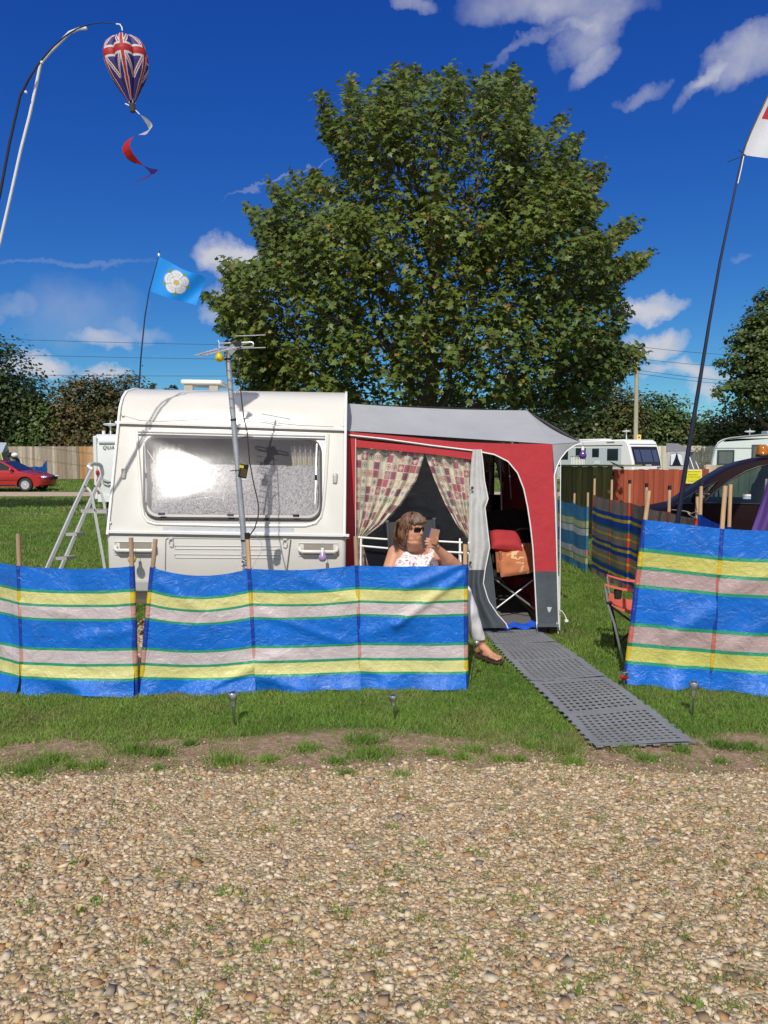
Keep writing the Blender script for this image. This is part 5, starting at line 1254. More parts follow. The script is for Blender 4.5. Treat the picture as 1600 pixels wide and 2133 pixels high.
windbreak('faded light blue windbreak with white stripes beside the awning',
          [yp(1130, 1016, 13.2, 1.2, .98), yp(1161, 1020, 12.2, 1.2, .98), yp(1197, 1022, 11.3, 1.2, .96), yp(1225, 1026, 10.65, 1.2, .95, False)], STR_F, .03, 27, mat=WBF, bil=.02)
windbreak('plain blue windbreak between the red sleeved windbreak and the dark car',
          [yp(1461, 1004, 6.9, 1.4, 1.14, True), yp(1522, 1009, 6.45, 1.4, 1.07, False), yp(1600, 1030, 6.15, 1.3, 1.0, False), yp(1720, 1040, 6.0, 1.3, .98, False)], STR_E, .01, 33, bil=.03)
m = MB(); a, b, c = P(1399, 1062, 7.85), P(1432, 1066, 7.4), P(1452, 1066, 7.15)
m.tube([a, P(1415, 1063, 7.6), b, P(1440, 1070, 7.3), c], .006, 6); m.tube([b, P(1437, 1073, 7.28), P(1446, 1078, 7.2), P(1452, 1077, 7.15)], .006, 6); m.solo('guy_rope', M('grey rope', (.42, .40, .34), .8), 'grey rope strung along the top of the taupe windbreak', 'rope')
m = MB(); m.tube([P(1450, 1028, 7.15), P(1477, 1029, 6.85)], .005, 6); m.solo('tent_pin', ALU, 'thin silver rod tied across the two windbreak pole tops', 'rod')
# purple cloth hanging at the right edge
def pc(u, v):
    xl = 1600 - 38 * v ** 1.15; x = xl + (1690 - xl) * u
    return P(x, 996 + v * 118, 5.75 + .04 * math.sin(u * 11 + v * 3) + .03 * math.sin(u * 23))
ptl, ptr = pc(0, 0), pc(1, 0)
pth = thing('purple_cloth', 'purple cloth hanging in folds at the right edge beside the dark car', 'cloth', ((ptl.x + ptr.x) / 2, 5.8, 0))
m = MB(); m.grid(pc, 40, 20); m.part('cloth', M('purple cotton', (.13, .065, .27), .85, var=.1, bump=.15, transl=.1), pth, fix=False)
m = MB(); m.tube([V((ptl.x + .03, 5.83, 0)), V((ptl.x + .03, 5.83, ptl.z - .01)), V((ptr.x - .03, 5.83, ptr.z - .01)), V((ptr.x - .03, 5.83, 0))], .011, 8); m.part('hanging_frame', ALU, pth)
# ------------------------------------------------------------------ aerial mast
MY = 5.72
mb_, mt_ = P(533, 1402, MY), P(474, 737, MY)
mb_.z = 0
ms_ = thing('aerial_mast', 'leaning galvanised mast with a television aerial in front of the caravan window', 'mast', mb_)
m = MB(); ax_ = (mt_ - mb_).normalized(); m.cyl(mb_ - ax_ * .1, mb_.lerp(mt_, .62), .0235, n=18); m.part('lower_tube', GALV, ms_)
m = MB(); m.cyl(mb_.lerp(mt_, .60), mt_, .0205, n=18); m.part('upper_tube', GALV, ms_)
for y, rr_ in ((871, .0245), (1121, .026), (748, .024)):
    t_ = (1402 - y) / (1402 - 737); q = mb_.lerp(mt_, t_); m = MB(); m.cyl(q - ax_ * .007, q + ax_ * .007, rr_, n=16); m.part('cable_tie', BLACK, ms_)
r = random.Random(9); q0 = mb_.lerp(mt_, .33)
m = MB()
for k in range(9):
    q = mb_.lerp(mt_, .29 + .011 * k); m.tube([q + V((math.cos(t) * .03, math.sin(t) * .03, .012 * math.sin(t * 2 + k))) for t in np.linspace(0, 6.28, 13)], .005, 5)
m.part('tape_binding', M('crinkled silver tape', (.55, .55, .56), .25, metal=.6, bump=.4), ms_)
# yagi aerial
ae0, ae1 = P(415, 741, 5.25), P(522, 712, 6.15)
m = MB(); m.cyl(ae0, ae1, .008, n=8); an = m.part('aerial_boom', ALU, ms_)
ad_ = (ae1 - ae0).normalized(); sd_ = ad_.cross(V((0, 0, 1))).normalized()
for k in range(10):
    q = ae0.lerp(ae1, .04 + .062 * k); m = MB(); w_ = .055 + .004 * k; m.cyl(q - sd_ * w_, q + sd_ * w_, .0035, n=6); m.part('director', ALU, an)
q = P(492, 719, 5.8); m = MB(); m.box(q, (.075, .08, .05), .3); m.part('junction_box', BLACK, ms_, bevel=.008)
def loop(c, w_, h_): return [c + sd_ * a * w_ + V((0, 0, b * h_)) for a, b in ((-.9, -1), (-1, -.6), (-1, .6), (-.9, 1), (.9, 1), (1, .6), (1, -.6), (.9, -1), (-.9, -1))]
m = MB(); m.tube(loop(q, .14, .018), .006, 8); m.part('folded_dipole', ALU, an)
m = MB()
for k in (-1, 1): m.tube([ae1 + sd_ * .13 + V((0, 0, .05 * k)), ae1 - sd_ * .13 + V((0, 0, .05 * k))], .004, 6)
m.part('reflector', ALU, an)
m = MB(); m.bar(mt_, P(488, 722, 5.75), .03, .05); m.part('clamp', GALV, ms_)
m = MB(); cpts = [(494, 720, 5.78), (497, 760, 5.74), (501, 800, 5.72), (503, 830, 5.70), (508, 870, 5.70), (515, 900, 5.70), (520, 960, 5.70), (527, 1000, 5.69), (534, 1030, 5.68), (539, 1055, 5.66), (538, 1075, 5.6), (531, 1100, 5.5), (522, 1113, 5.4), (516, 1120, 5.36)]
m.tube([P(*q) for q in cpts], .005, 6); m.part('aerial_cable', M('brown black cable', (.04, .022, .016), .5), ms_)
m = MB(); m.tube([P(503, 806, 5.74), P(492, 816, 5.74), P(488, 826, 5.73), P(487, 850, 5.72), P(486, 880, 5.71)], .0065, 8); m.part('bent_arm', ALU, ms_)
m = MB(); m.tube([P(x, y, 5.6) for x, y in [(512, 1060), (522, 1095), (536, 1118), (545, 1130), (544, 1150), (532, 1170), (524, 1185)]], .0013, 4); m.part('thin_wire', GALV, ms_)
festoon('bulb_light', 'bright yellow bulb light hanging from the television aerial', P(457, 733, 5.66), (.80, .66, .02), .033)
o = thing('solar_light', 'black solar floodlight with yellow trim strapped to the mast', 'light', P(506, 980, 5.66))
rt = Matrix.Rotation(R(12), 3, 'Y') @ Matrix.Rotation(R(35), 3, 'Z')
m = MB(); m.box(P(507, 981, 5.64), (.062, .03, .105), rot=rt); m.part('body', BLACK, o, bevel=.006)
m = MB(); m.box(P(503.5, 972, 5.615), (.028, .012, .02), rot=rt); m.box(P(508.5, 969, 5.63), (.03, .006, .018), rot=rt); m.part('trim', M('yellow plastic', (.75, .66, .05), .4), o, smooth=0)
m = MB(); m.box(P(508, 985, 5.618), (.048, .004, .06), rot=rt); m.part('lens', M('brown lens', (.09, .065, .03), .15), o, smooth=0)
m = MB(); m.tube([P(479, 981, 5.70), P(500, 979, 5.70)], .0035, 5); m.part('strap', BLACK, o)

# ------------------------------------------------------------------ foam mat path: five joined tiles with holes
FOAM = M('grey foam mat', (.20, .21, .225), .62, var=.14, scale=7, bump=.25, bscale=120, spec=.4)
def mat_tile(a, b, c, d, label):                 # corners near left, near right, far right, far left
    N = 11; th = .004
    o = thing('mat_tile', label, 'mat', (a + b + c + d) / 4, 'grey foam mat tiles leading to the awning')
    o.location.z = 0; ORG[o.name].z = 0
    bl = lambda u, v: a.lerp(b, u).lerp(d.lerp(c, u), v)
    vs, fs = [], []; mg = .075
    wv = lambda u, v: V((0, 0, .004 * math.sin(u * 5 + a.x * 3) + .004 * math.sin(v * 6 + a.y * 5)))
    def add(q): vs.append(q); return len(vs) - 1
    def top(u, v): return add(bl(u, v) + V((0, 0, th)) + wv(u, v))
    s = (1 - 2 * mg) / N
    for i in range(N):
        for j in range(N):
            u0, v0 = mg + i * s, mg + j * s; cu, cv_ = u0 + s / 2, v0 + s / 2
            oc = [(0, 0), (.5, 0), (1, 0), (1, .5), (1, 1), (.5, 1), (0, 1), (0, .5)]
            e = [top(u0 + p * s, v0 + q * s) for p, q in oc]
            hole = [(-.7, -.7), (0, -1), (.7, -.7), (1, 0), (.7, .7), (0, 1), (-.7, .7), (-1, 0)]
            ho = [top(cu + p * s * .36, cv_ + q * s * .33) for p, q in hole]
            lo = [add(vs[k] - V((0, 0, th))) for k in ho]
            for k in range(8):
                k2 = (k + 1) % 8; fs.append((e[k], e[k2], ho[k2], ho[k])); fs.append((ho[k], ho[k2], lo[k2], lo[k]))
    for (u0, v0, u1, v1) in ((0, 0, 1, mg), (0, 1 - mg, 1, 1), (0, mg, mg, 1 - mg), (1 - mg, mg, 1, 1 - mg)):
        k = 12
        for i in range(k):
            if u1 - u0 > .5: A, B_ = u0 + (u1 - u0) * i / k, u0 + (u1 - u0) * (i + 1) / k; q = [top(A, v0), top(B_, v0), top(B_, v1), top(A, v1)]
            else: A, B_ = v0 + (v1 - v0) * i / k, v0 + (v1 - v0) * (i + 1) / k; q = [top(u0, A), top(u1, A), top(u1, B_), top(u0, B_)]
            fs.append(tuple(q))
    # jigsaw teeth and the skirt
    for (p, q, n_) in ((a, b, 14), (b, c, 14), (c, d, 14), (d, a, 14)):
        dr = q - p; out = dr.cross(V((0, 0, 1))).normalized()
        for i in range(n_):
            p0, p1 = p + dr * (i / n_), p + dr * ((i + 1) / n_); ex = .016 if i % 2 == 0 else 0
            k = [add(p0 + V((0, 0, th))), add(p1 + V((0, 0, th))), add(p1 + out * ex + V((0, 0, th - .001))), add(p0 + out * ex + V((0, 0, th - .001)))]
            if ex: fs.append(tuple(k))
            l_ = [add(vs[k[3]] - V((0, 0, th))), add(vs[k[2]] - V((0, 0, th)))]
            fs.append((k[3], k[2], l_[1], l_[0]))
    m = MB(); m.add([q + V((0, 0, .024)) for q in vs], fs); m.part('tile', FOAM, o, smooth=30)
    return o
ml = [G(1240, 1563), G(1178, 1496), G(1107, 1426), G(1062, 1382), G(1030, 1347), G(1010, 1318)]
mr = [G(1446, 1556), G(1352, 1482), G(1262, 1417), G(1208, 1377), G(1158, 1344), G(1122, 1318)]
for i, lab in enumerate(['nearest grey foam mat tile at the edge of the bare soil', 'second grey foam mat tile from the gravel', 'middle tile of the grey foam mat path', 'grey foam mat tile beside the woman’s sandalled foot', 'farthest grey foam mat tile touching the awning door']):
    mat_tile(ml[i], mr[i], mr[i + 1], ml[i + 1], lab.replace('’', "'"))

# ------------------------------------------------------------------ solar stake lights
CLEAR = glass('clear plastic', (.88, .90, .88), .08, 1.0, .12, difcol=(.7, .72, .7))
def stake_light(at, h, label, tilt=0.0, rot=0.0, s=1.0):
    at = V(at); o = thing('stake_light', label, 'garden light', at, 'solar stake lights in the grass')
    m = MB(); m.cyl(at - V((0, 0, .05)), at + V((0, 0, h * .58)), .0075 * s, n=10); m.part('stake', STEEL, o)
    m = MB(); m.lathe([(.010 * s, h * .57), (.017 * s, h * .60), (.019 * s, h * .80), (.021 * s, h * .83)], at, 16); m.part('shade', CLEAR, o)
    m = MB(); m.lathe([(.010 * s, h * .56), (.013 * s, h * .575), (.010 * s, h * .59)], at, 14); m.part('collar', STEEL, o)
    m = MB(); m.lathe([(.022 * s, h * .815), (.030 * s, h * .82), (.031 * s, h * .96), (.027 * s, h * .995), (0, h)], at, 20); hd = m.part('head', STEEL, o)
    m = MB(); m.lathe([(.021 * s, h * .999), (0, h * 1.004)], at, 14); m.part('solar_panel', DARKGLASS, hd)
    o.rotation_euler = (rot, tilt, 0)
    return o
stake_light(G(489, 1512), .215, 'steel solar stake light left on the grass before the striped windbreak', R(-3))
stake_light(G(823, 1503), .175, 'smaller tilted steel solar stake light near the middle of the grass', R(-5), R(3), .8)
stake_light(G(1442, 1494), .235, 'steel solar stake light on the grass in front of the tall right windbreak', R(1), 0, .95)
o = thing('stake_light', 'small red heart shaped solar light at the foot of the leaning windbreak pole', 'garden light', G(1300, 1434))
at = G(1300, 1434); RG = M('red glass heart', (.40, .006, .01), .08, coat=.8, var=.2, scale=40)
m = MB(); m.cyl(at - V((0, 0, .05)), at + V((0, 0, .06)), .005, n=8); m.part('stake', STEEL, o)
m = MB()
for s in (-1, 1): m.ell(at + V((s * .014, 0, .088)), (.020, .018, .019), 14, 10)
m.lathe([(0, .052), (.018, .072), (.028, .085), (.02, .09)], at, 16, sy=.7); m.part('heart', RG, o)
m = MB(); m.lathe([(.012, .098), (.026, .10), (.027, .122), (.022, .127), (0, .128)], at, 18); m.part('head', STEEL, o)
at = G(1142, 1320); o = thing('stake_light', 'white cup shaped garden light on a black stake at the awning corner', 'garden light', at)
m = MB(); m.cyl(at - V((0, 0, .05)), at + V((0, 0, .15)), .008, n=10); m.part('stake', BLACK, o)
m = MB(); m.lathe([(.010, .145), (.024, .15), (.040, .262), (.036, .262), (.022, .17), (0, .165)], at, 20); m.part('cup', M('frosted white cup', (.80, .80, .78), .3, transl=.15), o)
m = MB()
for k in range(5): m.ell(at + V((-.012 + .005 * k, -.033, .19 + .013 * ((k * 2) % 4))), (.002, .0015, .005), 6, 5)
m.part('printed_marks', M('blue print', (.10, .12, .3), .5), o)
at = G(978, 1425); o = thing('stake_light', 'silver filigree ball light on a thin rod by the windbreak end', 'garden light', at)
bt = P(993, 1339, at.y - .02); m = MB(); m.cyl(at - V((0, 0, .05)), bt, .003, n=6); m.part('stake', STEEL, o)
m = MB(); m.ell(bt, (.024, .024, .024), 18, 12); m.part('ball', M('patterned silver', (.45, .42, .36), .3, metal=.8, var=.75, scale=70, bump=.6, bscale=90), o)

# ------------------------------------------------------------------ coral folding camp chair
CORAL = M('coral chair fabric', (.66, .13, .075), .75, var=.08, transl=.12)
fl = G(1298, 1380); o = thing('camp_chair', 'coral folding camp chair with cup holder behind the right windbreak', 'chair', (fl.x + .3, fl.y + .25, 0))
# it faces left: its front legs are at the left, its back is hidden by the windbreak
ff = V((fl.x + .10, fl.y + .50, 0)); bn = V((fl.x + .52, fl.y + .03, 0)); bf = V((fl.x + .64, fl.y + .50, 0))
sn = P(1266, 1258, fl.y + .0); sf_ = sn + V((.15, .46, 0)); sbn = sn + V((.46, .02, -.06)); sbf = sn + V((.58, .46, -.06))
an_ = P(1260, 1219, fl.y); abn = an_ + V((.46, .02, -.03)); af = an_ + V((.16, .47, 0)); abf = abn + V((.12, .46, 0))
m = MB(); m.tube([fl, P(1280, 1300, fl.y), sn, an_.lerp(sn, .5) + V((.004, 0, 0)), an_], .010, 8); m.part('leg', ALU, o)
m = MB(); m.tube([ff, sf_, af], .010, 8); m.part('leg', ALU, o)
for a, b in ((sn, bn), (fl + V((.02, 0, .03)), sbn), (ff, sn + V((.03, .03, 0))), (fl + V((0, .02, .02)), sf_), (sf_, bf), (ff, sbf), (bn, sbf), (bf, sbn)):
    m = MB(); m.cyl(a, b, .009, n=8); m.part('leg', BLACK, o)
for a, b in ((sbn, abn), (sbf, abf)):
    m = MB(); m.tube([a, b, b + V((.10, 0, .36))], .009, 8); m.part('back_frame', ALU, o)
m = MB(); m.grid(lambda u, v: sn.lerp(sbn, u).lerp(sf_.lerp(sbf, u), v) - V((0, 0, .075 * math.sin(math.pi * min(1, u * 1.1)) * (.55 + .45 * math.sin(math.pi * v)) + .02 * math.sin(math.pi * v) - .01)), 18, 14)
m.grid(lambda u, v: sn.lerp(sbn, u) + V((0, -.006 - .004 * v, .01 - .075 * math.sin(math.pi * min(1, u * 1.1)) * .55 - .03 * v * math.sin(math.pi * u))), 18, 3); m.part('seat', CORAL, o, fix=False)
for a, b in ((an_, abn), (af, abf)):
    m = MB(); m.grid(lambda u, v: a.lerp(b, u) + V((0, .05 * (v - .5), .012 - .014 * (1 - v) - .035 * math.sin(math.pi * u))), 14, 4); m.part('armrest', CORAL, o, fix=False)
m = MB(); m.grid(lambda u, v: abn.lerp(abf, u) + V((.10 * v + .05 * math.sin(math.pi * u), 0, .36 * v - .06)), 14, 8); m.part('backrest', CORAL, o, fix=False)
m = MB(); c_ = P(1287, 1236, fl.y + .02); m.lathe([(.026, -.045), (.032, .0), (.032, .03), (.029, .03), (.024, -.04)], c_, 14); m.part('cup_holder', M('black mesh', (.015, .015, .015), .8), o)
m = MB(); m.box(sn + V((.01, -.004, .012)), (.045, .03, .02)); m.part('joint', BLACK, o, bevel=.004)

# ------------------------------------------------------------------ step ladder
LN, LF = 6.75, 7.12
LADM = M('dull ladder aluminium', (.66, .67, .67), .45, metal=.25, var=.06)
o = thing('stepladder', 'aluminium stepladder standing open beside the left end of the caravan', 'ladder', (P(120, 1300, LN).x, LN, 0))
def lad(Y, dx):
    return lambda x, y: P(x + dx, y, Y)
n0, n1 = lad(LN, 0), lad(LF, 0)
m = MB(); pts = [n0(34, 1330), n0(95, 1190), n0(150, 1067), n0(186, 990), n0(192, 978)]
arc = [P(193 + 9 * math.cos(t) + 9 * q_, 972 - 6 * math.sin(t), LN + (LF - LN) * q_) for q_, t in ((0, 3.1), (.1, 2.4), (.3, 1.9), (.5, 1.57), (.7, 1.2), (.9, .7), (1, 0.1))]
pts2 = [n1(214, 985), n1(208, 1000), n1(178, 1067), n1(125, 1188), n1(68, 1318)]
def rail(pp, w_, h_, name, mat):
    m = MB()
    for a, b in zip(pp, pp[1:]): m.bar(a, b, h_, w_, up=V((0, 1, 0)))
    m.part(name, mat, o, smooth=0)
m = MB(); m.tube(pts, .019, 4); m.part('rail', LADM, o, smooth=0)
m = MB(); m.tube(pts2, .019, 4); m.part('rail', LADM, o, smooth=0)
m = MB(); m.tube([pts[-1]] + arc + [pts2[0]], .018, 8); m.part('hand_loop', LADM, o)
for (x0, y0, x1, y1) in ((139, 1110, 158, 1108), (118, 1160, 140, 1157), (97, 1210, 120, 1206), (76, 1258, 100, 1252), (54, 1300, 80, 1294)):
    a, b = P(x0, y0, LN), P(x1, y1, LF); m = MB(); d = V((.09, 0, .0))
    m.prism([a - d * .1, a + d, b + d, b - d * .1], (0, 0, -.028)); m.part('tread', M('grey ladder tread', (.42, .40, .38), .5, metal=.2), o, smooth=0)
a, b = P(168, 1061, LN), P(186, 1059, LF); m = MB(); m.prism([a, P(222, 1063, LN), P(226, 1060, LF), b], (0, 0, -.03)); m.part('platform', M('grey ladder tread', (.42, .40, .38), .5, metal=.2), o, smooth=0)
m = MB(); m.tube([P(181, 1016, LN), P(188, 1024, LN), P(193, 1040, LN), P(199, 1075, LN), P(215, 1165, LN), P(240, 1322, LN)], .013, 4); m.part('rear_leg', LADM, o, smooth=0)
m = MB(); m.tube([P(203, 1016, LF), P(211, 1026, LF), P(216, 1044, LF), P(221, 1075, LF), P(236, 1165, LF), P(258, 1310, LF)], .013, 4); m.part('rear_leg', LADM, o, smooth=0)
for x, y in ((98, 1190),): pass
m = MB()
for (x, y, Y) in ((177, 1014, LN - .02), (197, 1062, LN - .02), (197, 1012, LF - .02)): m.ell(P(x, y, Y), (.008, .008, .008), 8, 6)
m.part('rivets', BLACK, o)

# ------------------------------------------------------------------ union flag balloon on its bending poles
BY = 4.95
def uj(u, v):                                    # u, v in -1..1
    W_, R_, B_ = (.78, .78, .80), (.52, .03, .035), (.045, .035, .22)
    if abs(u) < .13 or abs(v) < .14: return R_
    if abs(u) < .23 or abs(v) < .23: return W_
    d = abs(abs(u) - abs(v)) * .707
    if d < .035: return R_
    if d < .115: return W_
    return B_
bo = thing('balloon_windsock', 'union flag hot air balloon windsock with basket hanging from a bent pole', 'windsock', P(270, 150, BY))
ctr = P(266, 145, BY); sc = BY / FPX * 1.02
axis = (P(259, 84, BY) - P(274, 202, BY)).normalized()
prof = [(0, 60.5), (14, 60), (26, 55), (35, 46), (40.5, 34), (42, 20), (40, 5), (35, -10), (27, -26), (18, -42), (11, -54), (7.5, -61)]
pz = [q[1] for q in prof][::-1]; pr_ = [q[0] for q in prof][::-1]
x_, y_ = frame(axis); NG = 6; CTR = P(266, 145, BY); tocam = V((0, 0, EYE)) - CTR; A0F = math.atan2(tocam.dot(y_), tocam.dot(x_)) - .12
for g in range(NG):
    m = MB()
    def gf(u, v, g=g):
        z = 60.5 - 121.5 * v; rr_ = float(np.interp(z, pz, pr_)); a = 2 * math.pi * (g + u - .5) / NG + A0F
        rr_ *= .93 + .30 * math.sin(math.pi * u) ** .7
        return CTR + axis * (z * sc) + (x_ * math.cos(a) + y_ * math.sin(a)) * rr_ * sc * .86
    def gc(u, v):
        return uj((u - .5) * 2, (v - .33) / .38) if v < .71 else ((.52, .03, .035) if abs(u - .5) < .085 else (.78, .78, .8) if abs(u - .5) < .145 else (.045, .035, .22))
    m.grid(gf, 46, 92, gc); m.part('gore', M('printed nylon', (.5, .5, .5), .55, attr=True, var=.05, transl=.35), bo, fix=False, smooth=60)
bk = CTR - axis * (71 * sc)
m = MB(); q = axis.to_track_quat('Z', 'Y').to_matrix(); m.lathe([(0, -.030), (.017, -.030), (.020, .018), (.017, .018), (.014, -.02), (0, -.022)], bk, 16, q); m.part('basket', M('brown grey basket', (.045, .036, .03), .8, var=.3, scale=90), bo)
m = MB()
for k in range(5):
    a = k * 1.256; e = (x_ * math.cos(a) + y_ * math.sin(a)); m.tube([bk + axis * .018 + e * .018, CTR - axis * (58 * sc) + e * .024], .0016, 5)
m.part('basket_cords', PIPING, bo)
m = MB(); m.tube([CTR + axis * 60 * sc, P(255, 66, BY), P(253, 55, BY)], .0014, 5); m.part('hanging_cord', BLACK, bo)
# the twisting tail
tl = thing('windsock_tail', 'red white and blue twisting tail streamer under the balloon windsock', 'streamer', P(290, 300, BY))
NYL = lambda n_, c: M(n_, c, .55, var=.05, transl=.4)
def ribbon(outer, inner, mat, nm, amp):
    m = MB(); k = 24
    fo = lambda L, t: P(*[float(np.interp(t * (len(L) - 1), range(len(L)), [q[i] for q in L])) for i in (0, 1)], BY)
    def fn(u, v):
        a, b = fo(outer, u), fo(inner, u); q = a.lerp(b, v); return q + V((0, amp * math.sin(u * math.pi) * (.4 + v), 0))
    m.grid(fn, 36, 6); m.part(nm, mat, tl, fix=False, smooth=70)
ribbon([(291, 238), (300, 242), (310, 249), (315, 255), (315.5, 261), (310, 267), (302, 272), (294, 277), (288, 281)], [(291, 238), (297, 246), (301, 252), (303, 259), (302, 265), (299, 270), (296, 274), (292, 277), (288, 281)], NYL('white nylon', (.80, .80, .80)), 'white_twist', .05)
ribbon([(286, 282), (272, 289), (262, 299), (257, 310), (258, 320), (265, 330), (277, 338), (298, 344)], [(286, 282), (281, 290), (279, 299), (278, 309), (279, 318), (283, 327), (290, 336), (299, 344)], NYL('red nylon', (.58, .02, .02)), 'red_twist', -.05)
ribbon([(298, 344), (308, 348), (318, 350), (327, 351), (329, 355), (320, 360), (306, 364), (292, 372), (277, 379)], [(298, 344), (304, 350), (308, 354), (309, 357), (307, 361), (302, 365), (296, 369), (288, 374), (277, 379)], NYL('blue nylon', (.10, .07, .38)), 'blue_twist', .04)
m = MB(); m.tube([P(*q, BY) for q in [(272, 222), (278, 227), (285, 232), (291, 238)]], .003, 5); m.tube([P(*q, BY) for q in [(274, 223), (268, 219), (261, 216)]], .004, 5); m.part('tail_cord', PIPING, tl)
m = MB(); m.tube([P(*q, BY + .01) for q in [(286, 282), (272, 289), (262, 299), (257, 310), (258, 320), (265, 330), (277, 338), (298, 344)]], .0022, 5); m.part('red_edging', BLACK, tl)
NAVY = M('dark navy fibreglass pole', (.008, .010, .03), .35, var=.1)
pp = thing('bending_pole', 'dark flexible pole arching over at the top left to hold the balloon', 'pole', V((P(-175, 1100, BY).x, BY, 0)))
m = MB(); gb = V((P(-175, 1100, BY).x, BY, 0))
path = [gb] + [P(*q, BY) for q in [(-150, 1000), (-86, 760), (-32, 545), (0, 405), (20, 298), (42, 200), (60, 165), (85, 127), (110, 98), (135, 76), (160, 60), (185, 51), (210, 47), (232, 48), (250, 52)]]
m.tube(path, [.011, .011, .0105, .010, .0095, .009, .008, .0075, .006, .005, .0045, .004, .0035, .003, .0025, .002], 8); m.part('pole', NAVY, pp)
for x, y in ((54, 192), (87, 130)):
    m = MB(); m.ell(P(x, y, BY), (.009, .009, .009)); m.part('joint_ring', PIPING, pp)
m = MB(); m.tube([P(242, 50, BY), P(250, 51, BY), P(254, 57, BY), P(255, 64, BY)], .004, 6); m.part('tip_hook', PIPING, pp)
pw = thing('support_pole', 'white plastic pole bent alongside the dark pole at the top left', 'pole', V((P(-185, 1100, BY + .06).x, BY + .06, 0)))
m = MB(); gb = V((P(-185, 1100, BY + .06).x, BY + .06, 0))
m.tube([gb] + [P(*q, BY + .05) for q in [(-160, 1000), (-70, 730), (-18, 565), (0, 505), (24, 400), (44, 310), (62, 240), (75, 180), (85, 132), (105, 108), (125, 88), (145, 68), (165, 60), (181, 59)]], .0095, 8); m.part('pole', M('white pvc tube', (.66, .68, .70), .35), pw)

# ------------------------------------------------------------------ white rose flag behind the caravan
RY = 8.4
fo_ = thing('rose_flag', 'blue flag with a white heraldic rose on a thin pole behind the caravan', 'flag', V((P(289, 1150, RY).x, RY, 0)))
def rose(s, t):
    dx, dy = (s - .47) * 1.42, (t - .47); rr_ = math.hypot(dx, dy) / .375; th = math.atan2(dx, -dy) + .2
    BLU = (.0, .31, .92)
    k = abs(math.cos(2.5 * th)); lim = .80 + .2 * k ** .7
    if rr_ < .19: return (.60, .47, .08)
    if rr_ < .22: return (.35, .33, .25)
    li = .46 + .10 * k
    if rr_ < li:
        if k < .14 or rr_ > li - .045: return (.42, .45, .48)
        return (.74, .75, .77)
    if rr_ < lim:
        if k < .16 or rr_ > lim - .05 or (.68 < rr_ < .72 and k > .5): return (.40, .44, .50)
        return (.76, .77, .79)
    k2 = abs(math.cos(2.5 * th + math.pi / 2))
    if rr_ < 1.08 and k2 > .93: return (.12, .32, .12)
    return BLU
q00, q10, q11, q01 = (331, 534), (430, 584), (408, 639), (311, 606)
def rf(u, v):
    x = (q00[0] * (1 - u) + q10[0] * u) * (1 - v) + (q01[0] * (1 - u) + q11[0] * u) * v; y = (q00[1] * (1 - u) + q10[1] * u) * (1 - v) + (q01[1] * (1 - u) + q11[1] * u) * v
    y += 3.5 * math.sin(u * 4.6 + .5) * u - 2.0 * u * (1 - v) * math.sin(u * 9)
    return P(x, y, RY + .05 * math.sin(u * 7 + v * 2.5) * u + .05 * u)
m = MB(); m.grid(rf, 90, 64, rose); m.part('flag', M('flag polyester', (.5, .5, .5), .6, attr=True, var=.04, transl=.3), fo_, fix=False, smooth=80)
m = MB(); m.tube([V((P(289, 1150, RY).x, RY, 0)), P(289.5, 812, RY), P(294, 740, RY), P(302, 660, RY), P(311, 606, RY), P(322, 565, RY), P(331, 533, RY), P(333, 520, RY)], [.010, .009, .008, .007, .006, .005, .004, .002], 7); m.part('pole', NAVY, fo_)
m = MB(); m.ell(P(331, 531, RY), (.012, .012, .02)); m.part('pole_knob', PIPING, fo_)

# ------------------------------------------------------------------ cross flag on the right
SY = 6.3
fo_ = thing('cross_flag', 'white flag with a red cross on a tall dark pole at the right edge', 'flag', V((P(1364, 1360, SY).x, SY, 0)))
hoist = [(1547, 322), (1554, 300), (1564, 275), (1578, 244), (1598, 202), (1620, 162), (1645, 124), (1671, 88)]
def hp(t): return [float(np.interp(t * 7, range(8), [q[i] for q in hoist])) for i in (0, 1)]
def sf(u, v):
    x, y = hp(1 - v); x2 = x + 250 * u; y2 = y + u * 55 * (.3 + .7 * v) + 9 * math.sin(u * 10 + v * 2) * u - 16 * u * v * (1 - u)
    return P(x2, y2, SY + .06 * math.sin(u * 9 + v * 3) * min(1, u * 3))
def sc_f(u, v):
    if u < .036: return (.74, .72, .75)
    if .33 < v < .585 or .42 < u < .58: return (.50, .03, .045)
    return (.70, .72, .76)
m = MB(); m.grid(sf, 80, 50, sc_f); m.part('flag', M('flag polyester', (.5, .5, .5), .6, attr=True, var=.04, transl=.3), fo_, fix=False, smooth=80)
m = MB(); m.tube([V((P(1364, 1360, SY).x, SY, 0)), P(1388, 1225, SY), P(1411, 1090, SY), P(1428, 975, SY), P(1450, 842, SY), P(1478, 670, SY), P(1500, 545, SY), P(1524, 430, SY), P(1547, 322, SY)] + [P(*q, SY) for q in hoist[1:]], [.020, .020, .0195, .019, .0165, .013, .011, .009, .0065] + [.006] * 7, 10); m.part('pole', NAVY, fo_)
m = MB(); m.tube([P(1549.5, 325, SY - .01), P(1544, 352, SY - .012), P(1537, 382, SY - .014)], .004, 5); m.part('white_cord', PIPING, fo_)
m = MB(); m.tube([P(1551, 324, SY), P(1540, 328, SY), P(1516, 337, SY)], .0035, 5); m.tube([P(1551, 324, SY), P(1544, 316, SY), P(1538, 312, SY)], .003, 5); m.ell(P(1550, 324, SY), (.012, .012, .012)); m.part('cable_tie', BLACK, fo_)

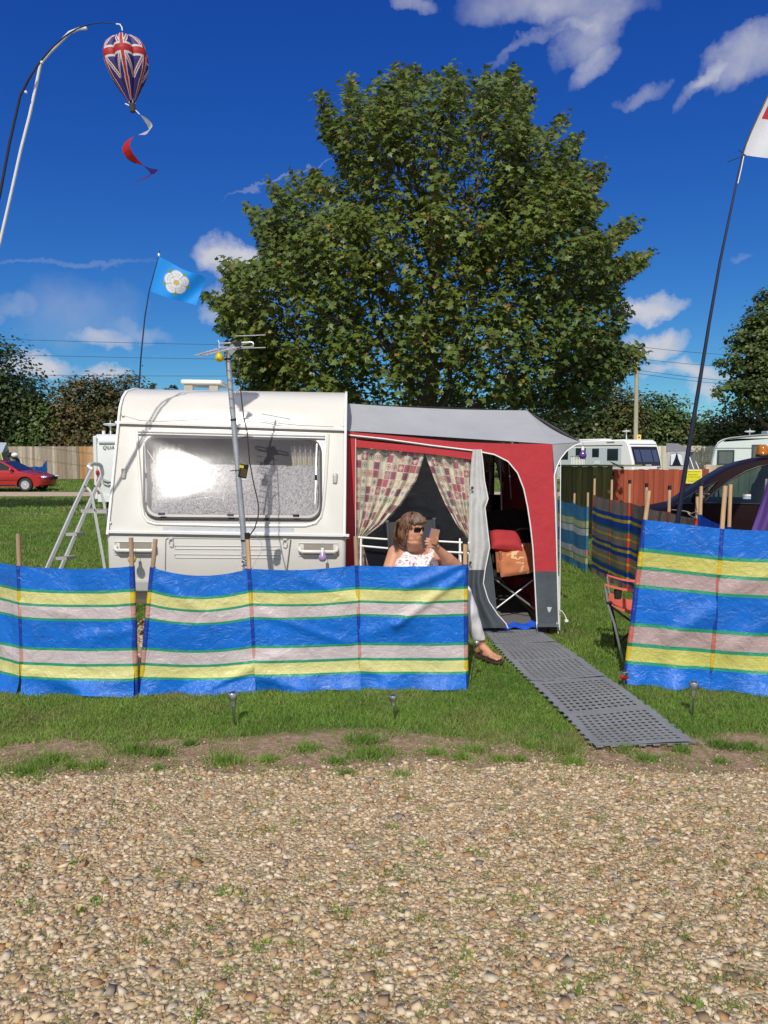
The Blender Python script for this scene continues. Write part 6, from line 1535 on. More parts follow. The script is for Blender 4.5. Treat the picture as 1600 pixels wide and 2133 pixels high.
# ------------------------------------------------------------------ yellow notice
o = thing('notice_board', 'bright yellow notice with lines of small print on the red fence', 'sign', P(1442, 993, 16.1))
NZ = 16.12; a, b = P(1425, 978, NZ), P(1461, 1007, NZ)
m = MB(); m.box((a + b) / 2, (b.x - a.x, .012, a.z - b.z)); m.part('panel', WHITE, o, smooth=0)
m = MB(); m.box((a + b) / 2 + V((0, -.007, 0)), (b.x - a.x - .03, .006, a.z - b.z - .03)); m.part('yellow_face', M('yellow sign paint', (.78, .70, .02), .4, var=.03), o, smooth=0)
INK = M('sign ink', (.10, .09, .02), .6)
t = text_mb('HOUSEHOLD WASTE ONLY', .027, V(((a.x + b.x) / 2, NZ - .012, a.z - .055)), (1, 0, 0), (0, 0, 1), .001, align='CENTER'); t.part('printed_line', INK, o, smooth=0)
r = random.Random(2)
for k, (zz, w_) in enumerate(((.105, .55), (.14, .85), (.175, .82), (.225, .66), (.255, .52))):
    m = MB(); W2 = (b.x - a.x) * w_; x = (a.x + b.x) / 2 - W2 / 2
    while x < (a.x + b.x) / 2 + W2 / 2:
        l_ = r.uniform(.006, .014); m.box((x + l_ / 2, NZ - .012, a.z - zz), (l_, .002, r.uniform(.008, .013))); x += l_ + (r.uniform(.003, .006) if r.random() < .8 else .016)
    m.part('printed_line', INK, o, smooth=0)
# ------------------------------------------------------------------ seated woman
def remesh(mb, vox, smooth_it=3):
    o = bpy.data.objects.new('tmp', mb.mesh('tmp', V((0, 0, 0)), None, 0)); C.objects.link(o)
    m = o.modifiers.new('r', 'REMESH'); m.mode = 'VOXEL'; m.voxel_size = vox; m.use_smooth_shade = True
    if smooth_it:
        s = o.modifiers.new('s', 'SMOOTH'); s.iterations = smooth_it; s.factor = .5
    bpy.context.view_layer.update()
    bake(o); out = MB(); out.add([v.co.copy() for v in o.data.vertices], [tuple(p.vertices) for p in o.data.polygons])
    me = o.data; bpy.data.objects.remove(o); bpy.data.meshes.remove(me)
    return out
pe = thing('person', 'woman in sunglasses and white floral top sitting behind the windbreak looking at a phone', 'person', (.30, 6.3, 0))
SKIN = M('sun warmed skin', (.56, .275, .17), .5, var=.10, scale=9, spec=.35, bump=.08, bscale=60)
b = SKIN.node_tree.nodes['Principled BSDF']; b.inputs['Subsurface Weight'].default_value = .08; b.inputs['Subsurface Radius'].default_value = (.02, .008, .004)
fw = V((math.sin(R(43)), -math.cos(R(43)), -.06)).normalized()
sdv = fw.cross(V((0, 0, 1))).normalized()        # the head's own left-right axis (towards its right when seen from behind)
upv = sdv.cross(fw).normalized()
HR = Matrix((sdv, fw, upv)).transposed()
HC = P(861, 1103, 6.20); HS = .96
def HL(x, y, z): return HC + HR @ V((x, y, z)) * HS
def hell(mb, c, r, n=16, m=12): mb.ell(HL(*c), tuple(q * HS for q in r), n, m, HR)
RS, LS = P(825, 1153, 6.36), P(908, 1154, 6.40)
RE, RW = P(806, 1206, 6.24), V((.36, 6.02, .60))
LE, LW_ = P(949, 1180, 6.18), P(911, 1143, 6.00)
PEL, HIPR, HIPL = V((.27, 6.38, .50)), V((.18, 6.32, .48)), V((.37, 6.30, .48))
KR, KL = V((.30, 5.84, .53)), V((.61, 5.88, .595))
AR, AL = V((.34, 5.86, .14)), V((.800, 6.06, .135))
TOE = V((.930, 5.885, .060)); HEEL = V((.775, 6.10, .078))
def torso(mb, g=0.0):
    top = (RS + LS) / 2
    mb.cap(V((.27, 6.36, .54)), V((.268, 6.37, .74)), .165 + g, .165 + g, 20)
    mb.ell(V((.268, 6.27, .62)), (.20 + g, .155 + g, .15 + g), 20, 14)
    mb.ell(top + V((0, -.01, -.10)), (.185 + g, .125 + g, .15 + g), 20, 14)
    mb.ell(P(847, 1180, 6.24), (.092 + g, .085 + g, .085 + g), 18, 12); mb.ell(P(889, 1180, 6.25), (.092 + g, .085 + g, .085 + g), 18, 12)
bm_ = MB()
torso(bm_)
for c, r in (((0, -.012, .03), (.075, .094, .098)), ((0, .022, -.03), (.073, .072, .085)), ((0, .055, -.090), (.036, .030, .026)), ((0, .024, -.105), (.072, .060, .036)), ((0, .091, -.012), (.0145, .020, .024)), ((0, .104, -.022), (.0135, .010, .010)), ((0, .06, -.06), (.045, .035, .04)), ((0, .082, .016), (.010, .014, .026)), ((.034, .058, -.028), (.026, .024, .024)), ((-.034, .058, -.028), (.026, .024, .024)), ((0, .078, -.056), (.026, .014, .008)), ((0, .076, -.067), (.022, .014, .007)), ((0, .070, .038), (.055, .022, .016)), ((.074, -.004, -.012), (.010, .020, .030)), ((-.074, -.004, -.012), (.010, .020, .030)), ((.042, .03, -.072), (.030, .036, .032)), ((-.042, .03, -.072), (.030, .036, .032))): hell(bm_, c, r)
bm_.cap(HL(0, -.015, -.06), (RS + LS) / 2 + V((0, .0, .0)), .060, .078)
bm_.cap((RS + LS) / 2 + V((-.02, 0, -.03)), RS + V((.01, 0, -.005)), .075, .070); bm_.cap((RS + LS) / 2 + V((.02, 0, -.03)), LS, .075, .066)
bm_.cap(RS, RE, .074, .062); bm_.cap(RE, RW, .056, .036); bm_.ell(RW + V((.05, -.02, -.01)), (.045, .03, .022))
bm_.cap(LS, LE, .068, .058); bm_.cap(LE, LE.lerp(LW_, .45), .057, .052); bm_.cap(LE.lerp(LW_, .45), LW_, .050, .031)
for h, k, a in ((HIPR, KR, AR), (HIPL, KL, AL)):
    bm_.cap(h, k, .105, .070); bm_.cap(k, k.lerp(a, .4), .064, .056); bm_.cap(k.lerp(a, .4), a, .055, .036)
# left foot (seen) and right foot
def foot(mb, an, hl, to):
    d = (to - hl); s = d.cross(V((0, 0, 1))).normalized()
    mb.cap(an, hl + d * .12 + V((0, 0, .02)), .035, .034); mb.ell(hl + d * .04 + V((0, 0, .005)), (.034, .034, .032))
    mb.cap(an + d * .10 - V((0, 0, .02)), hl + d * .62 + V((0, 0, .005)), .036, .026); mb.cap(hl + d * .3, hl + d * .68 + s * .018, .032, .024); mb.cap(hl + d * .3, hl + d * .66 - s * .018, .03, .022)
    for i, (q, l, r_) in enumerate(((-.034, .99, .0135), (-.011, 1.0, .0105), (.008, .965, .0098), (.025, .92, .0092), (.040, .87, .0088))):
        a_ = hl + d * .70 + s * q * .9 * -1; e_ = hl + d * l + s * q * -1.05 + V((0, 0, .002)); mb.cap(a_, e_, r_ * 1.15, r_, 10)
foot(bm_, AL, HEEL, TOE); foot(bm_, AR, V((.335, 5.90, .078)), V((.40, 5.68, .060)))
# left hand holding the phone: palm, four unequal curled fingers, thumb
PH = P(904, 1118, 5.935)
pal = P(905, 1137, 5.965); bm_.cap(LW_, pal, .029, .030); bm_.ell(P(903, 1133, 5.96), (.034, .024, .036)); bm_.cap(P(909, 1137, 5.965), P(905, 1127, 5.955), .026, .020)
FING = [((903, 1127), (896, 1124), (889, 1121.5)), ((902, 1131), (893.5, 1128.5), (885.5, 1127)), ((902, 1135.5), (894, 1134), (886.5, 1133)), ((903, 1139.5), (896, 1139.5), (889.5, 1139.5))]
for i, (a, b_, c_) in enumerate(FING):
    r_ = (.0098, .0098, .0094, .0084)[i]; p0, p1, p2 = P(*a, 5.945), P(*b_, 5.915), P(*c_, 5.925)
    bm_.cap(p0, p1, r_ * 1.1, r_, 10); bm_.cap(p1, p2, r_, r_ * .82, 10)
bm_.cap(P(908, 1133, 5.955), P(912, 1127, 5.925), .0125, .0105, 10); bm_.cap(P(912, 1127, 5.925), P(911, 1120.5, 5.918), .0105, .0088, 10)
body_ = remesh(bm_, .0052, 3)
body_.part('body', SKIN, pe, smooth=180, fix=False)
# top with scooped neck and bare arms
FLOR = floral('white floral jersey', (.80, .79, .77), [(.30, .29, .30), (.62, .05, .10), (.70, .36, .38), (.36, .05, .12)], 24, .615, .8)
tm = MB(); torso(tm, .011); topc = (RS + LS) / 2
tm.cap(topc + V((-.10, 0, -.04)), topc + V((-.125, .0, .03)), .062, .055); tm.cap(topc + V((.10, 0, -.04)), topc + V((.125, .0, .025)), .062, .055)
tq = remesh(tm, .007, 3)
nk = topc + V((.012, -.05, .075)); keep = [not ((q - nk).length < .108 or q.z > topc.z + .090 or q.z < .42) for q in tq.v]
tf = [f for f in tq.f if all(keep[i] for i in f)]; tq.f = tf; tq.c = [None] * len(tf)
tq.part('floral_top', FLOR, pe, smooth=180, fix=False)
# white cropped trousers
tm = MB()
for h, k, a in ((HIPR, KR, AR), (HIPL, KL, AL)):
    e = k.lerp(a, .86); tm.cap(h, k, .118, .083, 18); tm.cap(k, k.lerp(a, .35), .080, .076, 18); tm.cap(k.lerp(a, .35), e, .076, .056, 18)
tm.ell(PEL, (.20, .16, .13), 20, 14)
tq = remesh(tm, .008, 3)
for i, q in enumerate(tq.v):
    w = mnoise.noise(q * 9) * .006 + mnoise.noise(V((q.x * 22, q.y * 22, q.z * 9))) * .004; tq.v[i] = q + V((w, -w, 0))
keep = [q.z > .185 for q in tq.v]; tf = [f for f in tq.f if all(keep[i] for i in f)]; tq.f = tf; tq.c = [None] * len(tf)
tq.part('trousers', M('white cotton trousers', (.88, .88, .89), .8, var=.03, transl=.08), pe, smooth=180, fix=False)
# hair: brown bob with grey and fair streaks, longer at the back
HAIR = M('streaked brown hair', (.1, .06, .04), .42, var=.35, scale=60, attr=True, spec=.5, stretch=(1, 1, .25))
hm = MB()
for c, r in (((0, -.024, .036), (.080, .092, .090)), ((-.04, -.050, -.035), (.058, .055, .085)), ((.04, -.050, -.035), (.058, .055, .085)), ((0, -.095, -.050), (.085, .055, .105)), ((-.035, -.115, -.085), (.055, .045, .075)), ((-.065, -.05, -.06), (.032, .05, .075)), ((-.01, -.128, -.05), (.07, .05, .095)), ((.0, -.10, .045), (.070, .050, .055)), ((-.02, -.135, -.11), (.05, .04, .06)), ((0, .045, .085), (.068, .045, .036)), ((.03, .062, .070), (.042, .026, .030)), ((-.03, .062, .070), (.042, .026, .030))): hell(hm, c, r)
hq = remesh(hm, .007, 2)
inv = HR.transposed(); cols = []
def haircol(l, jit):
    t = max(0, min(1, .5 + jit)); front = max(0, min(1, (l.y + .02) / .09)) * max(0, min(1, (l.z + .02) / .08))
    c = V((.085, .036, .020)).lerp(V((.27, .135, .070)), t * .9)
    return tuple(c.lerp(V((.36, .27, .20)), front * (.10 + .5 * t)))
rr_ = random.Random(12)
for f in hq.f:
    q = sum((hq.v[i] for i in f), V()) / len(f); l = inv @ (q - HC) / HS; cols.append(haircol(l, mnoise.noise(V((l.x * 60, l.y * 18, l.z * 14))) * .8))
hq.c = cols
hd_ = hq.part('hair', HAIR, pe, smooth=180, fix=False)
sm_ = MB()
for k in range(1150):
    phi = rr_.uniform(0, 6.283); fy = math.sin(phi); t0 = rr_.uniform(.1, .75); t1 = (1.06 + .16 * rr_.random() if fy > .55 else 1.35 if fy > .2 else 1.75)
    pts = []; sw = rr_.uniform(-.5, .5); col = None; lift = rr_.uniform(1.0, 1.13)
    for i in range(6):
        t = t0 + (t1 - t0) * i / 5; a = phi + sw * (t - t0)
        pts.append(V((.088 * math.sin(t) * math.cos(a) * lift, -.022 + .100 * math.sin(t) * math.sin(a) * lift + (.024 if fy > .5 else 0), .042 + .099 * math.cos(t) * lift)))
    if fy < .05:
        e = pts[-1]; dr = rr_.uniform(.03, .13) if fy < -.1 else rr_.uniform(.0, .06)
        for i in (1, 2, 3): pts.append(e + V((rr_.uniform(-.008, .008) - .10 * dr * i * (1 if e.x > 0 else -1) * .5, rr_.uniform(-.006, .006) - .03 * dr * i, -dr * i / 3)))
    elif fy > .55: pts.append(pts[-1] + V((rr_.uniform(-.008, .008), .004, -.012)))
    n_ = len(pts); r0 = rr_.uniform(.0011, .0026)
    sm_.tube([HL(*q) for q in pts], [r0 * (1 if i < n_ - 1 else .3) for i in range(n_)], 4, haircol(pts[n_ // 2], rr_.uniform(-.9, .9)))
for k in range(520):                         # the longer hair at the back
    x = rr_.uniform(-.08, .08); j = [rr_.uniform(-.010, .010) for _ in range(8)]; w_ = rr_.uniform(.0, .022); e = rr_.uniform(-.175, -.10)
    pts = [V((x * .5, -.085 + w_, .105 + j[0])), V((x * .9, -.135 - w_ * .6, .055 + j[1])), V((x * 1.3 + j[2], -.168 + x * x * 8 - w_ * .5, -.02)), V((x * 1.5 + j[3], -.170 + x * x * 9 - w_ * .4 + j[4], -.075)), V((x * 1.3 + j[5] * 2, -.150 + x * x * 7 + j[6] * 2, e))]
    r0 = rr_.uniform(.0014, .0028); sm_.tube([HL(*q) for q in pts], [r0, r0, r0, r0, r0 * .4], 4, haircol(V((x, -.1, 0)), rr_.uniform(-.9, .9)))
for k in range(90):                         # loose fringe over the forehead
    x = rr_.uniform(-.07, .07); j = rr_.uniform(-.012, .012); z1 = rr_.uniform(.058, .074)
    pts = [V((x * .5, .03, .128)), V((x * .85, .078, .108)), V((x * 1.02 + j * .4, .103 - abs(x) * .25, .078)), V((x * 1.05 + j, .108 - abs(x) * .32, z1))]
    r0 = rr_.uniform(.0012, .0024); sm_.tube([HL(*q) for q in pts], [r0, r0, r0, r0 * .4], 4, haircol(V((x, .06, .07)), rr_.uniform(-.9, .7)))
# strands belong to the hair: one mesh
hq2 = MB(); hq2.v = hq.v + sm_.v; hq2.f = hq.f + [tuple(q + len(hq.v) for q in f) for f in sm_.f]; hq2.c = hq.c + sm_.c; hq2.uv = [(0, 0)] * len(hq2.v)
hd_.data = hq2.mesh('hair', ORG[pe.name], HAIR, 180, False)
m = MB(); m.ell(HL(-.055, -.045, .098), (.010, .006, .012)); m.part('hair_clip', M('pale pink clip', (.7, .5, .5), .3), pe)
# sunglasses
SG = M('sunglass lens', (.006, .006, .007), .06, spec=.7, var=.02); gl = MB()
for s in (-1, 1): gl.grid(lambda u, v, s=s: HL(s * (.006 + .058 * u), .100 - .030 * u * u + .004 * (1 - v), .030 - .034 * v - .004 * u), 8, 6)
gl.grid(lambda u, v: HL(-.008 + .016 * u, .102, .024 - .006 * v), 3, 2)
sgo = gl.part('sunglasses', SG, pe, fix=False)
m = MB()
for s in (-1, 1): m.tube([HL(s * .064, .072, .022), HL(s * .077, .03, .016), HL(s * .080, -.005, .004)], .0026, 6)
m.part('temple_arms', BLACK, sgo)
m = MB(); m.tube([HL(-.022, .088, -.060), HL(-.008, .0945, -.0575), HL(.008, .0945, -.0575), HL(.022, .088, -.061)], [.001, .0034, .0034, .001], 6); m.part('lips', M('lip skin', (.34, .10, .085), .45), pe)
for s in (-1, 1):
    m = MB(); m.ell(HL(s * .080, -.002, -.046), (.004, .004, .004), 8, 6); m.part('earring', STEEL, pe)
# brown strapped sandals
SAND = M('brown sandal leather', (.055, .032, .022), .6, var=.15)
def sandal(hl, to, nm):
    d = to - hl; s = d.cross(V((0, 0, 1))).normalized(); m = MB()
    out = [(-.04, -.030), (-.05, 0), (-.04, .030), (.3, .034), (.65, .050), (.9, .046), (1.05, .022), (1.07, -.008), (1.02, -.036), (.8, -.050), (.5, -.040), (.2, -.034)]
    m.prism([V((hl.x, hl.y, .024)) + V((d.x, d.y, 0)) * a + s * b for a, b in out], (0, 0, .020)); so_ = m.part(nm, SAND, pe, smooth=0, bevel=.004)
    for t, h_, w_ in ((.62, .052, .050), (.34, .088, .044)):
        m = MB(); n_ = 12
        arc_ = [hl + d * t + s * (w_ * math.cos(math.pi * i / n_)) * 1.08 + V((0, 0, .040 - hl.z + (h_ + .004) * math.sin(math.pi * i / n_) ** .8)) for i in range(n_ + 1)]
        dn = d.normalized() * .011; m.add([q + dn * k for q in arc_ for k in (-1, 1)], [(2 * i, 2 * i + 1, 2 * i + 3, 2 * i + 2) for i in range(n_)])
        m.part('strap', SAND, so_, fix=False, smooth=60)
sandal(HEEL, TOE, 'sandal'); sandal(V((.335, 5.90, .078)), V((.40, 5.68, .060)), 'sandal')
# phone in a brown and blue case
ph = thing('phone', 'phone in a brown cover with blue edge held up by the woman', 'phone', PH)
rt = Matrix.Rotation(R(10), 3, 'Y') @ Matrix.Rotation(R(-20), 3, 'Z') @ Matrix.Rotation(R(-14), 3, 'X')
m = MB(); m.box(PH, (.075, .007, .125), rot=rt); m.part('cover', M('brown leather cover', (.26, .115, .05), .55, var=.15, scale=40), ph, bevel=.003)
m = MB(); m.box(PH + rt @ V((-.010, .010, .003)), (.080, .008, .130), rot=rt); m.part('phone_body', M('blue phone edge', (.02, .025, .22), .3), ph, bevel=.003)
# the sun chair she sits in
ch = thing('garden_chair', 'black mesh garden chair with silver posts the woman is sitting in', 'chair', (.30, 6.45, 0))
pl, pr2 = P(807, 1087, 6.62), P(904, 1081, 6.60)
bl2, br2 = V((pl.x + .05, 6.45, .42)), V((pr2.x + .02, 6.45, .42))
m = MB(); m.grid(lambda u, v: pl.lerp(pr2, u).lerp(bl2.lerp(br2, u), v) + V((0, .02 * math.sin(math.pi * u), -.006)), 14, 20); m.part('backrest', M('black mesh fabric', (.016, .017, .019), .6, var=.2, scale=60), ch, fix=False)
for a, b_ in ((pl, bl2), (pr2, br2)):
    m = MB(); m.tube([a, b_, b_ + V((0, -.04, -.42))], .011, 8); m.part('post', M('dark grey tube', (.10, .10, .105), .35, metal=.6), ch)
    m = MB(); m.cyl(a - V((0, 0, .004)), a + V((0, 0, .010)), .016, n=12); m.part('post_cap', STEEL, ch)
m = MB(); m.box(((bl2.x + br2.x) / 2, 6.22, .40), (br2.x - bl2.x, .5, .03)); m.part('seat', M('black mesh fabric', (.016, .017, .019), .6), ch, bevel=.01)
for x in (bl2.x, br2.x):
    m = MB(); m.tube([V((x, 6.0, 0)), V((x, 6.0, .40)), V((x, 6.0, .60)), V((x, 6.45, .62))], .011, 8); m.part('front_leg', M('dark grey tube', (.10, .10, .105), .35, metal=.6), ch)
# ------------------------------------------------------------------ cars
def hull(prof, W, tumble, plan, ns=12):
    """side outline (x, z) swept across the width; tumble(z): width share, plan: how far the ends curve in"""
    xs_ = [q[0] for q in prof]; xm, hl = (max(xs_) + min(xs_)) / 2, (max(xs_) - min(xs_)) / 2
    m = MB(); vs = []; k = len(prof)
    for j in range(ns + 1):
        t = -1 + 2 * j / ns; t = math.copysign(abs(t) ** .7, t)
        for x, z in prof:
            y = t * W / 2 * tumble(z); e = (x - xm) / hl
            vs.append(V((x - math.copysign(plan * abs(e) ** 5 * abs(t) ** 2.6, e), y, z - .03 * abs(t) ** 6 * (1 if z > .6 else 0))))
    fs = [(j * k + i, j * k + (i + 1) % k, (j + 1) * k + (i + 1) % k, (j + 1) * k + i) for j in range(ns) for i in range(k)]
    for j in (0, ns):
        tr = [tuple(t) for t in tessellate_polygon([[V((x, z, 0)) for x, z in prof]])]; fs += [tuple(j * k + i for i in t) for t in tr]
    m.add(vs, fs)
    return m
def placed(mb, loc, yaw):
    q = Matrix.Rotation(yaw, 3, 'Z')
    for i, v in enumerate(mb.v): mb.v[i] = V(loc) + q @ v
    return mb
def wheel(par, loc, yaw, x, y, r_, w_, spokes=9):
    s = 1 if y > 0 else -1
    m = MB(); rot = Matrix.Rotation(R(90), 3, 'X')
    m.lathe([(r_ * .62, -w_ / 2), (r_ * .9, -w_ / 2), (r_, -w_ * .35), (r_, w_ * .35), (r_ * .9, w_ / 2), (r_ * .62, w_ / 2)], (x, y, r_), 32, rot, caps=False); t = placed(m, loc, yaw).part('wheel', RUBBER, par)
    m = MB(); m.lathe([(r_ * .66, w_ * .45), (r_ * .62, w_ * .5), (r_ * .58, w_ * .42), (r_ * .55, w_ * .2), (0, w_ * .15)] if s < 0 else [(r_ * .66, -w_ * .45), (r_ * .62, -w_ * .5), (r_ * .58, -w_ * .42), (r_ * .55, -w_ * .2), (0, -w_ * .15)], (x, y, r_), 28, rot)
    for k in range(spokes):
        a = 6.283 * k / spokes; c = V((x, y + s * w_ * .42, r_)); e = V((math.cos(a), 0, math.sin(a))); m.bar(c + e * .03, c + e * r_ * .6, .028, .02, up=V((0, 1, 0)))
    m.ell((x, y + s * w_ * .44, r_), (.045, .015, .045), 12, 8); placed(m, loc, yaw).part('rim', M('alloy silver', (.62, .62, .63), .3, metal=.6), t)
def sidepoly(mb, pts, W, tumble, off=.004, sides=(-1, 1), th=.006):
    for s in sides:
        mb.prism([V((x, s * (W / 2 * tumble(z) + off), z)) for x, z in pts], (0, s * th, 0))
# red saloon far left
rl = (P(107, 1020, 34).x, 34.3, 0)
rc = thing('car', 'bright red saloon car parked beyond the lawn, cut off by the left edge', 'car', rl)
RP = [(-.03, .30), (0, .50), (-.03, .64), (-.16, .72), (-.5, .80), (-.9, .88), (-1.22, .94), (-1.6, 1.17), (-1.98, 1.36), (-2.3, 1.41), (-2.75, 1.42), (-3.2, 1.36), (-3.6, 1.15), (-3.85, .99), (-4.3, .95), (-4.45, .80), (-4.46, .42), (-4.35, .26), (-3.9, .22), (-.6, .22), (-.15, .24)]
tb_ = lambda z: 1.0 if z < .8 else 1.0 - .22 * ((z - .8) / .62) ** 1.2
REDP = M('red car paint', (.36, .008, .008), .25, var=.04, coat=.9, spec=.5)
m = placed(hull(RP, 1.72, tb_, .30), rl, 0); rb = m.part('body', REDP, rc, smooth=35)
for x in (-.92, -3.5):
    c = MB(); c.lathe([(.37, -1.2), (.37, 1.2)], (x, 0, .31), 26, Matrix.Rotation(R(90), 3, 'X')); cut(rb, placed(c, rl, 0), BLACK)
rb.data.polygons.foreach_set('use_smooth', [True] * len(rb.data.polygons)); rb.data.set_sharp_from_angle(angle=R(35))
for y in (-.76, .76):
    for x in (-.92, -3.5): wheel(rc, rl, 0, x, y, .31, .2, 10)
m = MB(); sidepoly(m, [(-1.42, .97), (-1.66, 1.12), (-2.02, 1.31), (-2.42, 1.34), (-2.42, .97)], 1.72, tb_); placed(m, rl, 0).part('side_window', DARKGLASS, rc, smooth=0)
m = MB(); sidepoly(m, [(-2.50, .97), (-2.50, 1.345), (-2.9, 1.34), (-3.22, 1.28), (-3.5, 1.1), (-3.6, .98)], 1.72, tb_); placed(m, rl, 0).part('side_window', DARKGLASS, rc, smooth=0)
m = MB(); m.add([V((-1.24, -.66, .965)), V((-1.24, .66, .965)), V((-1.92, .56, 1.352)), V((-1.92, -.56, 1.352))], [(0, 1, 2, 3)]); placed(m, rl, 0).part('windscreen', DARKGLASS, rc, smooth=0)
for s in (-1, 1):
    m = MB(); m.ell((-.19, s * .62, .650), (.17, .12, .058), 16, 10); placed(m, rl, 0).part('headlight', M('headlamp glass', (.62, .66, .70), .1, spec=.7, coat=.6), rc)
    m = MB(); m.ell((-1.5, s * .93, 1.0), (.09, .10, .07), 14, 10); placed(m, rl, 0).part('door_mirror', REDP, rc)
m = MB(); m.box((-.0, 0, .60), (.06, .7, .14)); placed(m, rl, 0).part('grille', BLACK, rc, bevel=.02)
for s in (-1, 1):
    m = MB(); sidepoly(m, [(-1.25, .50), (-1.25, .55), (-3.15, .55), (-3.15, .50)], 1.72, tb_, .0, (s,), .02); placed(m, rl, 0).part('side_moulding', M('dark red moulding', (.12, .01, .01), .5), rc, smooth=0)
m = MB(); sidepoly(m, [(-1.36, .26), (-1.36, .32), (-3.1, .32), (-3.1, .26)], 1.72, tb_, -.01, th=.02); placed(m, rl, 0).part('sill', BLACK, rc, smooth=0)
m = MB(); m.box((-2.42, -.868, .82), (.2, .02, .035)); placed(m, rl, 0).part('door_handle', REDP, rc, bevel=.006)
# dark people carrier on the right, nose to the left
yaw = R(-20); base_pt = V((3.97, 10.5, 0))
Wd = 1.72; qy = Matrix.Rotation(yaw, 3, 'Z'); ml_ = base_pt - qy @ V((0, -Wd / 2, 0))
dc = thing('car', 'dark maroon people carrier behind the windbreaks at the right edge', 'car', ml_)
DP = [(-.70, .32), (-.76, .55), (-.68, .76), (-.38, .87), (0, .95), (.15, 1.06), (.36, 1.22), (.54, 1.35), (.76, 1.50), (.96, 1.58), (1.18, 1.635), (1.45, 1.665), (1.9, 1.69), (2.5, 1.68), (3.0, 1.62), (3.28, 1.45), (3.48, 1.05), (3.54, .6), (3.48, .32), (3.2, .24), (-.4, .24)]
td = lambda z: 1.0 if z < .85 else 1.0 - .17 * ((z - .85) / .85) ** 1.3
DPT = M('dark maroon paint', (.014, .005, .007), .5, var=.05, coat=.03, spec=.08)
INT = M('dark car interior', (.02, .02, .024), .7)
db = placed(hull(DP, Wd, td, .28), ml_, yaw).part('body', DPT, dc, smooth=40)
FW = [(.47, 1.02), (.60, 1.15), (.80, 1.33), (1.0, 1.46), (1.16, 1.525), (1.32, 1.56), (1.40, 1.565), (1.20, 1.02)]
QW = [(.13, 1.0), (.38, 1.01), (.56, 1.20), (.66, 1.32), (.40, 1.19)]
BW = [(1.36, 1.02), (1.52, 1.575), (2.2, 1.59), (2.55, 1.55), (2.75, 1.06)]
c = MB(); c.prism([V((x, -.70, z)) for x, z in [(.16, .78), (.24, 1.02), (.60, 1.30), (1.0, 1.50), (1.45, 1.60), (2.4, 1.60), (2.95, 1.50), (3.15, 1.1), (3.1, .78)]], (0, 1.40, 0)); cut(db, placed(c, ml_, yaw), INT)
for w_ in (FW, QW, BW):
    c = MB(); c.prism([V((x, -1.5, z)) for x, z in w_], (0, 3, 0)); cut(db, placed(c, ml_, yaw), INT)
db.data.polygons.foreach_set('use_smooth', [True] * len(db.data.polygons)); db.data.set_sharp_from_angle(angle=R(38))
CG = glass('tinted car glass', (.62, .72, .69), .04, .8, .02, difcol=(.1, .12, .12))
for w_, nm in ((FW, 'side_window'), (QW, 'quarter_light'), (BW, 'side_window')):
    for s in (-1, 1):
        m = MB(); sidepoly(m, w_, Wd, td, -.012, (s,), .004); placed(m, ml_, yaw).part(nm, CG, dc, smooth=0)
    m = MB(); pts = [V((x, -(Wd / 2 * td(z) + .002), z)) for x, z in w_]; m.tube(pts + [pts[0]], .010, 6); placed(m, ml_, yaw).part('window_seal', BLACK, dc)
for x in (1.25, 2.2):
    for y in (-.36, .36):
        m = MB(); m.box((x, y, 1.0), (.14, .48, .52), rot=Matrix.Rotation(R(12), 3, 'Y')); m.box((x + .09, y, 1.36), (.10, .26, .16)); placed(m, ml_, yaw).part('seat', INT, dc, bevel=.04)
m = MB(); m.tube([V((.72 + .05 * math.cos(t), .36 + .18 * math.cos(t), 1.02 + .17 * math.sin(t))) for t in np.linspace(0, 6.28, 20)], .015, 6); placed(m, ml_, yaw).part('steering_wheel', BLACK, dc)
m = MB(); m.ell((.40, -.98, 1.10), (.075, .11, .085), 16, 12); mm_ = placed(m, ml_, yaw).part('door_mirror', DPT, dc)
m = MB(); m.ell((.45, -.985, 1.10), (.040, .085, .065), 14, 10); placed(m, ml_, yaw).part('mirror_glass', M('mirror glass', (.42, .50, .46), .05, metal=.9), mm_)
m = MB(); m.bar((.36, -.86, 1.03), (.40, -.93, 1.06), .04, .04); placed(m, ml_, yaw).part('mirror_arm', BLACK, mm_)
m = MB(); a = [V((x, 0, z)) for x, z in DP[4:10]]
m.grid(lambda u, v: V((float(np.interp(u, [0, .2, .4, .6, .8, 1], [q.x for q in a])), (v - .5) * Wd * .62 * td(1.3), float(np.interp(u, [0, .2, .4, .6, .8, 1], [q.z for q in a])) + .006 - .02 * abs(2 * v - 1) ** 4)), 12, 10); placed(m, ml_, yaw).part('windscreen', M('dull dark windscreen', (.012, .014, .016), .4, spec=.15), dc, fix=False)
for x in (-.02, 2.75):
    for y in (-.78, .78): wheel(dc, ml_, yaw, x, y, .31, .2, 7)
for k, (z, cl_) in enumerate(((1.135, (.75, .75, .74)), (1.10, (.35, .45, .62)))):
    m = MB(); y = -(Wd / 2 * td(z) + .002); m.box((1.02, y, z), (.10, .004, .030)); placed(m, ml_, yaw).part('window_sticker', M('sticker %d' % k, cl_, .5), dc, smooth=0)
m = MB(); m.box((1.42, -.872, .98), (.2, .03, .035)); placed(m, ml_, yaw).part('door_handle', DPT, dc, bevel=.008)
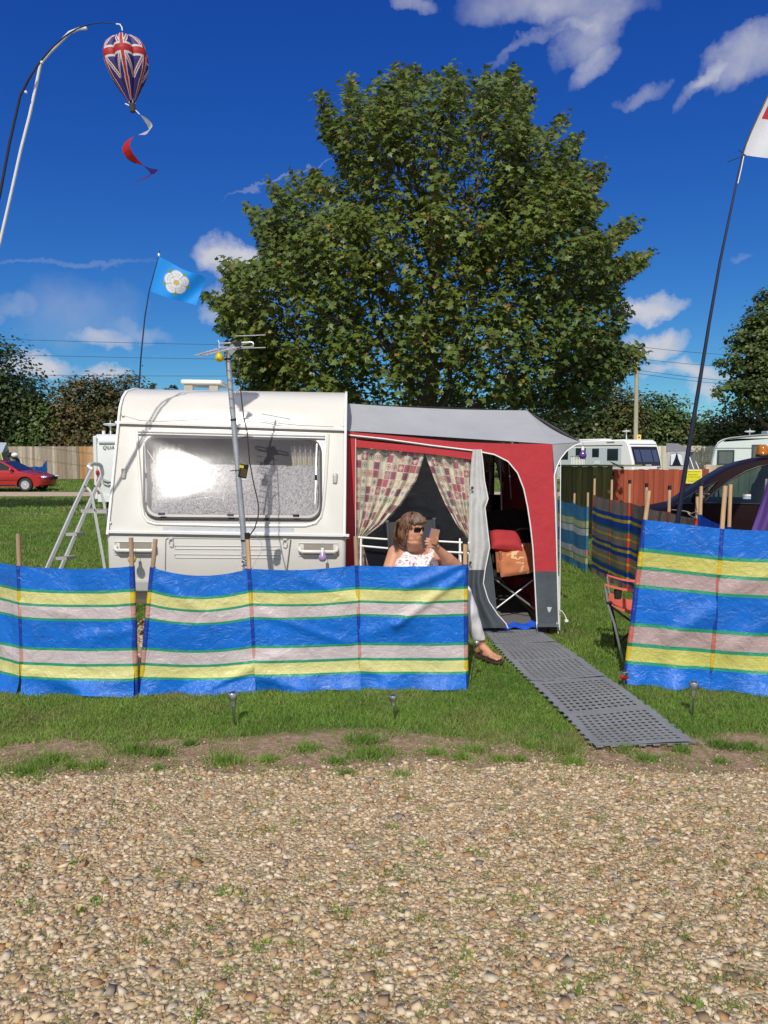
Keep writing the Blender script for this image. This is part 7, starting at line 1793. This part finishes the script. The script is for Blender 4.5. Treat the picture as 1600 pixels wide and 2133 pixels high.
# amber beacon on its roof
bp_ = P(1588, 950, 10.4); bp_.z = 1.655
o = thing('amber_beacon', 'amber flashing beacon sitting on the roof of the dark car', 'beacon', bp_)
m = MB(); m.lathe([(.085, 0), (.088, .02), (.078, .035), (0, .035)], bp_ , 24); m.part('base', BLACK, o)
m = MB(); m.lathe([(.078, .033), (.080, .05), (.076, .055), (.074, .11), (.062, .15), (.035, .168), (0, .172)], bp_, 24); m.part('lens', M('amber lens', (.62, .20, .008), .12, coat=.8, transl=.35, var=.15, scale=20), o)

# ------------------------------------------------------------------ caravans at the back
def pl(loc, yaw):
    q = Matrix.Rotation(yaw, 3, 'Z'); return lambda x, y, z: V(loc) + q @ V((x, y, z))
# 1: white caravan seen from behind, left of the cream caravan
QY = 23.0; a = P(192, 905, QY); b = P(347, 905, QY)
QW_ = b.x - a.x; qv = thing('touring_caravan', 'white touring caravan seen from behind, half hidden left of the cream caravan', 'caravan', ((a.x + b.x) / 2, QY + 2.5, 0), 'touring caravans parked further back')
PALE = M('pale cool white panel', (.70, .73, .72), .35, var=.03)
m = MB(); m.prism([V((a.x, y, z)) for y, z in [(QY + .05, .36), (QY, .6), (QY + .02, 2.0), (QY + .10, 2.2), (QY + .3, 2.30), (QY + 4.6, 2.34), (QY + 5.3, 1.9), (QY + 5.5, 1.0), (QY + 5.3, .36)]], (QW_, 0, 0)); m.part('body', PALE, qv, bevel=.05)
PQ = lambda x, y, o_=0: P(x, y, QY - o_)
def pbox(mb, x0, y0, x1, y1, Y, t):
    p, q = P(x0, y0, Y), P(x1, y1, Y); mb.box((p + q) / 2 + V((0, 0, 0)), (abs(q.x - p.x), t, abs(p.z - q.z)))
m = MB(); pbox(m, 194, 908, 205, 1040, QY, .07); m.part('corner_panel', PALE, qv, bevel=.02)
m = MB(); pbox(m, 333, 908, 345, 1040, QY, .07); m.part('corner_panel', PALE, qv, bevel=.02)
m = MB(); pbox(m, 205, 921, 333, 923.5, QY - .02, .03); pbox(m, 205, 918, 333, 919.2, QY - .02, .04); m.part('rear_ledge', M('pale grey ledge panel', (.42, .45, .45), .5), qv, smooth=0)
m = MB(); pbox(m, 240, 945, 300, 985, QY - .01, .03); m.part('rear_window', DARKGLASS, qv, bevel=.02)
t = text_mb('QUA', .155, PQ(213, 935.5, .012), (1, 0, 0), (0, 0, 1), .002, shear=.25, spacing=1.15); t.part('lettering', M('dark grey lettering', (.035, .04, .05), .5), qv, smooth=0)
for yy, rr_ in ((984, 4.4), (1003, 5.2), (1020, 4.2)):
    for sx_, nm in ((203, 1), (337, -1)):
        m = MB(); c = PQ(sx_ + (2 if yy > 1000 else 0) * nm, yy, .05); m.ell(c, (rr_ / FPX * QY * .8, .05, rr_ / FPX * QY * 1.6), 14, 10); m.part('tail_light', M('red lamp glass', (.45, .01, .012), .15, coat=.6), qv)
for pts in ([(213, 1004), (218, 1008), (226, 1011), (232, 1010)], [(211, 990), (216, 1000), (224, 1003), (232, 1004)]):
    m = MB(); m.tube([PQ(*q, .02) for q in pts], [.012, .04, .04, .012], 8); m.part('grab_handle', M('grey plastic handle', (.22, .24, .25), .4), qv)
m = MB(); pbox(m, 204, 1030, 335, 1046, QY - .03, .08); m.part('rear_bumper', PALE, qv, bevel=.02)
for x in (a.x + .2, b.x - .2):
    m = MB(); m.lathe([(.2, -.1), (.32, -.08), (.32, .08), (.2, .1)], (x, QY + 2.6, .32), 24, Matrix.Rotation(R(90), 3, 'Y')); m.part('wheel', RUBBER, qv)
    m = MB(); m.bar((x + .1, QY + .4, .36), (x + .1, QY + .3, .02), .06, .06); m.part('corner_steady', BLACK, qv, smooth=0)
def disc_aerial(at, s=1.0, lab='', par=None):
    m = MB(); m.cyl(V(at) - V((0, 0, .45 * s)), at, .025 * s, n=8); m.lathe([(0, -.03 * s), (.20 * s, .0), (.24 * s, .03 * s), (.2 * s, .055 * s), (0, .075 * s)], at, 18); m.cyl(V(at) + V((0, 0, .06 * s)), V(at) + V((0, 0, .16 * s)), .012 * s, n=6); m.part('disc_aerial', PALE, par)
disc_aerial(P(230, 886, QY + .6), .95, par=qv)
m = MB(); m.cyl(P(216, 905, QY + .5), P(216, 897, QY + .5), .05, n=10); m.part('roof_vent', PALE, qv)
# 2: white caravan with dark front windows behind the utility pole
D2 = 37.5; c0 = P(1319, 980, D2); yaw2 = R(33); loc2 = (c0.x, D2, 0); tf = pl(loc2, yaw2)
v2 = thing('touring_caravan', 'white touring caravan with big dark front windows behind the utility pole', 'caravan', loc2, 'touring caravans parked further back')
W2_, L2, H2 = 2.3, 5.2, 2.42
m = MB(); pr = [(0.02, .4), (0, .9), (.05, 1.3), (.28, 2.0), (.42, 2.3), (.62, H2), (L2 - .2, H2 - .05), (L2, H2 - .25), (L2, .45), (L2 - .2, .36)]
m.prism([tf(0, y, z) for y, z in pr], tf(W2_, 0, 0) - tf(0, 0, 0)); m.part('body', M('bright white caravan', (.80, .80, .78), .3, var=.02, spec=.5), v2, bevel=.06)
def sidebox(par, y0, y1, z0, z1, nm, mat, off=.012, th=.03):
    m = MB(); q = [tf(-off, y, z) for y, z in ((y0, z0), (y1, z0), (y1, z1), (y0, z1))]; m.prism(q, tf(th, 0, 0) - tf(0, 0, 0)); return m.part(nm, mat, par, smooth=0)
SIDEG = M('shaded white side panel', (.52, .57, .58), .45, var=.03)  # white body colour greyed so the side's shade is painted in
sidebox(v2, .75, L2 - .05, .5, 2.02, 'side_panel', SIDEG, .006)
for y0, y1, z0, z1 in ((.95, 1.65, 1.35, 1.95), (2.2, 2.65, 1.52, 1.97), (3.1, 3.8, 1.4, 2.0), (4.35, 5.0, 1.38, 2.0)): sidebox(v2, y0, y1, z0, z1, 'side_window', DARKGLASS, .02)
sidebox(v2, .7, 3.9, 2.10, 2.14, 'dark_stripe', BLACK, .014); sidebox(v2, 2.15, 2.5, 1.15, 1.32, 'fridge_vent', PALE, .02); sidebox(v2, 1.2, 1.7, 2.25, 2.32, 'roof_vent_slot', M('grey slot', (.2, .22, .22), .5), .012)
m = MB(); m.prism([tf(-.014, y, z) for y, z in [(.55, 1.02), (.75, 1.08), (1.5, 1.32), (1.2, 1.14), (.6, .92)]], tf(.01, 0, 0) - tf(0, 0, 0)); m.part('swoosh_graphic', BLACK, v2, smooth=0)
def f2(x, z, o_=.012):
    y = float(np.interp(z, [.4, .9, 1.3, 2.0, 2.3, H2], [.02, 0, .05, .28, .42, .62])); return tf(x, y - o_, z)
def f2p(pts, off, th, nm, mat):
    m = MB(); m.add([f2(x, z, off) for x, z in pts], [tuple(range(len(pts)))]); m.part(nm, mat, v2, smooth=0, fix=False)
m = MB(); m.grid(lambda u, v: f2(.14 + u * (W2_ - .28), 1.08 + v * .98, .014), 8, 8); m.part('front_surround', M('black front surround', (.012, .013, .016), .12), v2, fix=False)
for x0, x1 in ((.28, .68), (.76, 1.58), (1.66, 2.04)):
    m = MB(); m.grid(lambda u, v: f2(x0 + u * (x1 - x0), 1.28 + v * .62, .026), 4, 6); m.part('front_window', M('blue grey front glass', (.05, .07, .13), .08, spec=.7), v2, fix=False)
m = MB(); m.bar(f2(.1, 2.18, .012), f2(W2_ - .1, 2.18, .012), .02, .035); m.part('name_line', M('grey slot', (.2, .22, .22), .5), v2, smooth=0)
m = MB(); m.bar(f2(.95, 1.12, .03), f2(1.4, 1.12, .03), .02, .05); m.part('badge', PALE, v2, smooth=0)
m = MB(); m.bar(f2(1.85, 1.0, .03), f2(2.15, 1.02, .03), .03, .07); m.part('grab_handle', M('grey slot', (.2, .22, .22), .5), v2)
disc_aerial(tf(.9, 1.2, H2 + .42), .9, par=v2)
m = MB(); q = tf(.8, 3.2, H2 + .03); m.box(q, (.8, 1.6, .08), yaw2); m.part('roof_light', PALE, v2, bevel=.02)
# 3: pale caravan broadside at the right edge
D3 = 29.5; l3 = P(1480, 985, D3); loc3 = (l3.x, D3, 0)
v3 = thing('touring_caravan', 'pale grey white touring caravan standing broadside at the right edge', 'caravan', loc3, 'touring caravans parked further back')
def s3(x, y): q = P(x, y, D3); return (q.x, q.z)
out3 = [(1477, 1030), (1479, 985), (1484, 955), (1490, 932), (1496, 922), (1506, 916), (1522, 912), (1560, 908), (1610, 904), (1680, 902), (1745, 906), (1760, 930), (1765, 1030)]
PG = M('pale green white panel', (.62, .68, .66), .4, var=.03)
m = MB(); m.prism([V((s3(*q)[0], D3, s3(*q)[1])) for q in out3], (l3.x / D3 * 2.2 + .2, 2.2, 0)); m.part('body', PG, v3, bevel=.06)
m = MB(); m.tube([P(x, y, D3 - .01) for x, y in out3[1:10]], .03, 8); m.part('awning_rail', M('grey rail', (.30, .33, .34), .4, metal=.3), v3)
m = MB(); pbox(m, 1494, 937, 1529, 970, D3 - .01, .05); wf3 = m.part('window_frame', M('dark green grey frame', (.03, .06, .07), .4), v3, bevel=.02)
m = MB(); pbox(m, 1498, 941, 1525, 966, D3 - .03, .03); m.part('side_window', M('grey net window', (.10, .12, .11), .12, var=.2), wf3, smooth=0)
m = MB(); pbox(m, 1566, 926, 1592, 1020, D3 - .01, .05); dr = m.part('door', M('dark door frame', (.05, .055, .055), .5), v3, bevel=.03)
m = MB(); pbox(m, 1569, 930, 1589, 990, D3 - .03, .03); m.part('door_window', M('grey net window', (.10, .12, .11), .12), dr, smooth=0)
m = MB(); pbox(m, 1610, 937, 1660, 970, D3 - .01, .05); m.part('side_window', DARKGLASS, v3, bevel=.02)
m = MB(); pbox(m, 1485, 932.5, 1566, 934, D3 - .005, .02); m.part('panel_line', M('grey slot', (.2, .22, .22), .5), v3, smooth=0)
m = MB(); pbox(m, 1523, 998, 1546, 1013, D3 - .01, .04); m.part('locker_flap', PALE, v3, bevel=.01)
m = MB(); m.lathe([(.2, -.1), (.33, -.08), (.33, .08), (.2, .1)], (P(1630, 1000, D3).x, D3 + .1, .33), 24, Matrix.Rotation(R(90), 3, 'X')); m.part('wheel', RUBBER, v3)
disc_aerial(P(1562, 900, D3 + 1), .85, par=v3)
m = MB(); pbox(m, 1592, 898, 1612, 905, D3 + .8, .5); m.part('roof_light', M('smoked roof light', (.35, .37, .38), .3), v3, bevel=.03)
# grey awning beside caravan 2
D4 = 39; aw2 = thing('porch_awning', 'grey porch awning with white curtains beside the white caravan', 'awning', (P(1418, 980, D4).x, D4, 0))
GA = M('mid grey awning cloth', (.20, .20, .21), .8, var=.1); GL = M('pale grey awning cloth', (.42, .43, .44), .8)
p4 = lambda x, y, o_=0: P(x, y, D4 - o_)
m = MB(); m.prism([p4(*q) for q in [(1390, 942), (1432, 942), (1436, 1016), (1390, 1016)]], (0, .02, 0)); m.part('front_wall', GL, aw2, smooth=0)
m = MB(); a, b, c, d = p4(1388, 925), p4(1408, 925), p4(1440, 938), p4(1388, 942)
m.add([p4(1387, 943), p4(1441, 940), p4(1448, 939, -2.2), P(1412, 924, D4 + 2.2), P(1388, 923, D4 + 1.2)], [(0, 1, 2, 3, 4)]); m.part('roof', GA, aw2, fix=False)
m = MB(); m.add([p4(1433, 942), p4(1449, 940, -2.2), p4(1458, 1012, -2.2), p4(1437, 1016)], [(0, 1, 2, 3)]); m.part('side_wall', GA, aw2, fix=False)
m = MB(); m.prism([p4(*q, .03) for q in [(1398, 945), (1409, 943), (1420, 946), (1423, 970), (1395, 970)]], (0, .01, 0)); wn4 = m.part('window', DARKGLASS, aw2, smooth=0)
for pts in ([(1398, 946), (1409, 944), (1406, 955), (1400, 969), (1397, 969)], [(1411, 944), (1420, 947), (1423, 969), (1419, 969), (1413, 955)]):
    m = MB(); m.prism([p4(*q, .06) for q in pts], (0, .015, 0)); m.part('curtain', M('white awning curtain', (.66, .70, .78), .8), wn4, smooth=0)
for a, b in ((p4(1436, 950), p4(1448, 985, .6)), (p4(1446, 955, -2), p4(1460, 985, -1.4))):
    m = MB(); m.tube([a, b], .02, 5); m.part('guy_strap', PIPING, aw2)
# white picket barrier by caravan 2, trellis on the fence
o = thing('picket_fence', 'short white picket barrier beside the far white caravan', 'fence', (P(1203, 975, 36).x, 36, 0))
for i in range(9):
    m = MB(); q = P(1191 + i * 3.2, 952, 36); m.box((q.x, 36, q.z / 2 + .05), (.035, .03, q.z - .1)); m.part('picket', WHITE, o, smooth=0)
m = MB(); m.bar(P(1189, 951, 36), P(1219, 949, 36), .05, .05); m.part('rail', M('grey slot', (.2, .22, .22), .5), o, smooth=0)
o = thing('trellis', 'white square trellis fixed to the pale board fence', 'trellis', (P(1473, 950, 49.9).x, 49.9, 1.0))
m = MB()
for i in range(8): m.bar(P(1464 + i * 2.7, 931, 49.9), P(1464 + i * 2.7, 962, 49.9), .02, .02)
for i in range(8): m.bar(P(1462, 933 + i * 4, 49.88), P(1486, 933 + i * 4, 49.88), .02, .02)
m.part('lattice', WHITE, o, smooth=0)
# far left: frame tent, black covered scooter with white top box, small striped windbreak
DT = 43; tt = thing('frame_tent', 'pale blue grey frame tent cut off by the left edge behind the red car', 'tent', (P(-10, 980, DT).x, DT, 0))
pt = lambda x, y, o_=0: P(x, y, DT - o_)
TC = M('pale blue tent cloth', (.40, .47, .52), .75, var=.08, transl=.1); TD = M('grey green tent cloth', (.16, .20, .18), .8)
m = MB(); m.add([pt(-60, 921, -2), pt(14, 922, -2), pt(4, 944), pt(-75, 948)], [(0, 1, 2, 3)]); m.add([pt(14, 922, -2), pt(19, 938, -3.5), pt(4, 944)], [(0, 1, 2)]); m.part('roof', TC, tt, fix=False)
m = MB(); m.prism([pt(*q) for q in [(-72, 946), (4, 943), (7, 1005), (-74, 1005)]], (0, .03, 0)); m.add([pt(4, 943), pt(19, 937, -3.5), pt(21, 1000, -3.5), pt(7, 1005)], [(0, 1, 2, 3)]); m.part('wall', TD, tt, fix=False, smooth=0)
m = MB(); m.tube([pt(1, 943, .2), pt(9, 968, 1.0)], .025, 5); m.part('guy_rope', M('yellow guy rope', (.6, .5, .1), .6), tt)
DB = 42; o = thing('covered_scooter', 'black covered scooter with a white top standing before the far fence', 'scooter', (P(30, 1000, DB).x, DB, 0))
m = MB()
for x, y, a, b in ((26, 962, 7, 14), (34, 965, 7, 13), (30, 985, 10, 22), (22, 948, 4, 6)): c = P(x, y, DB); m.ell(c, (a / FPX * DB, .3, b / FPX * DB), 16, 12)
m = remesh(m, .05, 3); m.part('cover', M('black cover', (.010, .010, .011), .5), o)
m = MB(); m.ell(P(31, 948, DB - .2), (.19, .17, .14), 16, 12); m.part('top_box', WHITE, o)
windbreak('small blue and yellow windbreak behind the red car bonnet', [yp(25, 955, 38, 1.35, 1.12, False), yp(47, 957, 38.2, 1.35, 1.08, False), yp(74, 958, 38.4, 1.35, 1.05, False), yp(88, 957, 38.6, 1.4, 1.05, False), yp(96, 957, 38.0, 1.45, 1.32, False)], [(0, .55, (.01, .10, .40), (.01, .10, .40)), (.55, .82, (.45, .40, .04), (.45, .40, .04)), (.82, 1, (.01, .10, .40), (.01, .1, .4))], .03, 51, mat=WBF, rr_=.03, wr=.03)
